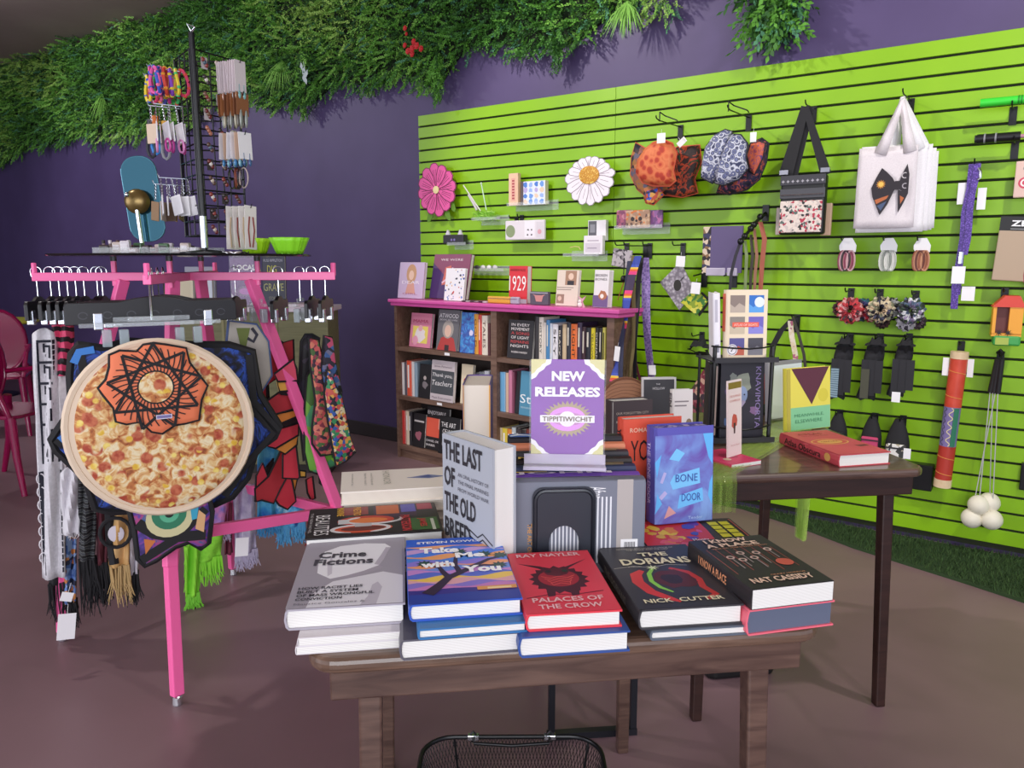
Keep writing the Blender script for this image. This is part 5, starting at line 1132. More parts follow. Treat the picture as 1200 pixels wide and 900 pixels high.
# ------------------------------------------------ purple leash
a = oy(1141, 192, -.07); b2 = oy(1118, 362, -.07)
o = thing('purple_leash', 'long purple glitter leash folded in half hanging with white tags', 'leash', a); d = b2-a
GL = ramp_mat('purple_glitter', 'voronoi', 160, [(.1, '#8a6ad0'), (.4, '#5a3a9a'), (.8, '#43277c')], .35)
for k, (w_, y, s0, s1, dx) in enumerate(((.014, 0, 0, 1, -.004), (.013, -.006, 0, .62, .012), (.011, .006, .05, .9, .002))):
    vs = []
    for j in range(7):
        t = s0+(s1-s0)*j/6; p = d*t; vs += [(p.x-w_+dx+.004*math.sin(t*14+k), y, p.z), (p.x+w_+dx+.004*math.sin(t*14+k), y, p.z)]
    M().add(vs, [(2*j, 2*j+1, 2*j+3, 2*j+2) for j in range(6)]).build('strand', GL, o, solid=.003)
M().tube([(.02, -.01, -.02), (.03, -.015, -.035), (.03, -.015, -.06), (.02, -.01, -.065)], .005, 6).build('clip', CHROME, o, smooth=True)
M().tube([(d.x*.62, -.012, d.z*.60), (d.x*.66, -.012, d.z*.68)], .009, 6).build('swivel', CHROME, o, smooth=True)
for x, z0, z1, y in ((-.035, -.075, -.165, .01), (.04, -.10, -.19, .012)): M().bb((x-.016, y, z1), (x+.016, y+.001, z0)).build('tag', WHITE, o)
for x, t0, t1, y in ((-.0, .70, .82, -.018), (.045, .84, .94, .0)): M().bb((d.x*t0+x-.026, y, d.z*t1), (d.x*t0+x+.024, y+.001, d.z*t0)).build('tag', WHITE, o)
hook(1142, 190, 'black hook carrying the purple leash', .09, tip=True)
# ------------------------------------------------ right edge things
def rod(name, label, cat, p0, p1, segs, off):
    a = oy(*p0, -off); b2 = oy(*p1, -off); o = thing(name, label, cat, a); d = b2-a
    for nm, t0, t1, r_, col in segs: M().tube([d*t0, d*t1], r_, 12).build(nm, mat(col, .35) if isinstance(col, str) else col, o, smooth=True)
    return o
rod('fire_baton', 'bright green handled baton lying crosswise high at the right edge', 'baton', (1149, 121), (1290, 108), (('grip', 0, .38, .017, '#3bd23c'), ('ring', .33, .345, .0185, '#1f8a24'), ('ring', .355, .37, .0185, '#1f8a24'), ('rod', .38, 1, .006, '#4a7a2a')), .10)
rod('juggling_baton', 'black grip baton with a pink rod crosswise under the green one', 'baton', (1145, 163), (1290, 153), (('grip', 0, .37, .019, '#17161a'), ('ring', .06, .075, .0202, '#8a8a90'), ('ring', .155, .17, .0202, '#8a8a90'), ('end_cap', -.02, .0, .016, '#2a2a2e'), ('rod', .37, 1, .008, '#c08a9a')), .10)
hook(1188, 128, 'black hook under the green baton', .12); hook(1190, 168, 'black hook under the black baton', .12)
slab('clear_pack', 'clear pack with pink round stickers cut by the right frame edge', 'pack', 1189, 188, 1225, 231, .08, .025, '#d9b8ac', lambda W, h: [(circ(W*.35, h*.4, W*.22), '#c8405a'), (circ(W*.35, h*.4, W*.15), '#efe2dc'), (circ(W*.35, h*.4, W*.09), '#c8405a'), (circ(W*.4, h*.8, W*.14), '#4a6a72')], bev=.004)
o, W, Hh = slab('glove_pack', 'clear pack of beige gloves with a black header card at right edge', 'pack', 1165, 254, 1232, 330, .08, .02, '#b39c84', lambda W, h: [(rect(.0, h*.78, W, h), '#1b1a1c'), (blob(W*.75, h*.1, W*.24, 10, .2), '#9a4a4e')], tilt=3, bev=.004)
text(o, 'ZEE', WHITE, -W*.5+W*.2, Hh*.85, W*.42, Hh*.09, XZ @ T(0, 0, .0), .03); M().bb((-W*.3, -.003, Hh*.80), (W*.2, -.0022, Hh*.815)).build('small_print', mat('#8a8a8a', .5), o)
# toy carton
c, W, Hh = wb(1162, 345, 1197, 404, .10)
o = thing('toy_carton', 'red, yellow and green toy carton with a window and spiders hanging at right', 'toy box', (c.x, -.10, c.z-Hh/2), 8)
m = M(); m.bb((-W/2, -.05, Hh*.22), (-W/2+.012, .03, Hh*.8), 1); m.bb((W*.05, -.05, Hh*.22), (W/2, .03, Hh*.8), 1); m.bb((-W/2, -.05, Hh*.18), (W/2, .03, Hh*.24), 1); m.build('yellow_box', [mat('#d83a2c', .5), mat('#eda22c', .5)], o)
M(XZ).prism([(-W*.55, Hh*.76), (W*.55, Hh*.76), (W*.35, Hh*.98), (-W*.15, Hh*.98)], -.04, .055).build('red_roof', mat('#d8402f', .5), o)
M().bb((-W*.4, -.02, Hh*.24), (W*.05, -.01, Hh*.76)).build('window_inside', mat('#6a3a3a', .6), o)
M().bb((-W*.42, -.055, 0), (W*.5, .03, Hh*.2)).build('green_base', mat('#3aa04a', .5), o, bevel=.008)
decal(o, 'spider_print', [(star(-W*.25, Hh*.26, W*.16, W*.05, 8), mat('#2a1c1c', .6)), (star(W*.05, Hh*.26, W*.16, W*.05, 8), mat('#2a1c1c', .6)), (rect(-W*.35, Hh*.02, W*.1, Hh*.16), mat('#a8b84a', .5))], XZ @ T(0, 0, .056))
hook(1178, 340, 'black hook of the toy carton', .12)
# painted rain stick
a = oy(1125, 412, -.08); b2 = oy(1104, 570, -.08); d = b2-a
o = thing('painted_rainstick', 'red wrapped rainstick with a purple and green painted band', 'rainstick', a)
OR1 = ramp_mat('orange_red_wrap', 'noise', 20, [(.3, '#c8402a'), (.7, '#d8503a')], .5); WOV = ramp_mat('pale_wood_end', 'noise', 30, [(.3, '#d8bb94'), (.7, '#e6cda8')], .6)
for nm, t0, t1, r_, mt_ in (('wood_end', 0, .05, .036, WOV), ('red_wrap', .05, .40, .034, OR1), ('purple_band', .40, .69, .0335, mat('#7d70a4', .55)), ('red_wrap', .69, .94, .034, mat('#b23326', .55)), ('wood_end', .94, 1.0, .036, WOV)):
    M().tube([d*t0, d*t1], r_, 18).build(nm, mt_, o, smooth=True)
du = d.normalized()
for nm, col, fx, r_ in (('green_paint', '#2f7a5c', lambda t: .9, .02), ('cream_wave', '#e6d8a8', lambda t: .25+.28*math.sin(t*28), .004), ('dark_wave', '#2e2840', lambda t: -.6+.2*math.sin(t*40), .0025)):
    P = []
    for j in range(40):
        t = j/39; an = fx(t)*.9-.2; P.append(d*(.405+.28*t)+Vector((.0335*math.sin(an), -.0335*math.cos(an), 0)))
    M().tube(P, r_*.5 if nm != 'green_paint' else .011, 6).build(nm, mat(col, .6), o, smooth=True)
for t in (.13, .31, .76, .88):
    M().tube([d*(t+.03*q/8)+Vector((.0345*math.sin(-1.4+2.8*q/8), -.0345*math.cos(-1.4+2.8*q/8), 0)) for q in range(9)], .0014, 4).build('wrap_line', mat('#e8a050', .6), o)
for x in (-.05, .045): M().bb((x-.012, .0, -.11), (x+.012, .002, -.03)).build('tag', WHITE, o)
hook(1127, 402, 'black hook of the painted rainstick', .09)
# poi with white balls
a = oy(1172, 418, -.08)
o = thing('poi_set', 'bunch of black handled poi hanging with four white balls', 'poi', a)
hz = oy(1165, 460, -.08)-a
for k in range(3): M().tube([Vector((.008*(k-1), -.006*k, -.01)), hz+Vector((.014*(k-1), -.006*k, 0))], .011, 8).build('grip', mat(('#1a191c', '#222126', '#161518')[k], .5), o, smooth=True)
M().tube([(0, 0, .0), (.012, -.01, .02), (0, -.01, .03), (-.012, 0, .015)], .006, 6).build('wrist_loop', BLACK, o, smooth=True)
for k, (px, py) in enumerate(((1147, 592), (1159, 589), (1139, 607), (1162, 609))):
    b2 = oy(px, py, -.08-.03*(k in (0, 2, 3)))-a; R = .054
    M().ball(tuple(b2), R*.82, 14).build('ball', mat('#e9e2cf', .5), o, smooth=True)
    M().tube([hz+Vector((.01*(k-1.5), -.006*k, 0)), b2+Vector((0, 0, R*.7))], .0022, 5).build('cord', mat('#b9b6b8', .5), o)
hook(1173, 414, 'black hook of the white ball poi', .09)
# black box on the wall behind the back table
c, W, Hh = wb(1073, 543, 1094, 573, .02)
tag(M().bb((-.12, -.035, -Hh/2), (W/2, .02, Hh/2)).build('wall_box', BLACKM, None, (c.x, -.022, c.z), bevel=.004), 'flat black box on the slatwall behind the back table corner', 'wall box')
tag(M().bb((-.01, -.03, -.06), (.05, -.001, .06)).build('wall_box', BLACKM, None, oy(1199, 557, 0), bevel=.004), 'black box on the slatwall at right edge beyond the white balls', 'wall box')
# ------------------------------------------------ neck straps, pouches and the cascade hook in the middle
def strap(label, pts_px, off, w_, mt_, nm='hanging_strap', y2=0, group='long straps hanging between the bookcase and table'):
    fo = (lambda j: off[0]+(off[1]-off[0])*j/(len(pts_px)-1)) if isinstance(off, tuple) else (lambda j: off)
    P = [oy(a, b_, -fo(j)) for j, (a, b_) in enumerate(pts_px)]; o_ = P[0]; m = M(); vs = []
    for j, p in enumerate(P):
        q = p-o_; tw = .35*math.sin(j*1.3); vs += [(q.x-w_, q.y-w_*tw, q.z), (q.x+w_, q.y+w_*tw, q.z)]
    m.add(vs, [(2*j, 2*j+1, 2*j+3, 2*j+2) for j in range(len(P)-1)])
    o = thing(nm, label, 'strap', o_, group=group); m.build('webbing', mt_, o, solid=.003, smooth=False); return o
RB = ramp_mat('rainbow_strap', 'wave', 1.15, [(.0, '#2a3f9c'), (.25, '#3a4fb0'), (.38, '#e0b83a'), (.5, '#d8542e'), (.62, '#d83a7a'), (.8, '#3a2a4a'), (1, '#2a2030')], .6, 'CONSTANT')
strap('long dark strap with blue, yellow and pink stripes beside the bookcase end', [(748, 300), (740, 325), (735, 350), (731, 380), (726, 410), (722, 435), (719, 447)], (.24, .50), .020, RB)
strap('plain black strap hanging right of the rainbow striped strap', [(752, 302), (748, 330), (747, 360), (744, 400), (744, 445)], (.2, .40), .012, mat('#1c1a1f', .7))
strap('olive brown strap hanging between the black strap and purple strap', [(742, 300), (742, 330), (743, 370), (742, 410), (737, 447)], (.2, .44), .010, mat('#6a5c38', .7))
strap('dusty purple snake-pattern strap hanging rightmost of the long straps', [(756, 302), (757, 330), (757, 360), (759, 400), (764, 445)], (.2, .30), .022, ramp_mat('purple_scale_strap', 'voronoi', 90, [(.1, '#4a3a6a'), (.4, '#7a62a0'), (.8, '#9a82b8')], .6))
strap('thin maroon strap at the left of the long straps', [(745, 302), (738, 340), (741, 380), (744, 420), (750, 446)], (.2, .36), .008, mat('#6a2a3a', .7))
strap('navy strap behind the striped strap by the bookcase', [(738, 306), (733, 350), (728, 400), (727, 450)], (.24, .49), .014, mat('#2a2c48', .7))
ptag(724, 406, .03, .075, .50, 'white price tag on the striped strap', 6); ptag(764, 428, .04, .05, .32, 'white price tag at the lower end of the purple strap', -5)
hook(757, 288, 'black hook carrying the long straps', .26, .085); hook(735, 287, 'black hook with the skull charm beside the long straps', .14, .085); hook(801, 287, 'black hook carrying the black and white pouches', .14, .085)
slab('skull_charm_pouch', 'small grey pouch with a skull face hanging left of long straps', 'pouch', 716, 292, 738, 313, .13, .015, ramp_mat('grey_skull', 'cells', 70, [(0, '#b8b0b4'), (.5, '#8a8288'), (.8, '#3a363c')], .6, 'CONSTANT'), tilt=8, bev=.004)
p = oy(731, 326, -.13); o = thing('key_ring', 'key ring hanging from the skull charm pouch in front of the slats', 'key ring', (p.x, -.13, p.z)); M().tube([(.0, 0, .11), (.004, -.01, .02)], .003, 5).build('cord', BLACK, o); M().ball((.006, -.01, -.003), .02, 8).build('bead', BLACK, o, smooth=True); M().tube([(.006, -.01, -.02), (-.03, -.01, -.12)], .003, 5).build('cord', mat('#a8623a', .6), o)
GS = ramp_mat('beetle_pouch_print', 'voronoi', 60, [(.1, '#c9c3c8'), (.4, '#a49ca6'), (.7, '#7a727c')], .6)
def diamond(label, pts, off, mt_, shapes=None, t=.012, nm='zip_pouch'):
    P = [oy(a, b_, -off) for a, b_ in pts]; c = sum(P, Vector())/len(P); o = thing(nm, label, 'pouch', c)
    M(XZ).prism([(p.x-c.x, p.z-c.z) for p in P][::-1], -t, 0).build('fabric', mt_, o, bevel=.003)
    if shapes: decal(o, 'print', shapes, XZ)
    return o
diamond('grey square pouch with a black beetle hanging by one corner', [(797, 307), (773, 331), (796, 364), (814, 340)], .13, GS, [(circ(-.005, .005, .022, .030, 14), mat('#2b2823', .6)), (stroke([(.012, .03), (.03, .05)], .005), mat('#2b2823', .6))])
diamond('green and yellow patterned pouch hanging below the grey beetle pouch', [(815, 338), (797, 354), (816, 370), (829, 353)], .16, ramp_mat('green_yellow_print', 'cells', 55, [(0, '#3f7a34'), (.35, '#c9c83a'), (.6, '#8aa02e'), (.8, '#dcd860')], .6, 'CONSTANT'))
diamond('black ribbon corner pouch behind the yellow green pouch', [(822, 342), (812, 356), (819, 371), (833, 352)], .14, mat('#25242a', .7))
ptag(798, 300, .05, .055, .15, 'white price tag on the grey beetle pouch', 3); ptag(816, 331, .05, .058, .18, 'white price tag on the green yellow pouch', 5)
# purple flat journal on two brackets
c, W, Hh = wb(832, 265, 870, 321, .13)
o = thing('hanging_scarf_pack', 'flat grey purple board with a patterned left edge standing on brackets', 'board', (c.x, -.13, c.z-Hh/2), -4)
M().bb((-W/2, 0, .005), (W/2, .01, Hh)).build('board', mat('#62557e', .6), o)
M().bb((-W/2-.045, .0, 0), (-W/2, .03, Hh)).build('patterned_edge', ramp_mat('boho_print', 'cells', 45, [(0, '#d9c6b0'), (.4, '#8a6a4a'), (.6, '#3a3a5a'), (.8, '#2a2428')], .65, 'CONSTANT'), o, bevel=.004)
M().bb((-W/2-.02, -.004, -.01), (-.0, .02, .03)).build('clear_clip', mat('#b9b0c4', .4), o, bevel=.004); M().bb((.01, -.004, -.01), (W*.38, .02, .03)).build('clear_clip', mat('#b9b0c4', .4), o, bevel=.004)
for px, nm in ((826, 'left'), (861, 'right')):
    p = oy(px, 320, 0); o = thing('wall_bracket', 'black bracket under the '+nm+' side of the grey purple board', 'bracket', (p.x, -.001, p.z)); M().bb((-.016, -.008, -.075), (.016, 0, .02)).build('plate', BLACKM, o); M().tube([(0, -.006, 0), (0, -.15, -.012)], .004, 6).build('arm', BLACKM, o)
# cascade hook with bag straps
p = oy(898, 245, 0); o = thing('cascade_hook', 'black beaded waterfall hook sloping down from the slatwall', 'hook', (p.x, -.001, p.z)); e = oy(868, 283, -.34)-Vector((p.x, -.001, p.z))
M().bb((-.016, -.008, -.06), (.016, 0, .02)).build('plate', BLACKM, o); M().tube([(0, -.004, -.02), e*.4, e], .008, 8).build('arm', BLACKM, o, smooth=True)
for t in (.25, .5, .62, .85, 1.0): M().ball(tuple(e*t), .016, 8).build('stop_bead', BLACKM, o, smooth=True)
pw = Vector((p.x, -.001, p.z))
for k, (t, pts, col, lab) in enumerate(((1.0, [(868, 283), (862, 300), (857, 320), (855, 345)], '#2a2630', 'black bag strap at the front of the waterfall hook'), (.9, [(873, 282), (875, 300), (874, 320), (873, 345)], '#7a8a5a', 'olive bag strap second from the front of the waterfall hook'), (.7, [(880, 275), (882, 300), (880, 320), (879, 345)], '#3a3228', 'dark brown bag strap in the middle of the waterfall hook'), (.55, [(884, 268), (887, 300), (885, 320), (884, 345)], '#9a6a52', 'thin tan strap near the back of the waterfall hook'), (.3, [(891, 260), (896, 280), (893, 310), (891, 345)], '#a85a44', 'rust red strap hindmost on the waterfall hook'))):
    strap(lab, pts, .34*t, .007 if k != 4 else .011, mat(col, .6), 'bag_strap', group='bag straps on the waterfall hook')
# strap bag by the black stand
hook(928, 372, 'black hook of the patterned bag strap near the stand', .10, .09, tip=True)
strap('black strap half of the bag hanging behind the grey book', [(928, 374), (915, 388), (906, 405), (903, 430)], .10, .014, mat('#211f22', .7), 'bag_strap', group='straps behind the grey book')
strap('cream and pink woven strap of the bag hanging behind the grey book', [(926, 376), (928, 395), (932, 415), (933, 440)], .10, .012, ramp_mat('pink_cream_weave', 'cells', 60, [(0, '#d9c8a8'), (.4, '#b0647a'), (.7, '#e0d4c0')], .65, 'CONSTANT'), 'bag_strap', group='straps behind the grey book')
strap('thin dark strap of the bag at right behind the grey book', [(929, 371), (936, 392), (942, 415), (945, 440)], .10, .007, mat('#3a362e', .7), 'bag_strap', group='straps behind the grey book')
# floral bag hanging left of the stand
c, W, Hh = wb(803, 392, 838, 500, .12)
o = thing('floral_bag', 'dark red floral handbag with a black ruffle hanging left of the black stand', 'bag', (c.x, -.12, c.z-Hh/2), 0)
FLB = ramp_mat('red_floral_print', 'cells', 42, [(0, '#7a2a3a'), (.3, '#a85a62'), (.5, '#4a3a2e'), (.65, '#c8a08a'), (.8, '#3a2a36')], .6, 'CONSTANT')
M(XZ).prism([(-W*.5, 0), (W*.5, 0), (W*.5, Hh*.62), (W*.25, Hh*.72), (-W*.3, Hh*.4), (-W*.5, Hh*.3)], -.05, 0).build('bag_body', FLB, o, bevel=.008)
def ruf(u, v): an = 2*PI*u; R = W*(.30+.07*math.sin(an*6)); return (R*math.cos(an)+W*.05, -.02-.05*v, Hh*.86+R*.9*math.sin(an)*(1-.7*v))
M().sheet(ruf, 24, 3).build('ruffle', mat('#211f25', .8), o, smooth=True)
hook(823, 391, 'black hook of the dark red floral bag', .14)
# slat leftover brackets
hook(612, 254, 'short black hook above the sleep mask pack', .05); hook(762, 287, 'spare black hook between skull charm and pouches', .09, .085)
# ================================================================ things on the back table
BTR = 43.0
p1, p2 = oz(982, 548, ZB), oz(1044, 530, ZB+.034)
rz_ = math.degrees(math.atan2(p2.y-p1.y, p2.x-p1.x)); W_ = (Vector((p2.x, p2.y, 0))-Vector((p1.x, p1.y, 0))).length
q = oz(911, 508, ZB+.034); h_ = (Vector((q.x, q.y, 0))-Vector((p1.x, p1.y, 0))).length
AO = book('large coral red hardcover lying on the back table with a gold oval on its cover', W_, h_, .036, '#bf4650', (p1.x, p1.y, ZB+.0002), rz_)
t = .036; b_art(AO, [(rect(.002, .002, W_-.002, h_-.002), '#c24c55'), ([(W_*.45+.36*W_*math.cos(a*PI/12), h_*.5+.115*h_*math.sin(a*PI/12)) for a in range(24)], '#d8a35a'), ([(W_*.45+.33*W_*math.cos(a*PI/12), h_*.5+.10*h_*math.sin(a*PI/12)) for a in range(24)], '#c04a48'), ([(W_*.45+.24*W_*math.cos(a*PI/12), h_*.5+.075*h_*math.sin(a*PI/12)) for a in range(24)], '#d8a35a'),
    ([(W_*.7, h_*.31), (W_*.92, h_*.33), (W_*.95, h_*.27), (W_*.75, h_*.25)], '#6a3030')])
b_title(AO, 'OBSCURA', W_*.28, h_*.48, W_*.34, h_*.04, '#9a3030', 0); b_title(AO, 'ATLAS', W_*.2, h_*.82, W_*.5, h_*.06, '#8a2c30', 0); b_title(AO, 'AN EXPLORER GUIDE', W_*.18, h_*.75, W_*.56, h_*.025, '#8a2c30', 0)
b_spine(AO, 'Atlas Obscura', .03, h_*.62, .020, '#231719', .01); b_spine_art(AO, [(circ(h_*.83, .018, .014, .012), '#d8a35a')])
def stand(label, bl, br, ytop, zb, t, col, lean=5, push=0.0, **k):
    """cover-out book standing with its lower front corners at two photo points on height zb"""
    a, b2 = oz(bl[0], bl[1], zb), oz(br[0], br[1], zb); d = b2-a; rz = math.degrees(math.atan2(d.y, d.x)); nrm = Vector((math.sin(math.radians(rz)), -math.cos(math.radians(rz)), 0))
    ry = ray((bl[0]+br[0])/2, ytop); mid = (a+b2)/2; tt = math.hypot(mid.x, mid.y+D)/math.hypot(ry.x, ry.y); h_ = (H+ry.z*tt-zb)/math.cos(math.radians(lean))
    o_ = a-nrm*(t*math.cos(math.radians(lean))+push)
    return book(label, d.length, h_, t, col, (o_.x, o_.y, zb+.0004), rz, 'face', lean=lean, **k)
k = stand('yellow and mint hardcover with a dark maroon triangle standing behind the coral book', (922.5, 507), (973, 501), 432, ZB, .024, '#e2d452', 5)
W, Hh, t = k['dims']; b_art(k, [(rect(.001, .001, W-.001, Hh-.001), '#e3d55a'), (rect(.001, .001, W-.001, Hh*.37), '#86c596'), ([(W*.10, Hh-.001), (W*.97, Hh-.001), (W*.56, Hh*.40)], '#5d2b3e'), (circ(W*.83, Hh*.54, W*.12, None, 20), '#d6c848'), (rect(.001, .001, W*.08, Hh-.001), '#b9a948')])
b_title(k, 'MEANWHILE,', W*.16, Hh*.21, W*.68, Hh*.055, '#4f8a68', 0); b_title(k, 'ELSEWHERE', W*.18, Hh*.12, W*.62, Hh*.055, '#4f8a68', 0)
k = stand('light grey book with a white back standing behind the yellow and mint one', (909, 497), (948, 490), 425, ZB, .02, '#8d8a92', 4, .03); W, Hh, t = k['dims']; b_art(k, [(rect(W*.08, Hh*.04, W-.002, Hh*.94), '#dfe6ee')])
k = stand('dark book with red lettering on its edge, leftmost behind the yellow mint book', (907, 490), (925, 487), 428, ZB, .02, '#3a3038', 4, .06); W, Hh, t = k['dims']; b_art(k, [(rect(W*.1, Hh*.2, W*.3, Hh*.8), '#b8404a')])
# rack card on the pink booklet
pa, pb2, pc = oz(838, 545, ZB), oz(868, 549, ZB), oz(898, 533, ZB)
bk = book('bright pink booklet lying on the back table under the pale bird card', .11, .155, .012, '#d83a66', (pb2.x-.02, pb2.y-.02, ZB+.0002), 62, hard=False); b_art(bk, [(blob(.06, .08, .025, 10, .3), '#b82a50'), (circ(.03, .05, .012), '#d8c0a0')])
k = stand('pale pink card with a red bird and olive band propped upright on the pink booklet', (853, 537), (869, 532), 446, ZB+.0125, .006, '#ecd6d4', 3, hard=False, name='rack_card', cat='card')
W, Hh, t = k['dims']; 
b_art(k, [(rect(.0005, .0005, W-.0005, Hh-.0005), '#eedad8'), (rect(.002, Hh*.89, W-.002, Hh*.975), '#8a7434'), (blob(W*.45, Hh*.47, W*.2, 10, .2, random, 1.5), '#c8584e'), ([(W*.42, Hh*.30), (W*.52, Hh*.3), (W*.55, Hh*.44), (W*.40, Hh*.44)], '#4a3438')])
for j, s_ in enumerate(('THE FLAMINGO', 'COMPLEX')): b_title(k, s_, W*.12, Hh*(.78-.06*j), W*.76, Hh*.028, '#cf8a86', 0)
b_title(k, 'Karin Sand', W*.2, Hh*.14, W*.6, Hh*.02, '#c99a98', 0)
# lime tulle runner laid over the table, hanging at both ends
TUL = acrylic('lime_tulle', '#b9dc66', .27)
tl = thing('tulle_runner', 'sheer lime green tulle runner hanging slantwise over two edges of the dark table', 'runner', (BT.x, BT.y, 0), TA)
r6 = random.Random(6)
def runner(x0, x1, amp):
    # from the front edge near the left corner, slantwise to the right edge near the back
    def fn(u, v):
        s = -.10+1.50*v; k = (u-.5)*(x1-x0); rip = amp*math.sin(u*34+v*4)+amp*.6*math.sin(u*61-v*7); L_ = .93
        if s < 0: return (.085+k*.75, -.016-rip*.8, ZB+.004+s)
        if s > L_: return (.71+.016+rip*.8, .70-k*1.1*(1-.3*(s-L_)/.23), ZB+.004-(s-L_))
        t = s/L_; c0 = (.085+.625*t, .70*t); return (c0[0]+k*(.75-.6*t*0), c0[1]-k*.9*t, ZB+.003+abs(rip)*.25)
    return fn
M().sheet(runner(.0, .15, .008), 30, 54).build('net', TUL, tl, smooth=True)
M().sheet(lambda u, v: ((lambda p: (p[0]+(.005 if p[0] > .72 else 0), p[1]-(.005 if p[1] < 0 else 0), p[2]+.001))(runner(.0, .11, .009)(u, v))), 26, 54).build('net', TUL, tl, smooth=True)
# black two-tier wire book stand
sx, sy = -1.06, -1.62
pA = oz(829, 520, ZB); rzs = 42.0; Ws = .205
ws = thing('wire_book_stand', 'black two tier wire book stand on the back table', 'book stand', (pA.x, pA.y, ZB), rzs)
zt1 = .265
for x in (0.012, Ws-.005): 
    m = M(); m.tube([(x, 0, 0), (x, 0, .31)], .0065, 6); m.build('front_post', BLACKM, ws); M().tube([(x, .13, 0), (x, .13, .27)], .0045, 6).build('rear_post', BLACKM, ws)
for z, nm in ((.012, 'lower_tray'), (zt1, 'upper_tray')):
    m = M(); m.bb((0, -.01, z-.004), (Ws, .135, z)); m.bb((0, -.035, z-.004), (Ws, -.03, z+.012)); m.build(nm, mat('#2c2b30', .5), ws)
    m = M(); m.tube([(0, 0, z+.045), (Ws*.25, -.035, z+.042), (Ws*.5, -.045, z+.04), (Ws*.75, -.035, z+.042), (Ws, 0, z+.045)], .0028, 6); m.build('guard_wire', BLACKM, ws, smooth=True)
inv = ws.matrix_basis.copy() if False else None
mw = Matrix.Translation((pA.x, pA.y, ZB)) @ RZ(rzs)
def onstand(x, y, z): return mw @ Vector((x, y, z))
bs = book('purple black fantasy hardcover with a blue woman on the lower tier of the wire stand', Ws*.70, .245, .036, '#211f2a', onstand(Ws*.22, .052, .0125), rzs, 'face', lean=3)
W, Hh, t = bs['dims']
b_art(bs, [(rect(.001, .001, W-.001, Hh-.001), '#23212b'), (blob(W*.5, Hh*.72, W*.2, 12, .3), '#8a9080'), (blob(W*.3, Hh*.78, W*.1, 10, .3), '#7a8078'), (circ(W*.5, Hh*.56, W*.12, W*.19), '#8496b8'), (stroke([(W*.55, Hh*.48), (W*.48, Hh*.42), (W*.36, Hh*.40)], .012), '#9a8fa8'), (circ(W*.47, Hh*.57, W*.018), '#1d1c28'), (circ(W*.55, Hh*.56, W*.018), '#1d1c28'), (blob(W*.2, Hh*.2, W*.12, 10, .3), '#3f5a86'), (blob(W*.78, Hh*.36, W*.10, 10, .3), '#7a5a80'), (blob(W*.15, Hh*.6, W*.07, 8, .3), '#4a3a66'), (blob(W*.4, Hh*.12, W*.09, 8, .3), '#43325e')])
text(bs, 'KNAVIMORTA', mat('#8a78a8', .5), 0, 0, Hh*.8, W*.12, frame_mx((W*.80, Hh*.92, t), (0, -1, 0), (1, 0, 0)), 0, lift=.0012)
b6 = book('cream book with six landscape pictures and coral bands on the upper tier of the stand', Ws*.66, .215, .03, '#ead8bc', onstand(Ws*.25, .046, zt1+.001), rzs, 'face', lean=3)
W, Hh, t = b6['dims']; pics = []
cols = [('#8a7a72', '#b8a89a'), ('#2f6fc0', '#5aa0e0'), ('#8a827a', '#c8b8a0'), ('#6f62b8', '#8a86d0'), ('#5a5590', '#c0604a'), ('#4a4852', '#7a7880')]
for j in range(6):
    x0 = W*(.10+.45*(j % 2)); y0 = Hh*(.67-.31*(j//2)); c1_, c2_ = cols[j]; w_, hh_ = W*.36, Hh*.25
    pics += [(rect(x0, y0, x0+w_, y0+hh_), c1_), ([(x0, y0), (x0+w_, y0), (x0+w_, y0+hh_*.35), (x0+w_*.6, y0+hh_*.55), (x0+w_*.3, y0+hh_*.3), (x0, y0+hh_*.5)], c2_)]
pics += [(circ(W*.80, Hh*.82, W*.12), '#dfe8f0'), (circ(W*.17, Hh*.13, W*.13), '#efeaf0'), (circ(W*.17, Hh*.13, W*.11), '#5a5a62'), (circ(W*.17, Hh*.13, W*.095), '#efeaf0'), (rect(W*.16, Hh*.46, W*.80, Hh*.53), '#e8604a')]
b_art(b6, pics); b_title(b6, 'ATLAS OF SIGHTS', W*.20, Hh*.475, W*.56, Hh*.035, '#f6e2d8', 0); b_title(b6, '7', W*.13, Hh*.10, W*.07, Hh*.06, '#3a3a40', .02)
b_spine_art(b6, [(rect(.012, .004, .13, t-.004), '#e06a50')])
bw = book('white slim book standing edge on left of the six picture book', .14, .205, .022, '#ece8ee', onstand(Ws*.10, .03, zt1+.001), 27, 'spine', lean=-3)
b_spine_art(bw, [(rect(.02, .006, .09, .014), '#b9b4c0'), (rect(.16, .005, .185, .017), '#8a8a9a')])
bd_ = book('tall black book with a wooden coloured edge at the left of the purple fantasy book', .13, .235, .03, '#1d1b1f', onstand(Ws*.06, .035, .0125), 28, 'spine', lean=0); b_spine_art(bd_, [(rect(.005, .006, .228, .024), '#a58f86')])
# left part of the back table
def stand_d(label, px0, px1, ytop, d, zb, t, col, rz, lean=5, **k):
    a = at(px0, ytop, d); b2 = at(px1, ytop, d); w_ = (b2-a).length/max(.5, math.cos(math.radians(rz-35.6))); h_ = (a.z-zb)/math.cos(math.radians(lean))
    return book(label, w_, h_, t, col, (a.x, a.y, zb+.0004), rz, 'face', lean=lean, **k)
k = stand_d('small white hardcover with a bronze disc standing behind the blue paperback', 786, 811, 457, 2.22, ZB, .026, '#e4dcd8', 46, 4)
W, Hh, t = k['dims']; b_art(k, [(circ(W*.82, Hh*.52, W*.14, W*.2), '#8a7458'), (rect(W*.12, Hh*.82, W*.8, Hh*.84), '#8a7f80'), (rect(W*.12, Hh*.76, W*.7, Hh*.78), '#8a7f80')]); b_spine(k, 'FIN', .01, .04, .018, '#4a4448'); b_title(k, 'seeds', W*.12, Hh*.40, W*.5, Hh*.1, '#b8aca8', 0)
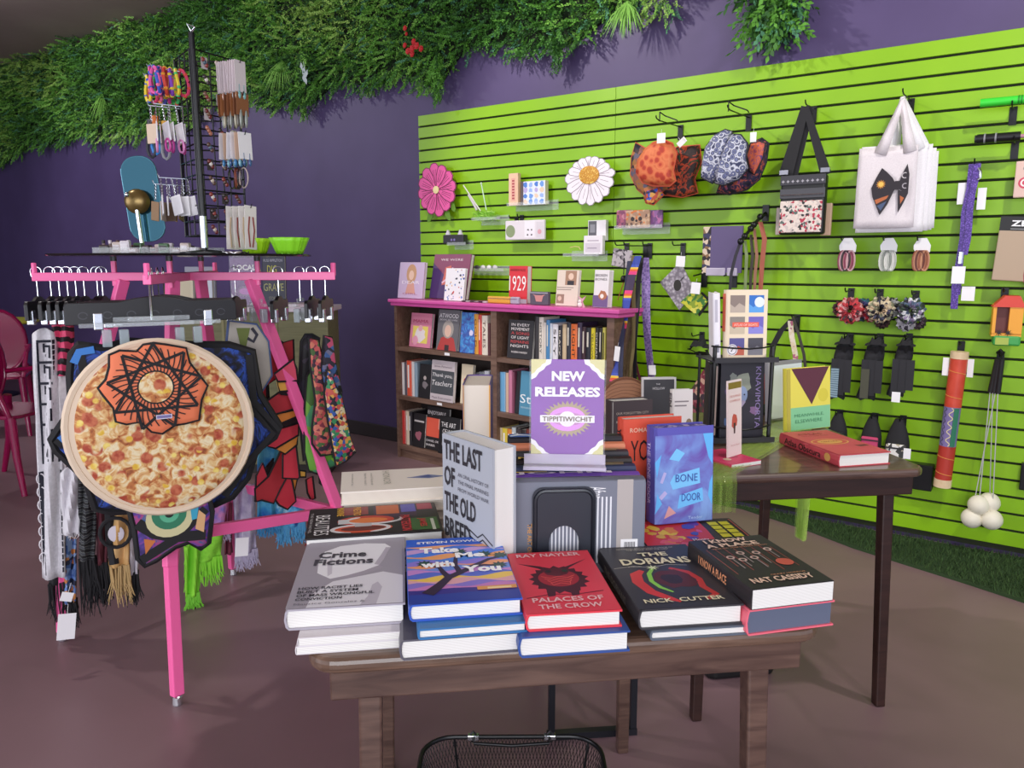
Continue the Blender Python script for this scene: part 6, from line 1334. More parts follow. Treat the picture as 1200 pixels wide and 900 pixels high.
k = stand_d('black hardcover with a pale frame edge standing at back left of the dark table', 752, 792, 443, 2.6, ZB, .03, '#d6d2d0', 40, 6)
W, Hh, t = k['dims']; b_art(k, [(rect(.004, .004, W*.94, Hh*.96), '#37353a')]); b_title(k, 'THE', W*.40, Hh*.86, W*.12, Hh*.025, '#e8e4e4', 0); b_title(k, 'HOLLOW', W*.30, Hh*.77, W*.36, Hh*.045, '#e8e4e4', 0)
k = stand_d('dark brown jacketed thick book behind the orange-red one, white top edges showing', 709, 758, 468, 2.14, ZB, .055, '#46383a', 52, 2)
W, Hh, t = k['dims']; b_title(k, 'OUR FORGOTTEN CITY', W*.1, Hh*.80, W*.8, Hh*.035, '#c9b7a8', 0); b_title(k, 'BORDER ROADS', W*.1, Hh*.68, W*.6, Hh*.03, '#c9b7a8', 0)
pw_ = at(733, 460, 2.72); o = thing('wood_slice', 'round wooden slice with ring grain standing at back of the dark table', 'wood slice', (pw_.x, pw_.y, ZB), 40)
RINGW = ramp_mat('tree_rings', 'rings', 26, [(.2, '#8a5c44'), (.6, '#b07f60'), (1, '#9a6a4e')], .7, distort=2.5)
M(XZ @ T(0, .075, -.012)).lathe([(.083, 0), (.083, .02)], 28).build('disc', RINGW, o); M(XZ @ T(0, .075, -.012)).tube([(.084*math.cos(a*PI/14), .084*math.sin(a*PI/14), .01) for a in range(28)], .008, 6, closed=True).build('bark', mat('#6a432f', .9), o, smooth=True)
# small dark book stacked under the slice so it shows above the others
# ================================================================ below the tables
# black powder-coated metal frame (folded step) standing under the tables
a, b2 = oz(641, 866, 0), oz(733, 860, 0); d = b2-a; rz = math.degrees(math.atan2(d.y, d.x)); L_ = d.length
o = thing('metal_leg_frame', 'black square tube leg frame standing between the two tables', 'stand frame', (a.x, a.y, 0), rz); MK = mat('#22232a', .4, .3)
for x in (.012, L_+.02): M().bar((x, 0, 0), (x, 0, .52), .017, .017).build('upright', MK, o)
M().bb((.0, -.011, .001), (L_+.03, .011, .020)).build('lower_bar', MK, o); M().bb((.0, -.011, .50), (L_+.03, .011, .522)).build('upper_bar', MK, o)
for x in (.012, L_+.02): M().bar((x, .30, 0), (x, .30, .52), .02, .02).build('rear_upright', MK, o)
M().bb((.0, .29, .50), (L_+.03, .31, .52)).build('rear_bar', MK, o); M().bar((L_+.02, .0, .50), (L_-.04, .0, .20), .012, .012).build('brace', MK, o)
for x in (.012, L_+.02): M().bar((x, .0, .511), (x, .3, .511), .018, .018).build('side_bar', MK, o)
M().bb((.0, -.011, .522), (L_+.03, .31, .532)).build('seat_board', MK, o)
# black bin under the back table
a = oz(872, 795, 0); o = thing('storage_bin', 'black plastic bin with rounded base on the floor beneath the back table', 'bin', (a.x, a.y, 0), 45)
M().prism(rrect(-.12, .0, .11, .20, .03), .0, .16).build('body', mat('#141416', .35), o, bevel=.012, seg=3); M().prism(rrect(-.128, -.008, .118, .208, .034), .16, .175).build('rim', mat('#1b1b1e', .35), o, bevel=.004)
# wire mesh shopping basket in front
a = at(600, 884, 1.66); BZ = .195
o = thing('mesh_basket', 'black wire mesh shopping basket on the floor under the front table', 'basket', (a.x, a.y, 0), 36)
WB, DB = .205, .14
rim = [(p[0], p[1], BZ) for p in rrect(-WB, -DB, WB, DB, .07, 6)]; bot = [(p[0]*.85, p[1]*.82, .01) for p in rrect(-WB, -DB, WB, DB, .07, 6)]
M().tube(rim, .0055, 8, closed=True).build('top_rim', BLACKM, o, smooth=True); M().tube(bot, .004, 6, closed=True).build('bottom_rim', BLACKM, o, smooth=True)
m = M()
def perim(path, t):
    n = len(path); x = (t % 1)*n; i = int(x) % n; f = x-int(x); return Vector(path[i]).lerp(Vector(path[(i+1) % n]), f)
# even spacing around the rim
def resample(path, k):
    P = [Vector(p) for p in path]; n = len(P); L = [0]
    for i in range(n): L.append(L[-1]+(P[(i+1) % n]-P[i]).length)
    out = []; i = 0
    for j in range(k):
        s = L[-1]*j/k
        while L[i+1] < s: i += 1
        out.append(P[i].lerp(P[(i+1) % n], (s-L[i])/(L[i+1]-L[i] or 1)))
    return out
K_ = 150; RT, RB_ = resample(rim, K_), resample(bot, K_)
for sgn in (1, -1):
    for j in range(K_):
        sh = 7*sgn; m.tube([RT[j], RB_[(j+sh) % K_]], .0009, 3)
for q in range(-17, 18):
    x = q*.010; m.tube([(x, -DB*.80, .011), (x, DB*.80, .011)], .0009, 3)
for q in range(-11, 12):
    y = q*.010; m.tube([(-WB*.83, y, .012), (WB*.83, y, .012)], .0009, 3)
mm = m.build('mesh_wire', BLACKM, o); mm['kind'] = 'stuff'
for s in (-1, 1):
    y = s*DB; M().tube([(-.09, y, BZ), (-.085, y*.7, BZ+.012), (0, y*.62, BZ+.014), (.085, y*.7, BZ+.012), (.09, y, BZ)], .004, 8).build('handle', BLACKM, o, smooth=True)
    for x in (-.09, .09): M().tube([(x, y, BZ-.014), (x+.012, y, BZ), (x, y, BZ+.014), (x-.012, y, BZ)], .003, 6, closed=True).build('handle_ring', BLACKM, o, smooth=True); M().bb((x-.014, y-.007, BZ-.006), (x+.014, y+.007, BZ+.007)).build('clip', CHROME, o, bevel=.002)
for j in (0, 37, 75, 112): M().tube([RT[j], RB_[j]], .003, 6).build('upright_wire', BLACKM, o)
# ================================================================ pink four-way garment rack
PINK = mat('#ff6cac', .35, name='hot_pink_enamel'); 
RC = Vector((-2.38, -2.47, 0)); ZR = 1.25
def dirv(a): return Vector((math.cos(math.radians(a)), math.sin(math.radians(a)), 0))
rack = thing('garment_rack', 'hot pink four-armed garment rack hung with printed hoods and scarves', 'clothes rack', RC, 0)
ARMS = {'front': -44, 'right': 46, 'back': 136, 'left': -134}; AL = .48
for nm, a in ARMS.items():
    d = dirv(a); ll = AL if nm != 'left' else .47
    M().bar(d*.0+Vector((0, 0, ZR)), d*ll+Vector((0, 0, ZR)), .022, .027).build('arm', PINK, rack, bevel=.002)
    M().bar(d*(ll-.006)+Vector((0, 0, ZR)), d*(ll-.006)+Vector((0, 0, ZR+.045)), .012, .016).build('end_stop', PINK, rack, bevel=.003)
    t0, t1 = d*.20+Vector((0, 0, ZR-.018)), d*.49+Vector((0, 0, .42)); foot = d*.49+Vector((0, 0, .016))
    M().bar(d*.20+Vector((0, 0, ZR-.010)), d*.46+Vector((0, 0, .42)), .036, .028).build('upper_leg', PINK, rack, bevel=.003)
    M().bar(d*.452+Vector((0, 0, .45)), d*.485+Vector((0, 0, .03)), .034, .026).build('lower_leg', PINK, rack, bevel=.003)
    M().lathe([(.014, 0), (.016, .004), (.014, .026), (.008, .032)], 12).build('levelling_foot', CHROME, rack, d*.486)
    M().tube([d*.225+Vector((0, 0, ZR-.03)), d*.225+Vector((0, 0, ZR+.055))], .009, 8).build('support_post', PINK, rack, smooth=True)
    M().tube([d*.225+Vector((0, 0, ZR+.05)), d*.225+Vector((0, 0, 1.315))], .0105, 8).build('post_sleeve', BLACKM, rack, smooth=True)
zb = .50
corners = [dirv(a)*.445+Vector((0, 0, .505 if a == -44 else .41)) for a in (-44, 46, 136, -134)]
for k in range(4): M().bar(corners[k] if k < 3 else corners[0]+(corners[3]-corners[0])*.22, corners[(k+1) % 4], .022, .036).build('tie_bar', PINK, rack, bevel=.002)
for a in (-44, 136): M().bar(dirv(a)*.44+Vector((0, 0, zb-.12)), dirv(a)*.2+Vector((0, 0, zb+.14)), .02, .02).build('brace', PINK, rack)
disc = M().lathe([(.0, 1.3155), (.40, 1.3155), (.403, 1.319), (.40, 1.3225), (.0, 1.3225)], 64).build('round_shelf', mat('#1b1a1e', .12, .2), None, RC, smooth=True)
tag(disc, 'thin round black shelf top resting on the pink rack', 'shelf'); ZD = 1.323
def onarm(nm, r_, z=ZR): return RC+dirv(ARMS[nm])*r_+Vector((0, 0, z))
# hangers ---------------------------------------------------------------
def hanger(label, pos, rz, kind='black', width=.30, group='hangers on the pink rack', drop=.0):
    """hook over the rail at pos (rail top), bar across local x; returns the height of the clips"""
    o = thing('clip_hanger', label, 'hanger', pos, rz, group); top = .025
    hk = [(0, .016, -.008)]+[(0, .016*math.cos(a*PI/8), -.002+.014*math.sin(a*PI/8)) for a in range(9)]+[(0, -.014, -.018), (0, 0, -.035), (0, 0, -.085-drop)]
    M().tube(hk, .0017, 6).build('hook', CHROME, o, smooth=True)
    zb_ = -.09-drop
    if kind == 'black':
        m = M(XZ @ T(0, zb_, 0)); w_ = width/2
        prof = [(-w_, -.05), (-w_, .0), (-w_+.008, .010), (-w_*.4, .010), (-w_*.2, .020), (0, .024), (w_*.2, .020), (w_*.4, .010), (w_-.008, .010), (w_, 0), (w_, -.05)]
        m.prism(prof[::-1], -.006, .006); m.build('bar', mat('#1a191c', .35), o, bevel=.002)
        m = M(XZ @ T(0, zb_, .0065))
        for q in range(7): m.poly(stroke(circ(-w_*.8+w_*.267*q, -.025, .011, .009, 10, 0, 330), .003), 0)
        m.build('relief_scroll', mat('#3a393f', .3), o)
    else:
        M().bb((-width/2, -.004, zb_-.012), (width/2, .004, zb_)).build('bar', acrylic('hanger_clear', '#e6eef2', .2), o, bevel=.002)
        M().bb((-width*.27, -.003, zb_+.001), (width*.27, .003, zb_+.015)).build('bar_top', acrylic('hanger_clear', '#e6eef2', .2), o, bevel=.002)
    for s in (-1, 1):
        M().bb((s*width*.32-.012, -.010, zb_-.065), (s*width*.32+.012, .010, zb_-.018)).build('clip', acrylic('clip_smoke', '#b6c4ca', .5) if kind != 'black' else CHROME, o, bevel=.003)
    return zb_-.05
AF, AR = ARMS['front'], ARMS['right']
def flat_hood(name, label, cat, pos, rz, build_fn, group=None, tilt=0):
    o = thing(name, label, cat, pos, rot=(RZ(rz) @ RX(tilt)).to_euler(), group=group); build_fn(o); return o
def puff(o, nm, pts, t, mt_, y0=0, bind=None, bw=.006):
    n = len(pts); cx = sum(p[0] for p in pts)/n; cz = sum(p[1] for p in pts)/n; vs = []; fs = []
    for sg in (1, -1):
        b_ = len(vs); rings = ((1, 0), (.96, .55), (.86, .9), (.5, 1.0), (.02, 1.03))
        for s_, h_ in rings: vs += [(cx+(p[0]-cx)*s_, y0-sg*t*.5*h_, cz+(p[1]-cz)*s_) for p in pts]
        for k in range(4):
            for j in range(n):
                q = (b_+k*n+j, b_+k*n+(j+1) % n, b_+(k+1)*n+(j+1) % n, b_+(k+1)*n+j); fs.append(q if sg > 0 else q[::-1])
    m = M(); m.add(vs, fs); r_ = m.build(nm, mt_, o, smooth=True)
    if bind: M().tube([(p[0], y0, p[1]) for p in pts], bw, 6, closed=True).build('binding', bind, o, smooth=True)
    return r_
CAMDIR = math.degrees(math.atan2(-D-(-2.8), 0-(-2.05)))   # direction from the front arm to the viewer
RZF = CAMDIR+90+6
def pxplane(px, py, d0=2.12): return at(px, py, d0)
def local_pts(pts_px, org, rz, dd):
    """outline read off the photo onto the hood's own upright plane through org"""
    nx = Vector((math.sin(math.radians(rz)), -math.cos(math.radians(rz)), 0)); ux = Vector((math.cos(math.radians(rz)), math.sin(math.radians(rz)), 0)); o_ = Vector(org)+nx*dd; out = []
    for a, b_ in pts_px:
        r_ = ray(a, b_); t = (o_-EYE).dot(nx)/r_.dot(nx); p = EYE+r_*t; out.append(((p-Vector(org)).dot(ux), p.z-org[2]))
    return out
# the hanging position of the front stack
FP = RC+dirv(AF)*.40; FP = Vector((FP.x, FP.y, ZR))
def fpos(k): p = RC+dirv(AF)*k; return Vector((p.x, p.y, ZR+.02))
# pizza print ------------------------------------------------------------
def pizza_mat():
    m, N, L, b = new_mat('pizza_print'); tc = N.new('ShaderNodeTexCoord')
    def noise(s, d=4, dist=0):
        n = N.new('ShaderNodeTexNoise'); n.inputs['Scale'].default_value = s; n.inputs['Detail'].default_value = d; n.inputs['Distortion'].default_value = dist; L.new(tc.outputs['Object'], n.inputs['Vector']); return n.outputs['Fac']
    def ramp(i, st, it='LINEAR'):
        r = N.new('ShaderNodeValToRGB'); r.color_ramp.interpolation = it
        while len(r.color_ramp.elements) < len(st): r.color_ramp.elements.new(.5)
        for e, (p, c) in zip(r.color_ramp.elements, st): e.position = p; e.color = lin(c)
        L.new(i, r.inputs['Fac']); return r.outputs['Color']
    def mix(f, a, c):
        x = N.new('ShaderNodeMix'); x.data_type = 'RGBA'; L.new(f, x.inputs['Factor']); L.new(a, x.inputs['A']); L.new(c, x.inputs['B']); return x.outputs['Result']
    base = ramp(noise(42, 6, .8), [(.30, '#8a4428'), (.42, '#c47a44'), (.52, '#e3bc80'), (.62, '#efe0bc'), (.75, '#d9a862')])
    v = N.new('ShaderNodeTexVoronoi'); v.inputs['Scale'].default_value = 34; L.new(tc.outputs['Object'], v.inputs['Vector'])
    vn = N.new('ShaderNodeTexVoronoi'); vn.inputs['Scale'].default_value = 24; vn.inputs['Randomness'].default_value = 1; L.new(tc.outputs['Object'], vn.inputs['Vector'])
    ham = ramp(vn.outputs['Distance'], [(.0, '#ffffff'), (.34, '#ffffff'), (.44, '#000000')]); yel = ramp(v.outputs['Distance'], [(0, '#ffffff'), (.26, '#ffffff'), (.36, '#000000')])
    r1 = ramp(noise(60, 3), [(.4, '#a8432e'), (.6, '#c8704e')]); y1 = ramp(noise(50, 2), [(.4, '#e0b23a'), (.6, '#f0d878')])
    sel = ramp(noise(16, 1), [(.47, '#000000'), (.50, '#ffffff')]); sel2 = ramp(noise(13.7, 1), [(.52, '#ffffff'), (.56, '#000000')])
    def mul(a, c):
        x = N.new('ShaderNodeMix'); x.data_type = 'RGBA'; x.blend_type = 'MULTIPLY'; x.inputs['Factor'].default_value = 1; L.new(a, x.inputs['A']); L.new(c, x.inputs['B']); return x.outputs['Result']
    c1 = mix(mul(ham, sel2), base, r1); c2 = mix(mul(yel, sel), c1, y1)
    L.new(c2, b.inputs['Base Color']); b.inputs['Roughness'].default_value = .7; return m
PZM = pizza_mat(); CRUST = mat('#e3cdb4', .7); KB = mat('#151418', .7)
BLUEH = ramp_mat('night_blue_print', 'noise', 14, [(.38, '#14131c'), (.5, '#1f2e66'), (.58, '#2e55b8'), (.64, '#16152a'), (.75, '#3a7ac0')], .7, distort=2.5)
EYEM = ramp_mat('violet_eye_print', 'noise', 11, [(.35, '#3a2a66'), (.48, '#5a3f98'), (.56, '#b0447a'), (.64, '#2f5f98'), (.75, '#d08a4a')], .7, distort=2.5)
o1 = [ ('black', .44, 'ornate black hanger at the front of the pizza hood stack', .43), ('clear', .36, 'clear hanger holding the pizza print hood', .455), ('clear', .22, 'small clear hanger holding the orange spiral star hood', .465), ('black', .42, 'ornate black hanger just behind the front one on the front arm', .37), ('black', .40, 'ornate black hanger third on the front arm', .31)]
for kind, w_, lab, r_ in o1: hanger(lab, fpos(r_), RZF, kind, w_, drop=0 if kind == 'black' else .045)
org = RC+dirv(AF)*.47; org = (org.x, org.y, 0)
def mk(pts_px, dd): return local_pts(pts_px, org, RZF, dd)
# black and blue star hood behind
o = thing('star_hood', 'black bound hood with deep blue print and pointed corners behind the pizza hood', 'hood', org, RZF, 'printed hoods on the front arm')
pts = mk([(92, 404), (120, 408), (150, 400), (225, 404), (268, 404), (296, 412), (300, 440), (304, 462), (328, 500), (322, 512), (300, 528), (290, 560), (272, 582), (250, 592), (130, 600), (112, 596), (100, 560), (66, 528), (60, 516), (84, 480), (82, 440), (84, 415)], -.06)
puff(o, 'printed_body', pts, .03, BLUEH, .06, KB, .012)
for p in ([(92, 410), (110, 480), (66, 520)], [(290, 415), (296, 470), (325, 505)], [(285, 470), (320, 505), (285, 545), (262, 580)]): decal(o, 'black_band', [(stroke(mk(p, -.06), .022), KB)], XZ @ T(0, 0, -.043))
for p in ([(86, 425), (92, 412), (110, 409)], [(70, 515), (90, 500)]): decal(o, 'blue_patch', [(stroke(mk(p, -.06), .02), mat('#3a7fd0', .6))], XZ @ T(0, 0, -.0425))
# violet eye hood, lower
o = thing('eye_hood', 'black bound violet hood with a green eye hanging lowest on the front arm', 'hood', org, RZF, 'printed hoods on the front arm')
pts = mk([(140, 560), (240, 560), (248, 600), (244, 636), (236, 642), (222, 634), (205, 640), (182, 656), (170, 662), (162, 654), (158, 620), (150, 590)], .03)
puff(o, 'printed_body', pts, .022, EYEM, -.03, KB, .010)
e = [mk([(198, 606)], .03)[0]]; ex_, ez_ = e[0]
sh = [(stroke(mk([(160, 612), (180, 624), (205, 628), (240, 625)], .03), .03), KB), (stroke(mk([(165, 655), (205, 630), (240, 595)], .03), .026), KB), (circ(ex_, ez_, .062, .055), mat('#cfc89a', .6)), (circ(ex_, ez_+.012, .046, .044), mat('#2e7a5a', .6)), (circ(ex_, ez_+.014, .026), mat('#58b08a', .6)), (circ(ex_, ez_+.014, .012), mat('#15201c', .6)),
      (mk([(168, 630), (182, 632), (170, 648)], .03), mat('#c8743a', .6)), (mk([(232, 596), (240, 602), (238, 622), (228, 618)], .03), mat('#d8a878', .6)), (mk([(222, 592), (232, 590), (230, 606), (224, 608)], .03), mat('#3aa0c0', .6))]
decal(o, 'eye_print', sh, XZ @ T(0, 0, .0425))
# pizza hood
o = thing('pizza_hood', 'big round pizza print hood with a cream crust edge on the front arm', 'hood', org, RZF, 'printed hoods on the front arm')
circle_px = [(185+109*math.cos(2*PI*k/44)-4*math.cos(4*PI*k/44)*0, 500+100*math.sin(2*PI*k/44)) for k in range(44)]
pts = mk(circle_px, .045); pts = pts if sum((pts[k][0]*pts[(k+1) % 44][1]-pts[(k+1) % 44][0]*pts[k][1]) for k in range(44)) > 0 else pts[::-1]
puff(o, 'crust_rim', pts, .022, CRUST, -.045, CRUST, .010)
cx = sum(p[0] for p in pts)/44; cz = sum(p[1] for p in pts)/44; inner = [(cx+(p[0]-cx)*.91, cz+(p[1]-cz)*.945) for p in pts]
puff(o, 'pizza_print', inner, .024, PZM, -.0535)
# orange spiral star hood
o = thing('spiral_star_hood', 'orange and black spiral star hood clipped in front of the pizza hood', 'hood', org, RZF, 'printed hoods on the front arm')
stp = [(180, 402), (195, 404), (218, 408), (222, 425), (243, 452), (236, 468), (233, 492), (218, 496), (205, 498), (190, 508), (178, 506), (165, 494), (148, 497), (136, 494), (133, 478), (120, 462), (115, 455), (124, 445), (128, 430), (128, 416), (140, 411), (160, 412), (168, 404)]
pts = mk(stp, .075)[::-1]; OR_ = mat('#ee8058', .7)
puff(o, 'printed_body', pts, .022, OR_, -.075, KB, .004)
cxx, czz = mk([(182, 453)], .075)[0]; sh = []; Rm = .098
for k in range(36):
    a = 2*PI*k/36; P = []
    for j in range(8):
        r_ = .044+(Rm-.044)*j/7*1.35; P.append((cxx+r_*math.cos(a+.42*j/7), czz+r_*math.sin(a+.42*j/7)))
    sh.append((stroke(P[:7], [.003]*7), KB))
big = [(cxx+(p[0]-cxx)*.78, czz+(p[1]-czz)*.78) for p in pts]
hexa = [[(cxx+.118*math.cos(math.radians(a+k*120)), czz+.118*math.sin(math.radians(a+k*120))) for k in range(3)] for a in (10, 50, 90)]
for tri in hexa:
    for k in range(3): sh.append((stroke([tri[k], tri[(k+1) % 3]], .0075), KB))
sh += [(circ(cxx, czz, .046, None, 24), KB), (circ(cxx, czz, .042, None, 24), PZM), (rect(cxx-.005, czz-.088, cxx+.035, czz-.076), mat('#d8d4e6', .6)), (rect(cxx-.003, czz-.086, cxx+.033, czz-.078), mat('#7a74a8', .6))]
decal(o, 'spiral_print', sh, XZ @ T(0, 0, .0875), lift=.0002)
# pale print hood showing at the back of the front arm and grey green one
o = thing('sketch_hood', 'pale grey hood printed with an olive tree and spiral, hanging behind the black star hood', 'hood', org, RZF, 'printed hoods on the front arm')
pts = mk([(268, 376), (300, 380), (314, 400), (318, 440), (300, 470), (262, 440)], -.16); puff(o, 'printed_body', pts, .02, mat('#a9a199', .7), .16, mat('#4a5a86', .6), .005)
decal(o, 'tree_print', [(mk([(276, 384), (292, 384), (287, 408), (282, 410)], -.16), mat('#5f6a2c', .6)), (stroke(mk([(294, 384), (300, 392), (296, 400), (289, 396)], -.16), .01), mat('#23202e', .6))], XZ @ T(0, 0, -.148))
# ---------------------------------------------------------------- right arm: edge-on hoods
def zig_cloth(name, label, r_, width, z0, pts_zw, mt_, rz, bind=KB, arm='right', group='printed hoods on the right arm', shift=0, fold=.02, bands=None):
    """hanging hood folded on itself: zig-zag outline in its own upright plane, gently folded"""
    p = RC+dirv(ARMS[arm])*r_; o = thing(name, label, 'hood', (p.x, p.y, 0), rz, group)
    L_, R_ = [], []
    for z, a, b_ in pts_zw: L_.append((a+shift, z)); R_.append((b_+shift, z))
    n = len(L_); m = M(); vs = []; nu = 8
    for j in range(n):
        for i in range(nu+1):
            u = i/nu; x = L_[j][0]+(R_[j][0]-L_[j][0])*u; vs.append((x, fold*math.sin(u*PI*2.5+j*.6), L_[j][1]))
    m.add(vs, [(j*(nu+1)+i, (j+1)*(nu+1)+i, (j+1)*(nu+1)+i+1, j*(nu+1)+i+1) for j in range(n-1) for i in range(nu)], 0)
    if bands:
        m.i = [bands[1][min(len(bands[1])-1, (k//nu) % len(bands[1]))] for k in range(len(m.f))]; m.build('printed_body', bands[0], o, solid=.005)
    else: m.build('printed_body', mt_, o, smooth=True, solid=.005)
    edge = [vs[j*(nu+1)] for j in range(n)]+[vs[(n-1)*(nu+1)+i] for i in range(1, nu+1)]+[vs[j*(nu+1)+nu] for j in range(n-2, -1, -1)]
    M().tube(edge, .006, 6).build('binding', bind, o, smooth=True); return o
RZR = ARMS['right']+90
REDW, ORW = mat('#d8394a', .65), mat('#e8923c', .65); DRK = mat('#2a1518', .7); RD2 = mat('#b82f38', .65)
def hz_(py, p): # height of a photo row at a place
    r_ = ray(600, py); return None
pr_ = RC+dirv(AR)*.25; dR = 2.60
def zrow(py, r_):
    p = RC+dirv(AR)*r_; x = 600; ry = ray(340, py); t = math.hypot(p.x, p.y+D)/math.hypot(ry.x, ry.y); return H+ry.z*t
o = None
# orange red wing hood turned to the viewer
RZW = RZF+8
def wing(label, r_, tiers, dd, pal):
    p = RC+dirv(AR)*r_; org2 = (p.x, p.y, 0); o = thing('wing_hood', label, 'hood', org2, RZW, 'phoenix wing hoods on the right arm')
    for k, (pp, col) in enumerate(tiers):
        q = local_pts(pp, org2, RZW, dd); q = q if sum(q[i][0]*q[(i+1) % len(q)][1]-q[(i+1) % len(q)][0]*q[i][1] for i in range(len(q))) > 0 else q[::-1]
        m = M(); m.prism(q, -.004, .004, 0, XZ @ T(0, 0, dd-.006*k)); m.build('feather_tier', pal[col], o); M().tube([(a, -dd+.006*k-.004, b_) for a, b_ in q], .004, 5, closed=True).build('binding', KB, o, smooth=True)
    return o
PAL = {'r': REDW, 'o': ORW, 'k': DRK, 'd': RD2, 'y': mat('#e8b04a', .65), 'p': mat('#e0506a', .65)}
wing('red and orange phoenix wing hood with zigzag tiers facing the front on the right arm', .22, [
    ([(321, 438), (343, 421), (347, 432), (348, 446), (325, 447)], 'p'), ([(325, 447), (348, 446), (351, 457), (328, 459)], 'y'), ([(328, 459), (351, 457), (352, 464), (330, 462)], 'k'),
    ([(310, 474), (328, 461), (352, 464), (353, 478), (322, 487)], 'd'), ([(322, 487), (353, 480), (354, 488), (330, 498)], 'o'), ([(316, 476), (330, 464), (350, 466), (352, 474), (322, 484)], 'r'),
    ([(330, 498), (354, 489), (356, 496), (338, 502)], 'k'),
    ([(313, 524), (330, 505), (355, 498), (355, 512), (328, 528)], 'r'), ([(328, 528), (355, 512), (354, 524), (340, 535)], 'o'),
    ([(338, 536), (354, 526), (358, 562), (356, 565), (338, 564)], 'r'), ([(356, 555), (366, 556), (366, 563), (357, 563)], 'y')], .05, PAL)
wing('long red phoenix wing hood with rounded feather tails behind the zigzag one', .15, [
    ([(309, 402), (322, 398), (330, 400), (328, 440), (312, 452)], 'd'), ([(330, 402), (344, 398), (345, 425), (334, 430)], 'd'), ([(300, 410), (312, 402), (314, 470), (300, 452)], 'd'),
    ([(322, 400), (330, 400), (330, 420), (324, 425)], 'o'), ([(300, 450), (316, 440), (318, 470), (298, 480)], 'k'),
    ([(318, 560), (330, 535), (336, 520), (340, 560), (332, 575), (324, 592), (310, 588), (303, 590), (302, 575)], 'd'), ([(304, 560), (312, 545), (318, 560), (314, 586), (303, 590)], 'r'), ([(332, 560), (345, 555), (352, 590), (342, 600), (332, 595), (325, 585)], 'r'), ([(318, 550), (326, 540), (324, 575), (318, 580)], 'k'), ([(344, 560), (356, 560), (350, 590)], 'o'), ([(366, 566), (374, 562), (377, 588), (372, 590), (368, 582)], 'r')], .0, PAL)
COLP = {'a': printm('black_galaxy_cloth', ['#1b1820', '#2b2433', '#1a171d', '#3a2f40'], 30), 'b': printm('green_black_cloth', ['#1a1a1e', '#2a2a2e', '#4a8a2a', '#1b1a1f', '#8fc63a'], 12),
        'c': printm('paisley_coral', ['#c85a5a', '#3a2a3a', '#d8806a', '#8a3a4a', '#4a6a3a'], 70), 'd': printm('mandala_bright', ['#c8584a', '#d8a04a', '#3a8a5a', '#b83a5a', '#3a5aa8', '#d8c8a0', '#2a2430'], 85)}
def edge_hood(label, r_, tiers, dd, mt_, rz=None):
    p = RC+dirv(AR)*r_; org2 = (p.x, p.y, 0); rz = RZF+8 if rz is None else rz; o = thing('printed_hood', label, 'hood', org2, rz, 'printed hoods on the right arm')
    q = local_pts(tiers, org2, rz, dd); q = q if sum(q[i][0]*q[(i+1) % len(q)][1]-q[(i+1) % len(q)][0]*q[i][1] for i in range(len(q))) > 0 else q[::-1]
    puff(o, 'printed_body', q, .035, mt_, -dd, KB, .005); return o
edge_hood('black violet hood hanging narrow behind the red wing hood', .28, [(353, 400), (358, 392), (366, 392), (374, 396), (372, 420), (365, 450), (362, 480), (358, 510), (356, 540), (352, 500), (350, 450)], .0, COLP['a'])
edge_hood('black hood with lime green folded edge hanging low on the right arm', .33, [(360, 440), (366, 430), (372, 470), (362, 500), (368, 520), (396, 531), (394, 545), (372, 555), (362, 552), (357, 530), (357, 480)], .02, printm('lime_edge_cloth', ['#8fc63a', '#3f6a2a', '#6aa83a', '#4a9a6a'], 9))
edge_hood('dark hood with coral paisley border second from the end of the right arm', .37, [(362, 396), (372, 398), (380, 430), (382, 470), (388, 510), (390, 532), (376, 534), (366, 520), (366, 500), (370, 470), (364, 430)], .04, COLP['c'])
edge_hood('thin black tail cloth dangling under the lime edged hood', .34, [(374, 540), (382, 545), (384, 560), (380, 571), (375, 566)], .02, mat('#1d1b20', .7))
edge_hood('blue and black patchwork hood with pink dots near the end of the right arm', .42, [(380, 393), (388, 395), (391, 420), (395, 440), (400, 460), (396, 470), (388, 470), (380, 460), (376, 430)], .03, printm('blue_pink_patch', ['#2a2433', '#3a5a90', '#1c1a22', '#6a6a88', '#b84a6a'], 60))
edge_hood('brightly patterned hood in stripes of mandalas, endmost on the right arm', .455, [(384, 430), (392, 452), (399, 462), (405, 490), (410, 515), (416, 530), (405, 540), (394, 546), (389, 520), (384, 490), (380, 460)], .05, COLP['d'])
for r_, lab, kd in ((.15, 'black hanger holding the long red wing hood', 'black'), (.22, 'clear hanger holding the zigzag wing hood', 'clear'), (.29, 'black hanger of the black violet hood', 'black'), (.36, 'clear hanger near the end of the right arm', 'clear'), (.40, 'black hanger second from the end of the right arm', 'black'), (.445, 'black hanger endmost on the right arm', 'black')):
    p = RC+dirv(AR)*r_; hanger(lab, (p.x, p.y, ZR+.02), RZR+180-10+40*(kd == 'clear' and r_ < .3), kd, .18 if kd == 'black' else .14, drop=.02)
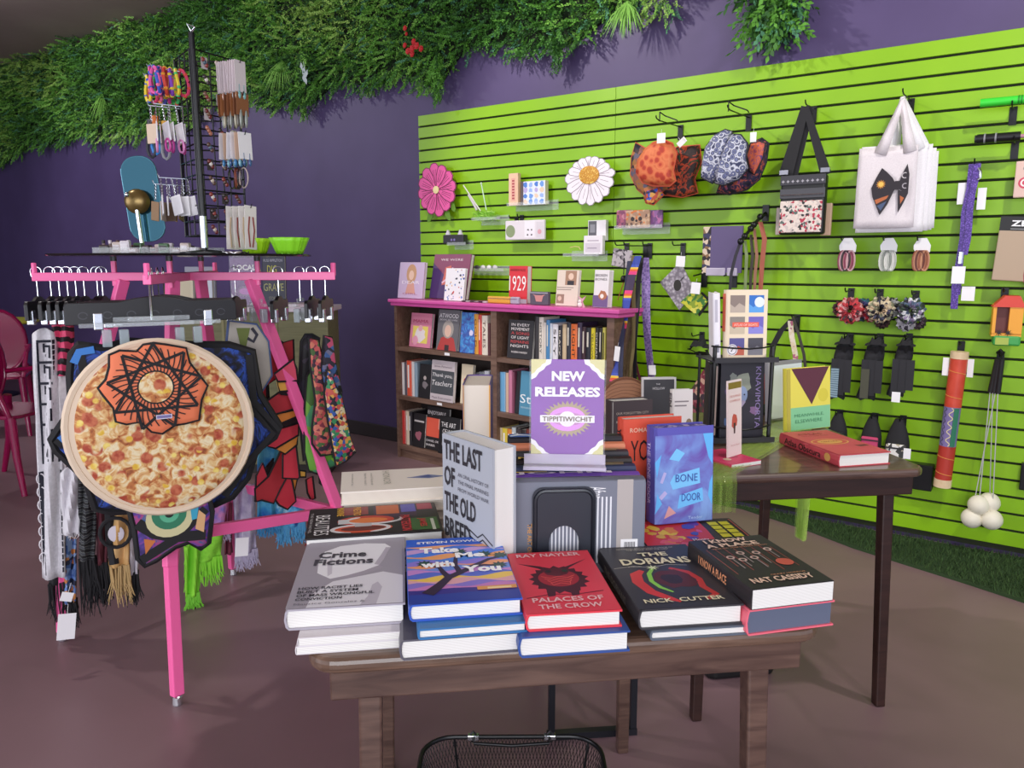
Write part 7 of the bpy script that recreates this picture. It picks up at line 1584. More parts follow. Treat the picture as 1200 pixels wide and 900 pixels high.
# ---------------------------------------------------------------- left arm: scarves with hanging ends
def scarf(label, r_, w_, y0, y1, px0, px1, mt_, fringe=None, rz=None, group='long scarves on the left arm', mt2=None, amp=.012, nm='hooded_scarf', flen=.14, dd=0, cap=False):
    p = RC+dirv(ARMS['left'])*r_; rz = RZF-12 if rz is None else rz; org2 = (p.x, p.y, 0); o = thing(nm, label, 'scarf', org2, rz, group)
    A = local_pts([(px0, y0), (px0+w_, y0), (px1, y1), (px1+w_, y1)], org2, rz, dd); 
    def fn(u, v):
        a = A[0][0]+(A[2][0]-A[0][0])*v; b_ = A[1][0]+(A[3][0]-A[1][0])*v; zz = A[0][1]+(A[2][1]-A[0][1])*v
        rn = .02*(1-(2*u-1)**2) if v < .001 else 0
        return (a+(b_-a)*u, -dd-amp*math.sin(u*PI*3+v*5)-.012*math.sin(u*PI), zz+rn)
    M().sheet(fn, 10, 26).build('cloth', mt_, o, smooth=True, solid=.008)
    if mt2 is not None:
        q = [fn(.25+.5*(k % 2)*0, k/14) for k in range(15)]
    if fringe:
        m = M(); rf = random.Random(int(px0*7+y0)); zl = A[2][1]; x0, x1 = A[2][0], A[3][0]
        for k in range(60):
            x = x0+(x1-x0)*rf.random(); l = flen*rf.uniform(.7, 1.15); y = -dd+rf.uniform(-.02, .02)
            m.tube([(x, y, zl+.005), (x+rf.uniform(-.008, .008), y, zl-l*.5), (x+rf.uniform(-.018, .018), y+rf.uniform(-.01, .01), zl-l)], [.003, .0025, .001], 4)
        m.build('fringe', fringe, o)['kind'] = 'stuff'
    return o, fn
KW = mat('#18171b', .85); WSC = ramp_mat('white_knit', 'noise', 120, [(.3, '#cdcacf'), (.7, '#dedbe0')], .9, bump=.1); FD = .13
o, fn = scarf('white scarf with black greek key border, foremost at the left end of the rack', .46, 28, 392, 678, 39, 50, WSC, None, dd=.03)
def on(fn, u0, v0, u1, v1, m, mi=0, off=.007):
    q = [fn(u0, v0), fn(u1, v0), fn(u1, v1), fn(u0, v1)]; m.add([(a, b_-off, c) for a, b_, c in q], [(3, 2, 1, 0)], mi)
m = M(); v = .05; k = 0
for j in range(24):
    v0 = .02+.5*j/24; on(fn, .18, v0, .26, v0+.5/24, m); 
    if j % 4 == 0: on(fn, .18, v0, .8, v0+.010, m)
    if j % 4 == 1: on(fn, .40, v0-.005, .48, v0+.03, m); on(fn, .40, v0, .72, v0+.009, m)
    if j % 4 == 2: on(fn, .66, v0-.02, .74, v0+.03, m)
    if j % 4 == 3: on(fn, .48, v0-.004, .9, v0+.006, m)
    on(fn, .84, v0, .93, v0+.5/24-.004, m)
for j in range(16):
    v0 = .55+.43*j/16; on(fn, .03, v0, .22, v0+.43/16, m); on(fn, .9, v0, .97, v0+.43/16*.8, m)
m.build('greek_key_print', mat('#1c1e2c', .8), o)['kind'] = 'stuff'
m = M()
for j in range(7):
    a = fn(.10, .58+.055*j); m.tube([(a[0]+.012*math.cos(q*PI/5), a[1]-.009, a[2]+.018*math.sin(q*PI/5)) for q in range(8)], .0025, 4)
m.build('scroll_print', mat('#d8d4d8', .8), o)['kind'] = 'stuff'
MON = ramp_mat('monarch_pink_print', 'voronoi', 26, [(0, '#d8486f'), (.5, '#c8385f'), (.56, '#1c181b'), (.7, '#1c181b')], .7, feature=None)
scarf('pink and black butterfly wing scarf folded behind the white greek key scarf', .40, 22, 372, 440, 62, 66, ramp_mat('monarch_pink', 'wave', 9, [(.0, '#1c181b'), (.35, '#1c181b'), (.4, '#d8486f'), (1, '#c83a62')], .7, 'CONSTANT', distort=6), None, dd=.02)
scarf('white scarf with a black dotted hem hanging behind the butterfly one', .38, 26, 425, 620, 66, 78, ramp_mat('white_cloth_fold', 'noise', 60, [(.3, '#cfc9cc'), (.7, '#e0dadd')], .9), mat('#cfc9cc', .9), dd=.0, flen=.03)
scarf('orange and black monarch scarf crossing behind the pizza hood', .34, 24, 455, 598, 68, 88, ramp_mat('monarch_orange', 'wave', 7, [(0, '#171518'), (.5, '#171518'), (.55, '#b8642e'), (.8, '#8a2a36'), (1, '#d8a03a')], .75, 'CONSTANT', distort=7), None, dd=-.02)
scarf('blue paisley scarf with orange ends hanging long at the left of the rack', .43, 16, 480, 706, 70, 74, printm('blue_paisley', ['#4a6aa8', '#6a8ac8', '#2a2e48', '#c8844a', '#8aa4d0'], 55), mat('#1b1a1d', .9), dd=-.01, flen=.09)
scarf('white folded scarf hanging straight between the blue paisley and black ones', .36, 20, 555, 626, 72, 74, mat('#d8d5da', .9), None, dd=FD)
scarf('black knit scarf with grey zigzag bands and long black fringe', .31, 19, 520, 656, 93, 93, ramp_mat('grey_zigzag', 'wave', 16, [(0, '#1a191c'), (.45, '#1a191c'), (.5, '#6a6e6c'), (.75, '#33343a'), (1, '#8a8a88')], .85, 'CONSTANT', distort=5), KW, dd=FD+.0, flen=.18)
scarf('black fringed scarf hanging lowest at the left end below the greek key one', .47, 24, 560, 684, 52, 58, KW, KW, dd=.0, flen=.13)
scarf('plum red scarf hanging narrow next to the tan eye scarf', .28, 12, 560, 660, 112, 114, mat('#5a2430', .85), KW, dd=FD+-.02, flen=.14)
o, fn = scarf('tan and black scarf with a big curled eye drawing and fringe', .25, 24, 570, 664, 124, 128, ramp_mat('tan_cloth', 'noise', 12, [(.4, '#c89a5c'), (.6, '#d8b078')], .85), mat('#b89a68', .9), dd=FD+.02, flen=.12)
m = M(); a = fn(.45, .55)
for R, c_ in ((.045, 0),): 
    m.tube([(a[0]+R*math.cos(q*PI/8), a[1]-.008, a[2]+R*1.1*math.sin(q*PI/8)) for q in range(17)], .0065, 6, 0); m.ball((a[0], a[1]-.002, a[2]-.006), (.024, .004, .028), 8, 1)
m.tube([fn(.05, .1), fn(.15, .3), fn(.1, .6), fn(.3, .95)], .016, 6, 0); m.build('eye_drawing', [mat('#17161a', .8), mat('#d8d2da', .8)], o, smooth=True)
scarf('white and black scarf edge behind the tan eye scarf', .22, 12, 580, 672, 146, 150, mat('#c9c4cc', .85), KW, dd=FD+-.01, flen=.1)
for k, (r_, lab) in enumerate(((.46, 'wire hook hanger at the very left end of the rack'), (.42, 'black hanger second from the left end'), (.395, 'black hanger third from the left end'), (.37, 'black hanger fourth from the left end'), (.345, 'black hanger fifth from the left end'), (.32, 'black hanger sixth from the left end'), (.28, 'black hanger seventh from the left end'), (.265, 'black hanger eighth from the left end'))):
    p = RC+dirv(ARMS['left'])*r_; hanger(lab, (p.x, p.y, ZR+.02), ARMS['left']+90, 'black', .20, drop=.015)
# low fabrics hanging at the middle and back arm
def low(label, px0, px1, y0, y1, w_, mt_, fr, dd, fl=.1, nm='fringed_scarf', arm='back', r_=.3):
    p = RC+dirv(ARMS[arm])*r_; org2 = (p.x, p.y, 0); o = thing(nm, label, 'scarf', org2, RZF, 'scarves low on the back arm')
    A = local_pts([(px0, y0), (px0+w_, y0), (px1, y1), (px1+w_, y1)], org2, RZF, dd)
    f2 = lambda u, v: (A[0][0]+(A[2][0]-A[0][0])*v+(A[1][0]-A[0][0])*u, -dd-.015*math.sin(u*9+v*3), A[0][1]+(A[2][1]-A[0][1])*(v*(1-.0*u))+.0)
    M().sheet(f2, 12, 14).build('cloth', mt_, o, smooth=True, solid=.006)
    if fr:
        m = M(); rf = random.Random(int(px0))
        for k in range(90):
            u = rf.random(); x = A[2][0]+(A[3][0]-A[2][0])*u; zl = A[2][1]; l = fl*rf.uniform(.6, 1.2)
            m.tube([(x, -dd, zl+.01), (x+rf.uniform(-.006, .006), -dd+rf.uniform(-.01, .01), zl-l*.5), (x+rf.uniform(-.015, .015), -dd+rf.uniform(-.02, .02), zl-l)], [.0035, .003, .0015], 4)
        m.build('fringe', fr, o)['kind'] = 'stuff'
    return o
LIME = mat('#8fe03a', .8)
low('lime green fringed scarf hanging low behind the front leg of the rack', 218, 216, 628, 662, 44, ramp_mat('lime_knit', 'noise', 60, [(.3, '#7fce30'), (.7, '#9cea4a')], .85), LIME, .05, .09)
low('lime green scarf tail reaching furthest down by the front leg', 216, 218, 640, 700, 16, LIME, mat('#7ac83a', .85), .07, .05)
low('pink and lilac tie dye scarf hanging over the low rack bar', 242, 240, 560, 622, 30, ramp_mat('tie_dye_pink', 'noise', 18, [(.35, '#c84a8a'), (.5, '#d88ac0'), (.65, '#8a7ac8')], .8), mat('#b9aac8', .85), .02, .05)
low('pale violet fringed scarf beside the blue ones on the back arm', 272, 276, 570, 650, 26, ramp_mat('pale_violet', 'noise', 30, [(.35, '#a89ac0'), (.65, '#cfc6dc')], .85), mat('#b8aec8', .85), .0, .06)
low('dark maroon scarf strip beside the pale violet one', 262, 264, 590, 650, 9, mat('#6a2438', .8), None, .01)
low('turquoise blue fringed scarf hanging behind the red wing tails', 300, 302, 470, 612, 26, ramp_mat('turquoise_cloth', 'noise', 16, [(.35, '#2a6ab8'), (.5, '#3a9ad0'), (.65, '#6ac0dc')], .8), mat('#4a9ad0', .85), -.02, .06)
low('sky blue tie dye scarf with an eye swirl hanging rightmost on the back arm', 322, 324, 590, 620, 34, ramp_mat('sky_tie_dye', 'noise', 22, [(.35, '#2a5ab0'), (.5, '#5ab0e0'), (.62, '#b0d8ea'), (.7, '#3a4a9a')], .8), mat('#5aa8d8', .85), -.04, .07)
low('red scarf end peeking out below the blue scarves', 358, 360, 600, 630, 14, mat('#b82a34', .8), mat('#b82a34', .8), -.03, .04)
ptag(288, 630, .075, .10, -.0, 'x') if False else None
def htag(label, px, py, d, w_, h_, rz=0):
    p = at(px, py, d); o = thing('price_tag', label, 'tag', p, rot=(RZ(RZF) @ RY(rz)).to_euler(), group='white tags on the rack'); M().bb((-w_/2, -.001, -h_), (w_/2, 0, 0)).build('card', WHITE, o); M().tube([(0, 0, 0), (0, .004, .03)], .0008, 4).build('string', WHITE, o)
htag('large white tag beside the pale violet scarf under the rack bar', 284, 630, 2.72, .045, .068, 6); htag('white tag on the blue paisley scarf end', 80, 694, 2.45, .034, .03, 20); htag('large white tag lowest at the left end of the rack', 79, 719, 2.42, .05, .085, 8)
# ================================================================ on the round black shelf
CR = Vector((math.cos(YAW), math.sin(YAW), 0)); CF = Vector((-math.sin(YAW), math.cos(YAW), 0)); YD = 35.6
def ondisc(px, py, d=2.5): p = at(px, 300, d+(296-py)*.03); p.z = ZD+.0003; return p
SP = Vector((-2.315, -2.42, ZD))
spn = thing('jewelry_spinner', 'tall black wire grid jewelry spinner on the round shelf', 'display rack', SP, YD)
M().tube([(0, -.05, 0), (0, -.05, .68)], .0095, 10).build('pole', BLACKM, spn, smooth=True); M().tube([(0, -.05, .02), (0, -.05, .12)], .0115, 10).build('chrome_sleeve', CHROME, spn, smooth=True)
M().lathe([(.085, 0), (.085, .005), (.03, .012), (.0, .014)], 24).build('base_plate', BLACKM, spn, (0, -.03, 0.0005))
TRI = {'right': ((0.006, -.055), (.088, .10)), 'left': ((-.008, -.055), (-.115, .085)), 'rear': ((-.11, .09), (.085, .105))}
for nm, (a, c) in TRI.items():
    a, c = Vector((a[0], a[1], 0)), Vector((c[0], c[1], 0)); m = M()
    for k in range(4): p = a.lerp(c, k/3); m.tube([p+Vector((0, 0, .06)), p+Vector((0, 0, .63))], .0034 if k in (0, 3) else .0026, 6)
    for k in range(13): z = .06+.57*k/12; m.tube([a+Vector((0, 0, z)), c+Vector((0, 0, z))], .0026, 6)
    m.build('wire_grid', BLACKM, spn)
M().tube([(0, -.05, .68), (0.012, -.05, .695), (-.012, -.05, .705), (0, -.05, .685)], .003, 6).build('top_loop', CHROME, spn)
SPM = Matrix.Translation(SP) @ RZ(YD)
def face_pt(side, u, z):
    z -= .055; a, c = TRI[side]; return Vector((a[0]+(c[0]-a[0])*u, a[1]+(c[1]-a[1])*u, z))
def nrm(side): a, c = TRI[side]; d = Vector((c[0]-a[0], c[1]-a[1], 0)).normalized(); n = Vector((d.y, -d.x, 0)); return n if (n.x > 0) == (side == 'right') else -n
def peg(side, u, z, ln, label):
    p = face_pt(side, u, z); n = nrm(side); o = thing('peg_hook', label, 'hook', SPM @ p, YD, 'wire pegs on the jewelry spinner')
    M().tube([(0, 0, 0), n*ln, n*(ln+.004)+Vector((0, 0, .012))], .0016, 5).build('prong', CHROME if side == 'left' else BLACKM, o); return p, n
NRr, NLl = nrm('right'), nrm('left')
WORDR = ['topmost', 'second', 'third', 'fourth', 'lowest']
def cards(side, u, z, ln, n, w_, h_, col, extra, lab, group, cat='earring card', name='jewelry_card'):
    """a row of cards threaded on one peg; each card is a thing of its own"""
    p, nn = peg(side, u, z, ln, 'peg of each '+lab); ang = math.degrees(math.atan2(nn.y, nn.x)); rr_ = random.Random(int(z*1000+u*100)); proto = None
    for k in range(n):
        q = p+nn*(ln*(.12+.85*k/max(1, n-1)))
        o = thing(name, ('outermost' if k == n-1 else ['first', 'second', 'third', 'fourth', 'fifth', 'sixth', 'seventh', 'eighth', 'ninth'][k])+' '+lab, cat, SPM @ q, rot=(RZ(YD+ang+90) @ RY(rr_.uniform(-4, 4)) @ RX(rr_.uniform(-3, 3))).to_euler(), group=group)
        c_ = col[k % len(col)]; M().bb((-w_/2, -.0006, -h_), (w_/2, .0006, .006)).build('card', mat(c_, .6), o); extra(o, k, w_, h_)
    return
def charm(cols, drop=.03):
    def f(o, k, w_, h_):
        for s in (-1, 1):
            m = M(); m.tube([(s*w_*.22, -.004, -h_*.75), (s*w_*.22, -.004, -h_-.004)], .0009, 4); m.ball((s*w_*.22, -.004, -h_-.010), (.0065, .004, drop*.4), 6); m.build('earring', mat(cols[k % len(cols)], .3), o, smooth=True)
    return f
cards('right', .55, .655, .095, 9, .045, .09, ['#ded2d6', '#e6dade', '#d8cccf'], charm(['#7ab0b0', '#d8b0a0', '#a8b8c0', '#c89a7a']), 'white earring card from the panel, topmost right row of the spinner', 'white earring cards top right')
cards('right', .55, .555, .10, 7, .05, .062, ['#8a5636', '#a2663e', '#7a4a30'], charm(['#8a8f88', '#b0a890', '#5a5048'], .07), 'copper brown earring card from the panel, second right row of the spinner', 'copper earring cards')
cards('right', .55, .435, .10, 6, .055, .078, ['#e9e4e8', '#d8b8a0', '#f0ecf0'], charm(['#4a86b8', '#8ac0d0', '#3a5a8a']), 'blue bead earring card from the panel, third right row of the spinner', 'blue bead earring cards')
cards('right', .60, .205, .10, 4, .05, .135, ['#efe9e6', '#e9e2de'], lambda o, k, w_, h_: [M().tube([(s*w_*.15, -.003, -.03), (s*w_*.25, -.004, -h_*.55), (s*w_*.12, -.003, -h_*.95)], .0022, 5).build('bead_strand', mat(('#8a3a34', '#c8b090')[(k+s) % 2], .5), o) for s in (-1, 1)], 'long bead strand card from the panel, lowest right row of the spinner', 'long bead strand cards')
p, nn = peg('right', .6, .335, .085, 'wire peg of the dark hoop earrings')
for k in range(4):
    q = SPM @ (p+nn*(.02+.018*k)+Vector((0, 0, -.034))); o = tag(M().tube([(0, .030*math.cos(a*PI/9), .032*math.sin(a*PI/9)) for a in range(18)], .0022, 5, closed=True).build('hoop_earring', mat(('#2a2628', '#8a4a3a', '#3a3438', '#c0b0a8')[k], .3), None, q, rot=(0, 0, math.radians(YD+15*k)), smooth=True), ('black hoop nearest the panel', 'rust hoop second', 'charcoal hoop third', 'pale hoop outermost')[k]+' on the hoop peg at the right of the spinner', 'earring', 'hoop earrings')
# beaded pieces hooked all over the right panel
bcols = ['#8a3a34', '#5a4038', '#3a3032', '#c8b8a8', '#7a5a48', '#d8d0c8', '#6a2a2a', '#4a6070', '#b07058']
rb = random.Random(12)
CN = {'#8a3a34': 'red', '#5a4038': 'brown', '#3a3032': 'black', '#c8b8a8': 'sand', '#7a5a48': 'tan', '#d8d0c8': 'pale', '#6a2a2a': 'maroon', '#4a6070': 'slate', '#b07058': 'coral'}
ORD = ['one', 'two', 'three', 'four', 'five', 'six', 'seven', 'eight', 'nine', 'ten', 'eleven']
for i in range(11):
    for j in range(3):
        u = .2+.3*j; z = .66-.0518*i; p = face_pt('right', u, z)+NRr*.006; col = bcols[(i*2+j*3) % 9] if i < 6 else bcols[(0, 2, 6, 1)[(i+j) % 4]]
        o = thing('bead_earring', '%s bead earring in row %s, %s column of the right spinner panel' % (CN[col], ORD[i], ['near', 'middle', 'far'][j]), 'earring', SPM @ p, YD+60, 'bead earrings on the right panel')
        m = M()
        for s in range(3): M().ball((.006*(s-1)+.002*(i % 2), 0, -.008*s), (.0075, .005, .0075), 6).build('bead', mat(col if s != 1 else rb.choice(bcols), .35), o, smooth=True)
        if (i+j) % 3 == 0: M().bb((-.012, .003, -.028), (.012, .004, .008)).build('card', mat('#b9b0b0' if i < 6 else '#3a3234', .6), o)
# left side: rope bracelets, key chains
ROPE = ['#d8406a', '#e8d03a', '#8a4ac0', '#d84a3a', '#3a5ac0', '#e05aa0', '#f0a03a', '#6a3a9a', '#4ac06a', '#c83a8a', '#5a6ad0', '#e86a9a']
ropes = {}
def loops_row(u, z, ln, n, r_, hh, cols, lab, group, name, cat, mk_=None, nmc=None):
    p, nn = peg('left', u, z, ln, 'peg of each '+lab)
    for k in range(n):
        q = p+nn*(ln*(.15+.8*k/max(1, n-1))); ang = math.degrees(math.atan2(nn.y, nn.x)); col = cols[k % len(cols)]
        o = thing(name, ['first', 'second', 'third', 'fourth', 'fifth', 'sixth', 'seventh', 'eighth'][k]+' '+lab, cat, SPM @ q, rot=(RZ(YD+ang+90+rb.uniform(-35, 35)) @ RY(rb.uniform(-12, 12))).to_euler(), group=group); mk_(o, k, col)
def rope(o, k, col):
    pts = [(.022*math.sin(a*PI/6), -.003*math.sin(a), -.036+.040*math.cos(a*PI/6)) for a in range(12)]
    M().tube(pts, .0052, 6, closed=True).build('rope', mat(col, .6), o, smooth=True); m = M()
    for a in range(0, 12, 2): m.ball(pts[a], .0066, 5)
    m.build('rope_knots', mat(ROPE[(k*5+3) % 12], .6), o, smooth=True)['kind'] = 'stuff'
RN = ['pink', 'yellow', 'violet', 'red', 'blue', 'rose']
for u, z, st in ((.30, .625, 0), (.55, .632, 4), (.85, .615, 8)): loops_row(u, z, .10, 6, .018, .03, ROPE[st:]+ROPE[:st], 'rope bracelet from the panel, top left row '+('near the pole', 'halfway out', 'at the far edge')[(0, 4, 8).index(st)], 'rope bracelets', 'rope_bracelet', 'bracelet', rope)
def chain(col2):
    def f(o, k, col):
        m = M()
        for a in range(5): m.tube([(.004*math.cos(q*PI/3), .0, -.006-.010*a+.005*math.sin(q*PI/3)) for q in range(6)], .0013, 4, closed=True)
        m.build('chain', CHROME, o); M().bb((-.021, -.002, -.118), (.021, .002, -.056)).build('charm_card', mat(col, .5), o, bevel=.003)
        if col2: M().tube([(.014*math.sin(a*PI/5), -.003, -.128+.02*math.cos(a*PI/5)) for a in range(10)], .0035, 5, closed=True).build('loop', mat(col2[k % len(col2)], .4), o, smooth=True)
    return f
loops_row(.35, .52, .10, 5, 0, 0, ['#d8d4da', '#e6e2e6', '#f0eef0'], 'silver key chain from the panel, upper left row near the pole', 'silver key chains', 'key_chain', 'key chain', chain(['#c84a9a', '#d88ac0', '#b03a8a']))
loops_row(.75, .525, .10, 4, 0, 0, ['#d0b8a0', '#e8a83a', '#d9d0d2'], 'silver key chain from the panel, upper left row at the far edge', 'silver key chains', 'key_chain', 'key chain', chain(None))
def bluecord(px, py, cols, lab):
    p = at(px, py, 2.50); o = thing('cord_key_chain', lab, 'key chain', p, YD); M().tube([(.012*math.sin(a*PI/6)*(1+.5*math.cos(a*PI/6)), -.004, -.075+.045*-math.cos(a*PI/6)) for a in range(12)], .0052, 7, closed=True).build('cord', mat(cols[0], .5), o, smooth=True); M().tube([(0, 0, -.028), (0, 0, .0)], .011, 8).build('grip', mat(cols[1], .5), o, smooth=True); M().tube([(0, 0, 0), (0, .01, .02)], .002, 5).build('ring', CHROME, o)
bluecord(181, 136, ('#3a86d0', '#e07a30'), 'blue looped cord key chain with an orange grip at left of the spinner'); bluecord(176, 140, ('#2a2c34', '#3a3a40'), 'black looped cord key chain left of the blue one'); bluecord(193, 142, ('#8a8a90', '#e0a83a'), 'grey cord key chain with a yellow grip right of the blue one')
loops_row(.35, .295, .10, 6, 0, 0, ['#e9e6ea', '#f4f2f4', '#dcd8de'], 'white tagged key chain from the panel, lower left row near the pole', 'lower key chains', 'key_chain', 'key chain', chain(None))
loops_row(.75, .28, .10, 5, 0, 0, ['#8a6a48', '#b08a50', '#5a4638', '#c8b8a8'], 'bronze key chain from the panel, lower left row at the far edge', 'lower key chains', 'key_chain', 'key chain', chain(None))
# table mirror
p = ondisc(169, 288); o = thing('table_mirror', 'blue grey rounded mirror on a silver stem standing on the black round shelf', 'mirror', p, YD+6)
MIR = mat('#4d7f8f', .12, .55)
M(XZ @ T(0, .195, -.035) @ RZ(5)).prism(rrect(-.062, -.15, .062, .15, .055, 6), 0, .006).build('mirror_plate', MIR, o, bevel=.002)
M(XZ @ T(0, .195, -.029) @ RZ(5)).prism(rrect(-.058, -.146, .058, .146, .052, 6), 0.0, .001).build('glass', mat('#41707f', .06, .7), o)
M().tube([(0, -.005, 0), (-.012, -.005, .185)], .008, 10).build('stem', CHROME, o, smooth=True); M().lathe([(.045, 0), (.045, .005), (.012, .012), (0, .013)], 20).build('foot', CHROME, o, (0, -.005, 0))
M(XZ @ T(-.012, .185, -.006)).lathe([(.044, 0), (.04, .012), (.028, .020), (.01, .024), (0, .0245)], 18).build('bronze_dome', mat('#7a6438', .3, .6), o, smooth=True)
M().ball((-.03, -.035, .205), .009, 8).build('knob', CHROME, o, smooth=True)
# trays with small goods
p0_, p1_ = ondisc(103, 294), ondisc(236, 297); dd_ = p1_-p0_
o = thing('clear_tray', 'long clear plastic tray of small jewelry on the left of the round shelf', 'tray', p0_+CF*.03, math.degrees(math.atan2(dd_.y, dd_.x)))
L_ = dd_.length*.93; m = M(); m.bb((0, 0, .0003), (L_, .16, .003)); m.bb((0, 0, .003), (L_, .003, .022)); m.bb((0, .157, .003), (L_, .16, .022)); m.bb((0, 0, .003), (.003, .16, .022)); m.bb((L_-.003, 0, .003), (L_, .16, .022)); m.build('tray_body', ACR, o)
TM = Matrix.Translation(o.location) @ RZ(math.degrees(math.atan2(dd_.y, dd_.x))); rt = random.Random(21)
cn = {'#3a2c30': 'dark', '#c8b8b0': 'beige', '#7a4a48': 'rust', '#d8d0d6': 'white', '#4a6a4a': 'green', '#a88a8a': 'rose'}
for k in range(16):
    c_ = list(cn)[k % 6]; x = .012+L_*.93*(k+.5)/16; y = .03+.09*((k*7) % 5)/5; h_ = .024+.022*rt.random() if k < 5 else .016+.018*rt.random()
    q = TM @ Vector((x, y, .0035)); o = thing('wrapped_trinket', cn[c_]+' wrapped trinket, '+['first', 'second', 'third', 'fourth', 'fifth', 'sixth', 'seventh', 'eighth', 'ninth', 'tenth', 'eleventh', 'twelfth', 'thirteenth', 'fourteenth', 'fifteenth', 'last'][k]+' from the left in the clear tray', 'trinket', q, YD+rt.uniform(-25, 25), 'trinkets in the clear tray')
    M().bb((-.016, -.01, 0), (.016, .01, h_)).build('packet', mat(c_, .3), o, bevel=.004); M().bb((-.012, -.0112, h_*.3), (.010, -.0102, h_*.75)).build('sticker', mat('#e6e0e4' if k % 2 else '#2e2628', .4), o)
for k, (px, cap) in enumerate(((114, '#2a2024'), (122, '#d8ccd2'), (131, '#5a3a34'), (144, '#efe8ea'))):
    q = ondisc(px, 287)+CF*.05+Vector((0, 0, .0005)); q.z = ZD+.0005
    o = thing('small_bottle', ['dark capped little bottle leftmost', 'white capped little bottle second', 'brown capped little bottle third', 'white capped little bottle fourth'][k]+' behind the clear tray on the round shelf', 'bottle', q, group='little bottles on the round shelf'); M().lathe([(.0, 0), (.010, 0), (.011, .03), (.005, .036), (.005, .04), (0, .04)], 12).build('glass', mat('#8a7a78', .1), o, smooth=True); M().lathe([(0, .04), (.006, .04), (.006, .052), (0, .052)], 10).build('cap', mat(cap, .4), o)
for k in range(5):
    q = ondisc(262+5*k, 297)+CF*.02; q.z = ZD+.004; tag(M().tube([(.022*math.cos(a*PI/8), .016*math.sin(a*PI/8), .003*math.sin(a*2+k)) for a in range(16)], .002, 5, closed=True).build('bangle', mat(('#c8c4c8', '#5a4a48', '#e0dce0', '#8a7a70', '#3a3438')[k], .3, .5), None, q, smooth=True), ['silver bangle left', 'brown bangle second', 'pale bangle in the middle', 'taupe bangle fourth', 'charcoal bangle right'][k]+' of the pile between the spinner and green cups', 'bangle', 'bangles on the round shelf')
def cup(px0, px1, py0, py1, lab, d, col):
    a = at(px0, py1, d); b2 = at(px1, py1, d); c = (a+b2)/2; w_ = (b2-a).length; c.z = ZD+.0003
    o = thing('fluted_cup', lab, 'baking cup', c, 0, 'lime green fluted cups'); m = M(); hh = .052; N_ = 48
    def f(u, v):
        an = 2*PI*u; R = w_*.5*(.64+.36*v)*(1+.045*math.cos(an*12)); return (R*math.cos(an), R*math.sin(an), hh*v)
    M().sheet(f, 48, 4).build('wall', mat(col, .45), o, smooth=True, solid=.002); M().lathe([(.0, .0005), (w_*.33, .0005), (w_*.33, .002), (0, .002)], 24).build('bottom', mat(col, .45), o); return o
cup(318, 362, 285, 304, 'lime green fluted silicone cup at right on the round shelf', 2.52, '#8fe02a'); cup(281, 318, 286, 303, 'yellow green fluted silicone cup left of the other cup', 2.60, '#a8e022')
# ================================================================ display shelf behind the rack
q = at(200, 400, 4.62); OLV = wood('olive_panel', '#6a6a48', '#7c7a55', .6, 4)
ds = thing('display_shelf', 'low olive sided display shelf with a pale top behind the pink rack', 'shelf unit', (q.x, q.y, 0), YD); LW = .95
M().bb((0, 0, .06), (LW, .28, .999)).build('carcass', OLV, ds, bevel=.003); M().bb((-.02, -.02, 1.0), (LW+.02, .3, 1.03)).build('top_board', mat('#d8ccd4', .4), ds, bevel=.004); M().bb((.02, .02, 0), (LW-.02, .26, .059)).build('plinth', mat('#2a2422', .6), ds)
for x in (.32, .64): M().bb((x-.008, -.004, .08), (x+.008, -.0005, .98)).build('front_strip', mat('#8a865e', .6), ds)
DM = Matrix.Translation((q.x, q.y, 1.0303)) @ RZ(YD)
def ond(px, dy=.06): a = at(px, 352, 4.62); return DM @ Vector(((a-q).dot(CR), dy, 0))
zs = lambda py: at(280, py, 4.66).z
p = ond(271, .05); o = thing('sign_holder', 'purple LOCAL READS sign in a clear stand on the display shelf behind the rack', 'sign', p, YD)
sw_ = 34*4.66/900; sh_ = .29; pm = XZ
M(pm).prism(rect(0, .01, sw_, sh_), 0, .001).build('sign_card', mat('#8a5a9c', .6), o); M(pm).prism(rect(-.003, .004, sw_+.003, sh_+.004), .0015, .0035).build('acrylic_sheet', ACR, o); M().bb((-.01, -.04, .0), (sw_+.01, .03, .004)).build('acrylic_base', ACR, o)
text(o, 'LOCAL', WHITE, .02, .215, sw_-.04, .034, pm, .04, lift=.005); text(o, 'READS', WHITE, .02, .165, sw_-.04, .034, pm, .04, lift=.005)
decal(o, 'sign_print', [([(0, .01), (.07, .01), (.0, .075)], mat('#f1edf2', .6)), ([(sw_, .01), (sw_-.07, .01), (sw_, .075)], mat('#f1edf2', .6)), ([(p_[0]+sw_/2, p_[1]*.6+.09) for p_ in star(0, 0, .06, .045, 18)], mat('#a894b0', .6)), (circ(sw_/2, .09, .04, .02), mat('#d89ad8', .6))], pm @ T(0, 0, .0015))
k = book('charcoal book with yellow green title letters beside the LOCAL READS sign', 27*4.66/900, .30, .03, '#3f4150', ond(307, .07), YD, 'face', lean=5)
W, Hh, t = k['dims']; b_title(k, 'DIG', W*.25, Hh*.66, W*.4, .045, '#d3cf4e', .0); b_title(k, 'GRAVE', W*.08, Hh*.30, W*.86, .045, '#b9b878', 0); b_title(k, 'RUSS RIPPLETON', W*.1, Hh*.88, W*.8, .016, '#c9c9d8', 0); b_title(k, 'STORIES', W*.3, Hh*.12, W*.4, .02, '#9a9a88', 0)
k = book('cream plain backed book standing at left of the display shelf behind the rack', 16*4.66/900, .20, .03, '#d8cdb0', ond(211, .06), YD, 'face', lean=4); b_art(k, [(rect(.01, .02, .07, .17), '#cfc3a4')])
k = book('pale grey book leaning behind the cream one on the display shelf', 36*4.66/900, .235, .02, '#9a9aa8', ond(212, .12), YD, 'face', lean=4)
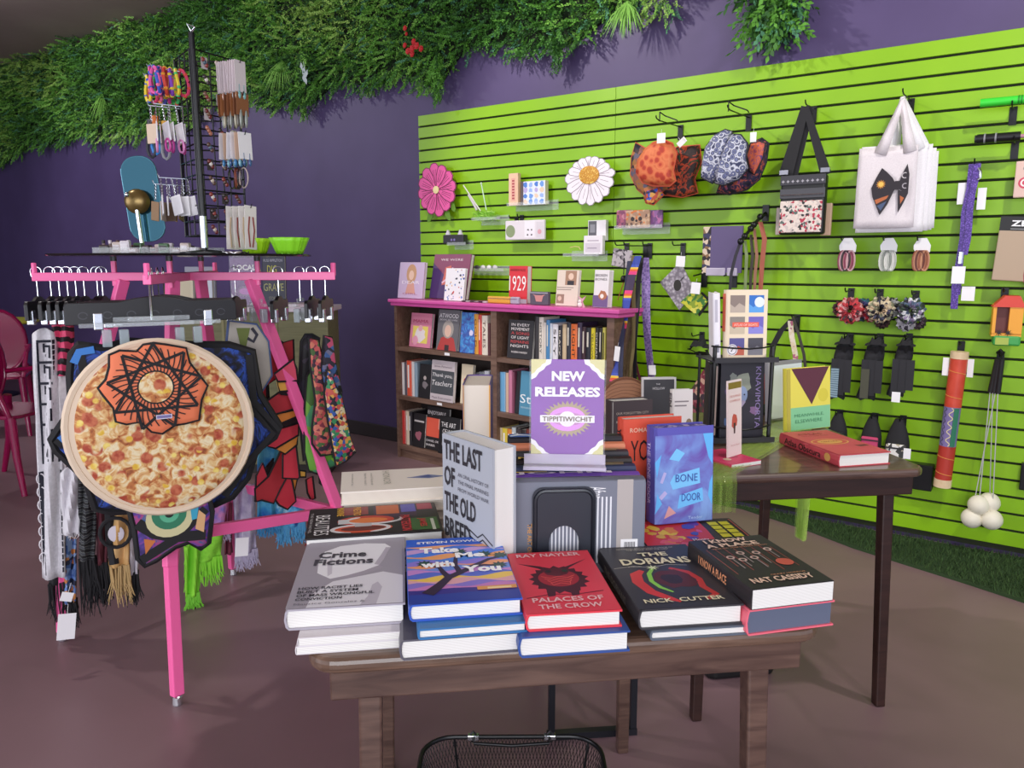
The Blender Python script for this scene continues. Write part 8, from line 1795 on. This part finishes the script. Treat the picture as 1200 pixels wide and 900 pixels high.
k = book('white blue book beside the LOCAL READS sign at its left', 10*4.66/900, .18, .04, '#cfd6e0', ond(241, .05), YD, 'face', lean=4)
for k2, (px, lab, c_) in enumerate(((326, 'white flat paper pile at the right on the display shelf', '#ece6ea'), (350, 'pink tinted paper pile at the far right of the display shelf', '#e4d2d8'))):
    p = ond(px, .0); o = thing('paper_pile', lab, 'paper', p, YD); m = M(); 
    for s in range(4): M().bb((.002*s, .003*(s % 2), .004*s), (.13, .2, .004*s+.0035)).build('sheet', mat(c_, .7), o)
# ================================================================ far left: clear magenta chairs and a yellow table
MG = mat('#b81860', .12, 0, .55, 1, .5, 'magenta_polycarbonate')
def ghost_chair(lab, x, y, rz):
    o = thing('plastic_chair', lab, 'chair', (x, y, 0), rz, 'clear magenta chairs')
    M().prism(rrect(-.21, -.21, .21, .21, .07), .43, .45).build('seat', MG, o, bevel=.006)
    m = M(XZ @ T(0, .68, -.20)); out = [(.20*math.cos(2*PI*k/28), .25*math.sin(2*PI*k/28)) for k in range(28)]; m.prism(out, -.012, .006); m.build('backrest', MG, o, bevel=.004)
    m = M(); m.tube([(.19*math.cos(a*PI/10), .2, .68+.245*math.sin(a*PI/10)) for a in range(20)], .014, 8, closed=True); m.build('back_rim', MG, o, smooth=True)
    for sx in (-1, 1):
        M().tube([(sx*.19, -.18, .44), (sx*.20, -.20, .22), (sx*.215, -.24, 0)], [.024, .02, .015], 8).build('leg', MG, o, smooth=True)
        M().tube([(sx*.17, .18, .50), (sx*.19, .22, .22), (sx*.21, .30, 0)], [.024, .02, .015], 8).build('leg', MG, o, smooth=True)
        M().tube([(sx*.19, .2, .64), (sx*.24, .0, .66), (sx*.23, -.14, .62), (sx*.20, -.18, .44)], .015, 8).build('armrest', MG, o, smooth=True)
    return o
f1 = oz(30, 572); ghost_chair('clear magenta plastic chair nearest the rack, cut by the left frame edge', f1.x-.14, f1.y+.02, 115)
a = at(2, 500, 5.9); ghost_chair('clear magenta plastic chair farther back at the left edge', a.x, a.y, 60)
a = at(-130, 480, 6.6); ghost_chair('clear magenta plastic chair beyond the yellow table, mostly out of frame', a.x, a.y, 200)
a = at(-22, 378, 7.4); o = thing('round_table', 'round table with a yellow top behind the magenta chairs', 'table', (a.x, a.y, 0)); zt = a.z+.02
M().lathe([(0, zt-.03), (.48, zt-.03), (.5, zt-.015), (.49, zt), (0, zt)], 40).build('table_top', mat('#c8c43a', .4), o); M().tube([(0, 0, .02), (0, 0, zt-.03)], .035, 12).build('column', BLACKM, o, smooth=True); M().lathe([(.0, 0), (.26, 0), (.25, .012), (.05, .035), (0, .036)], 24).build('foot', BLACKM, o)
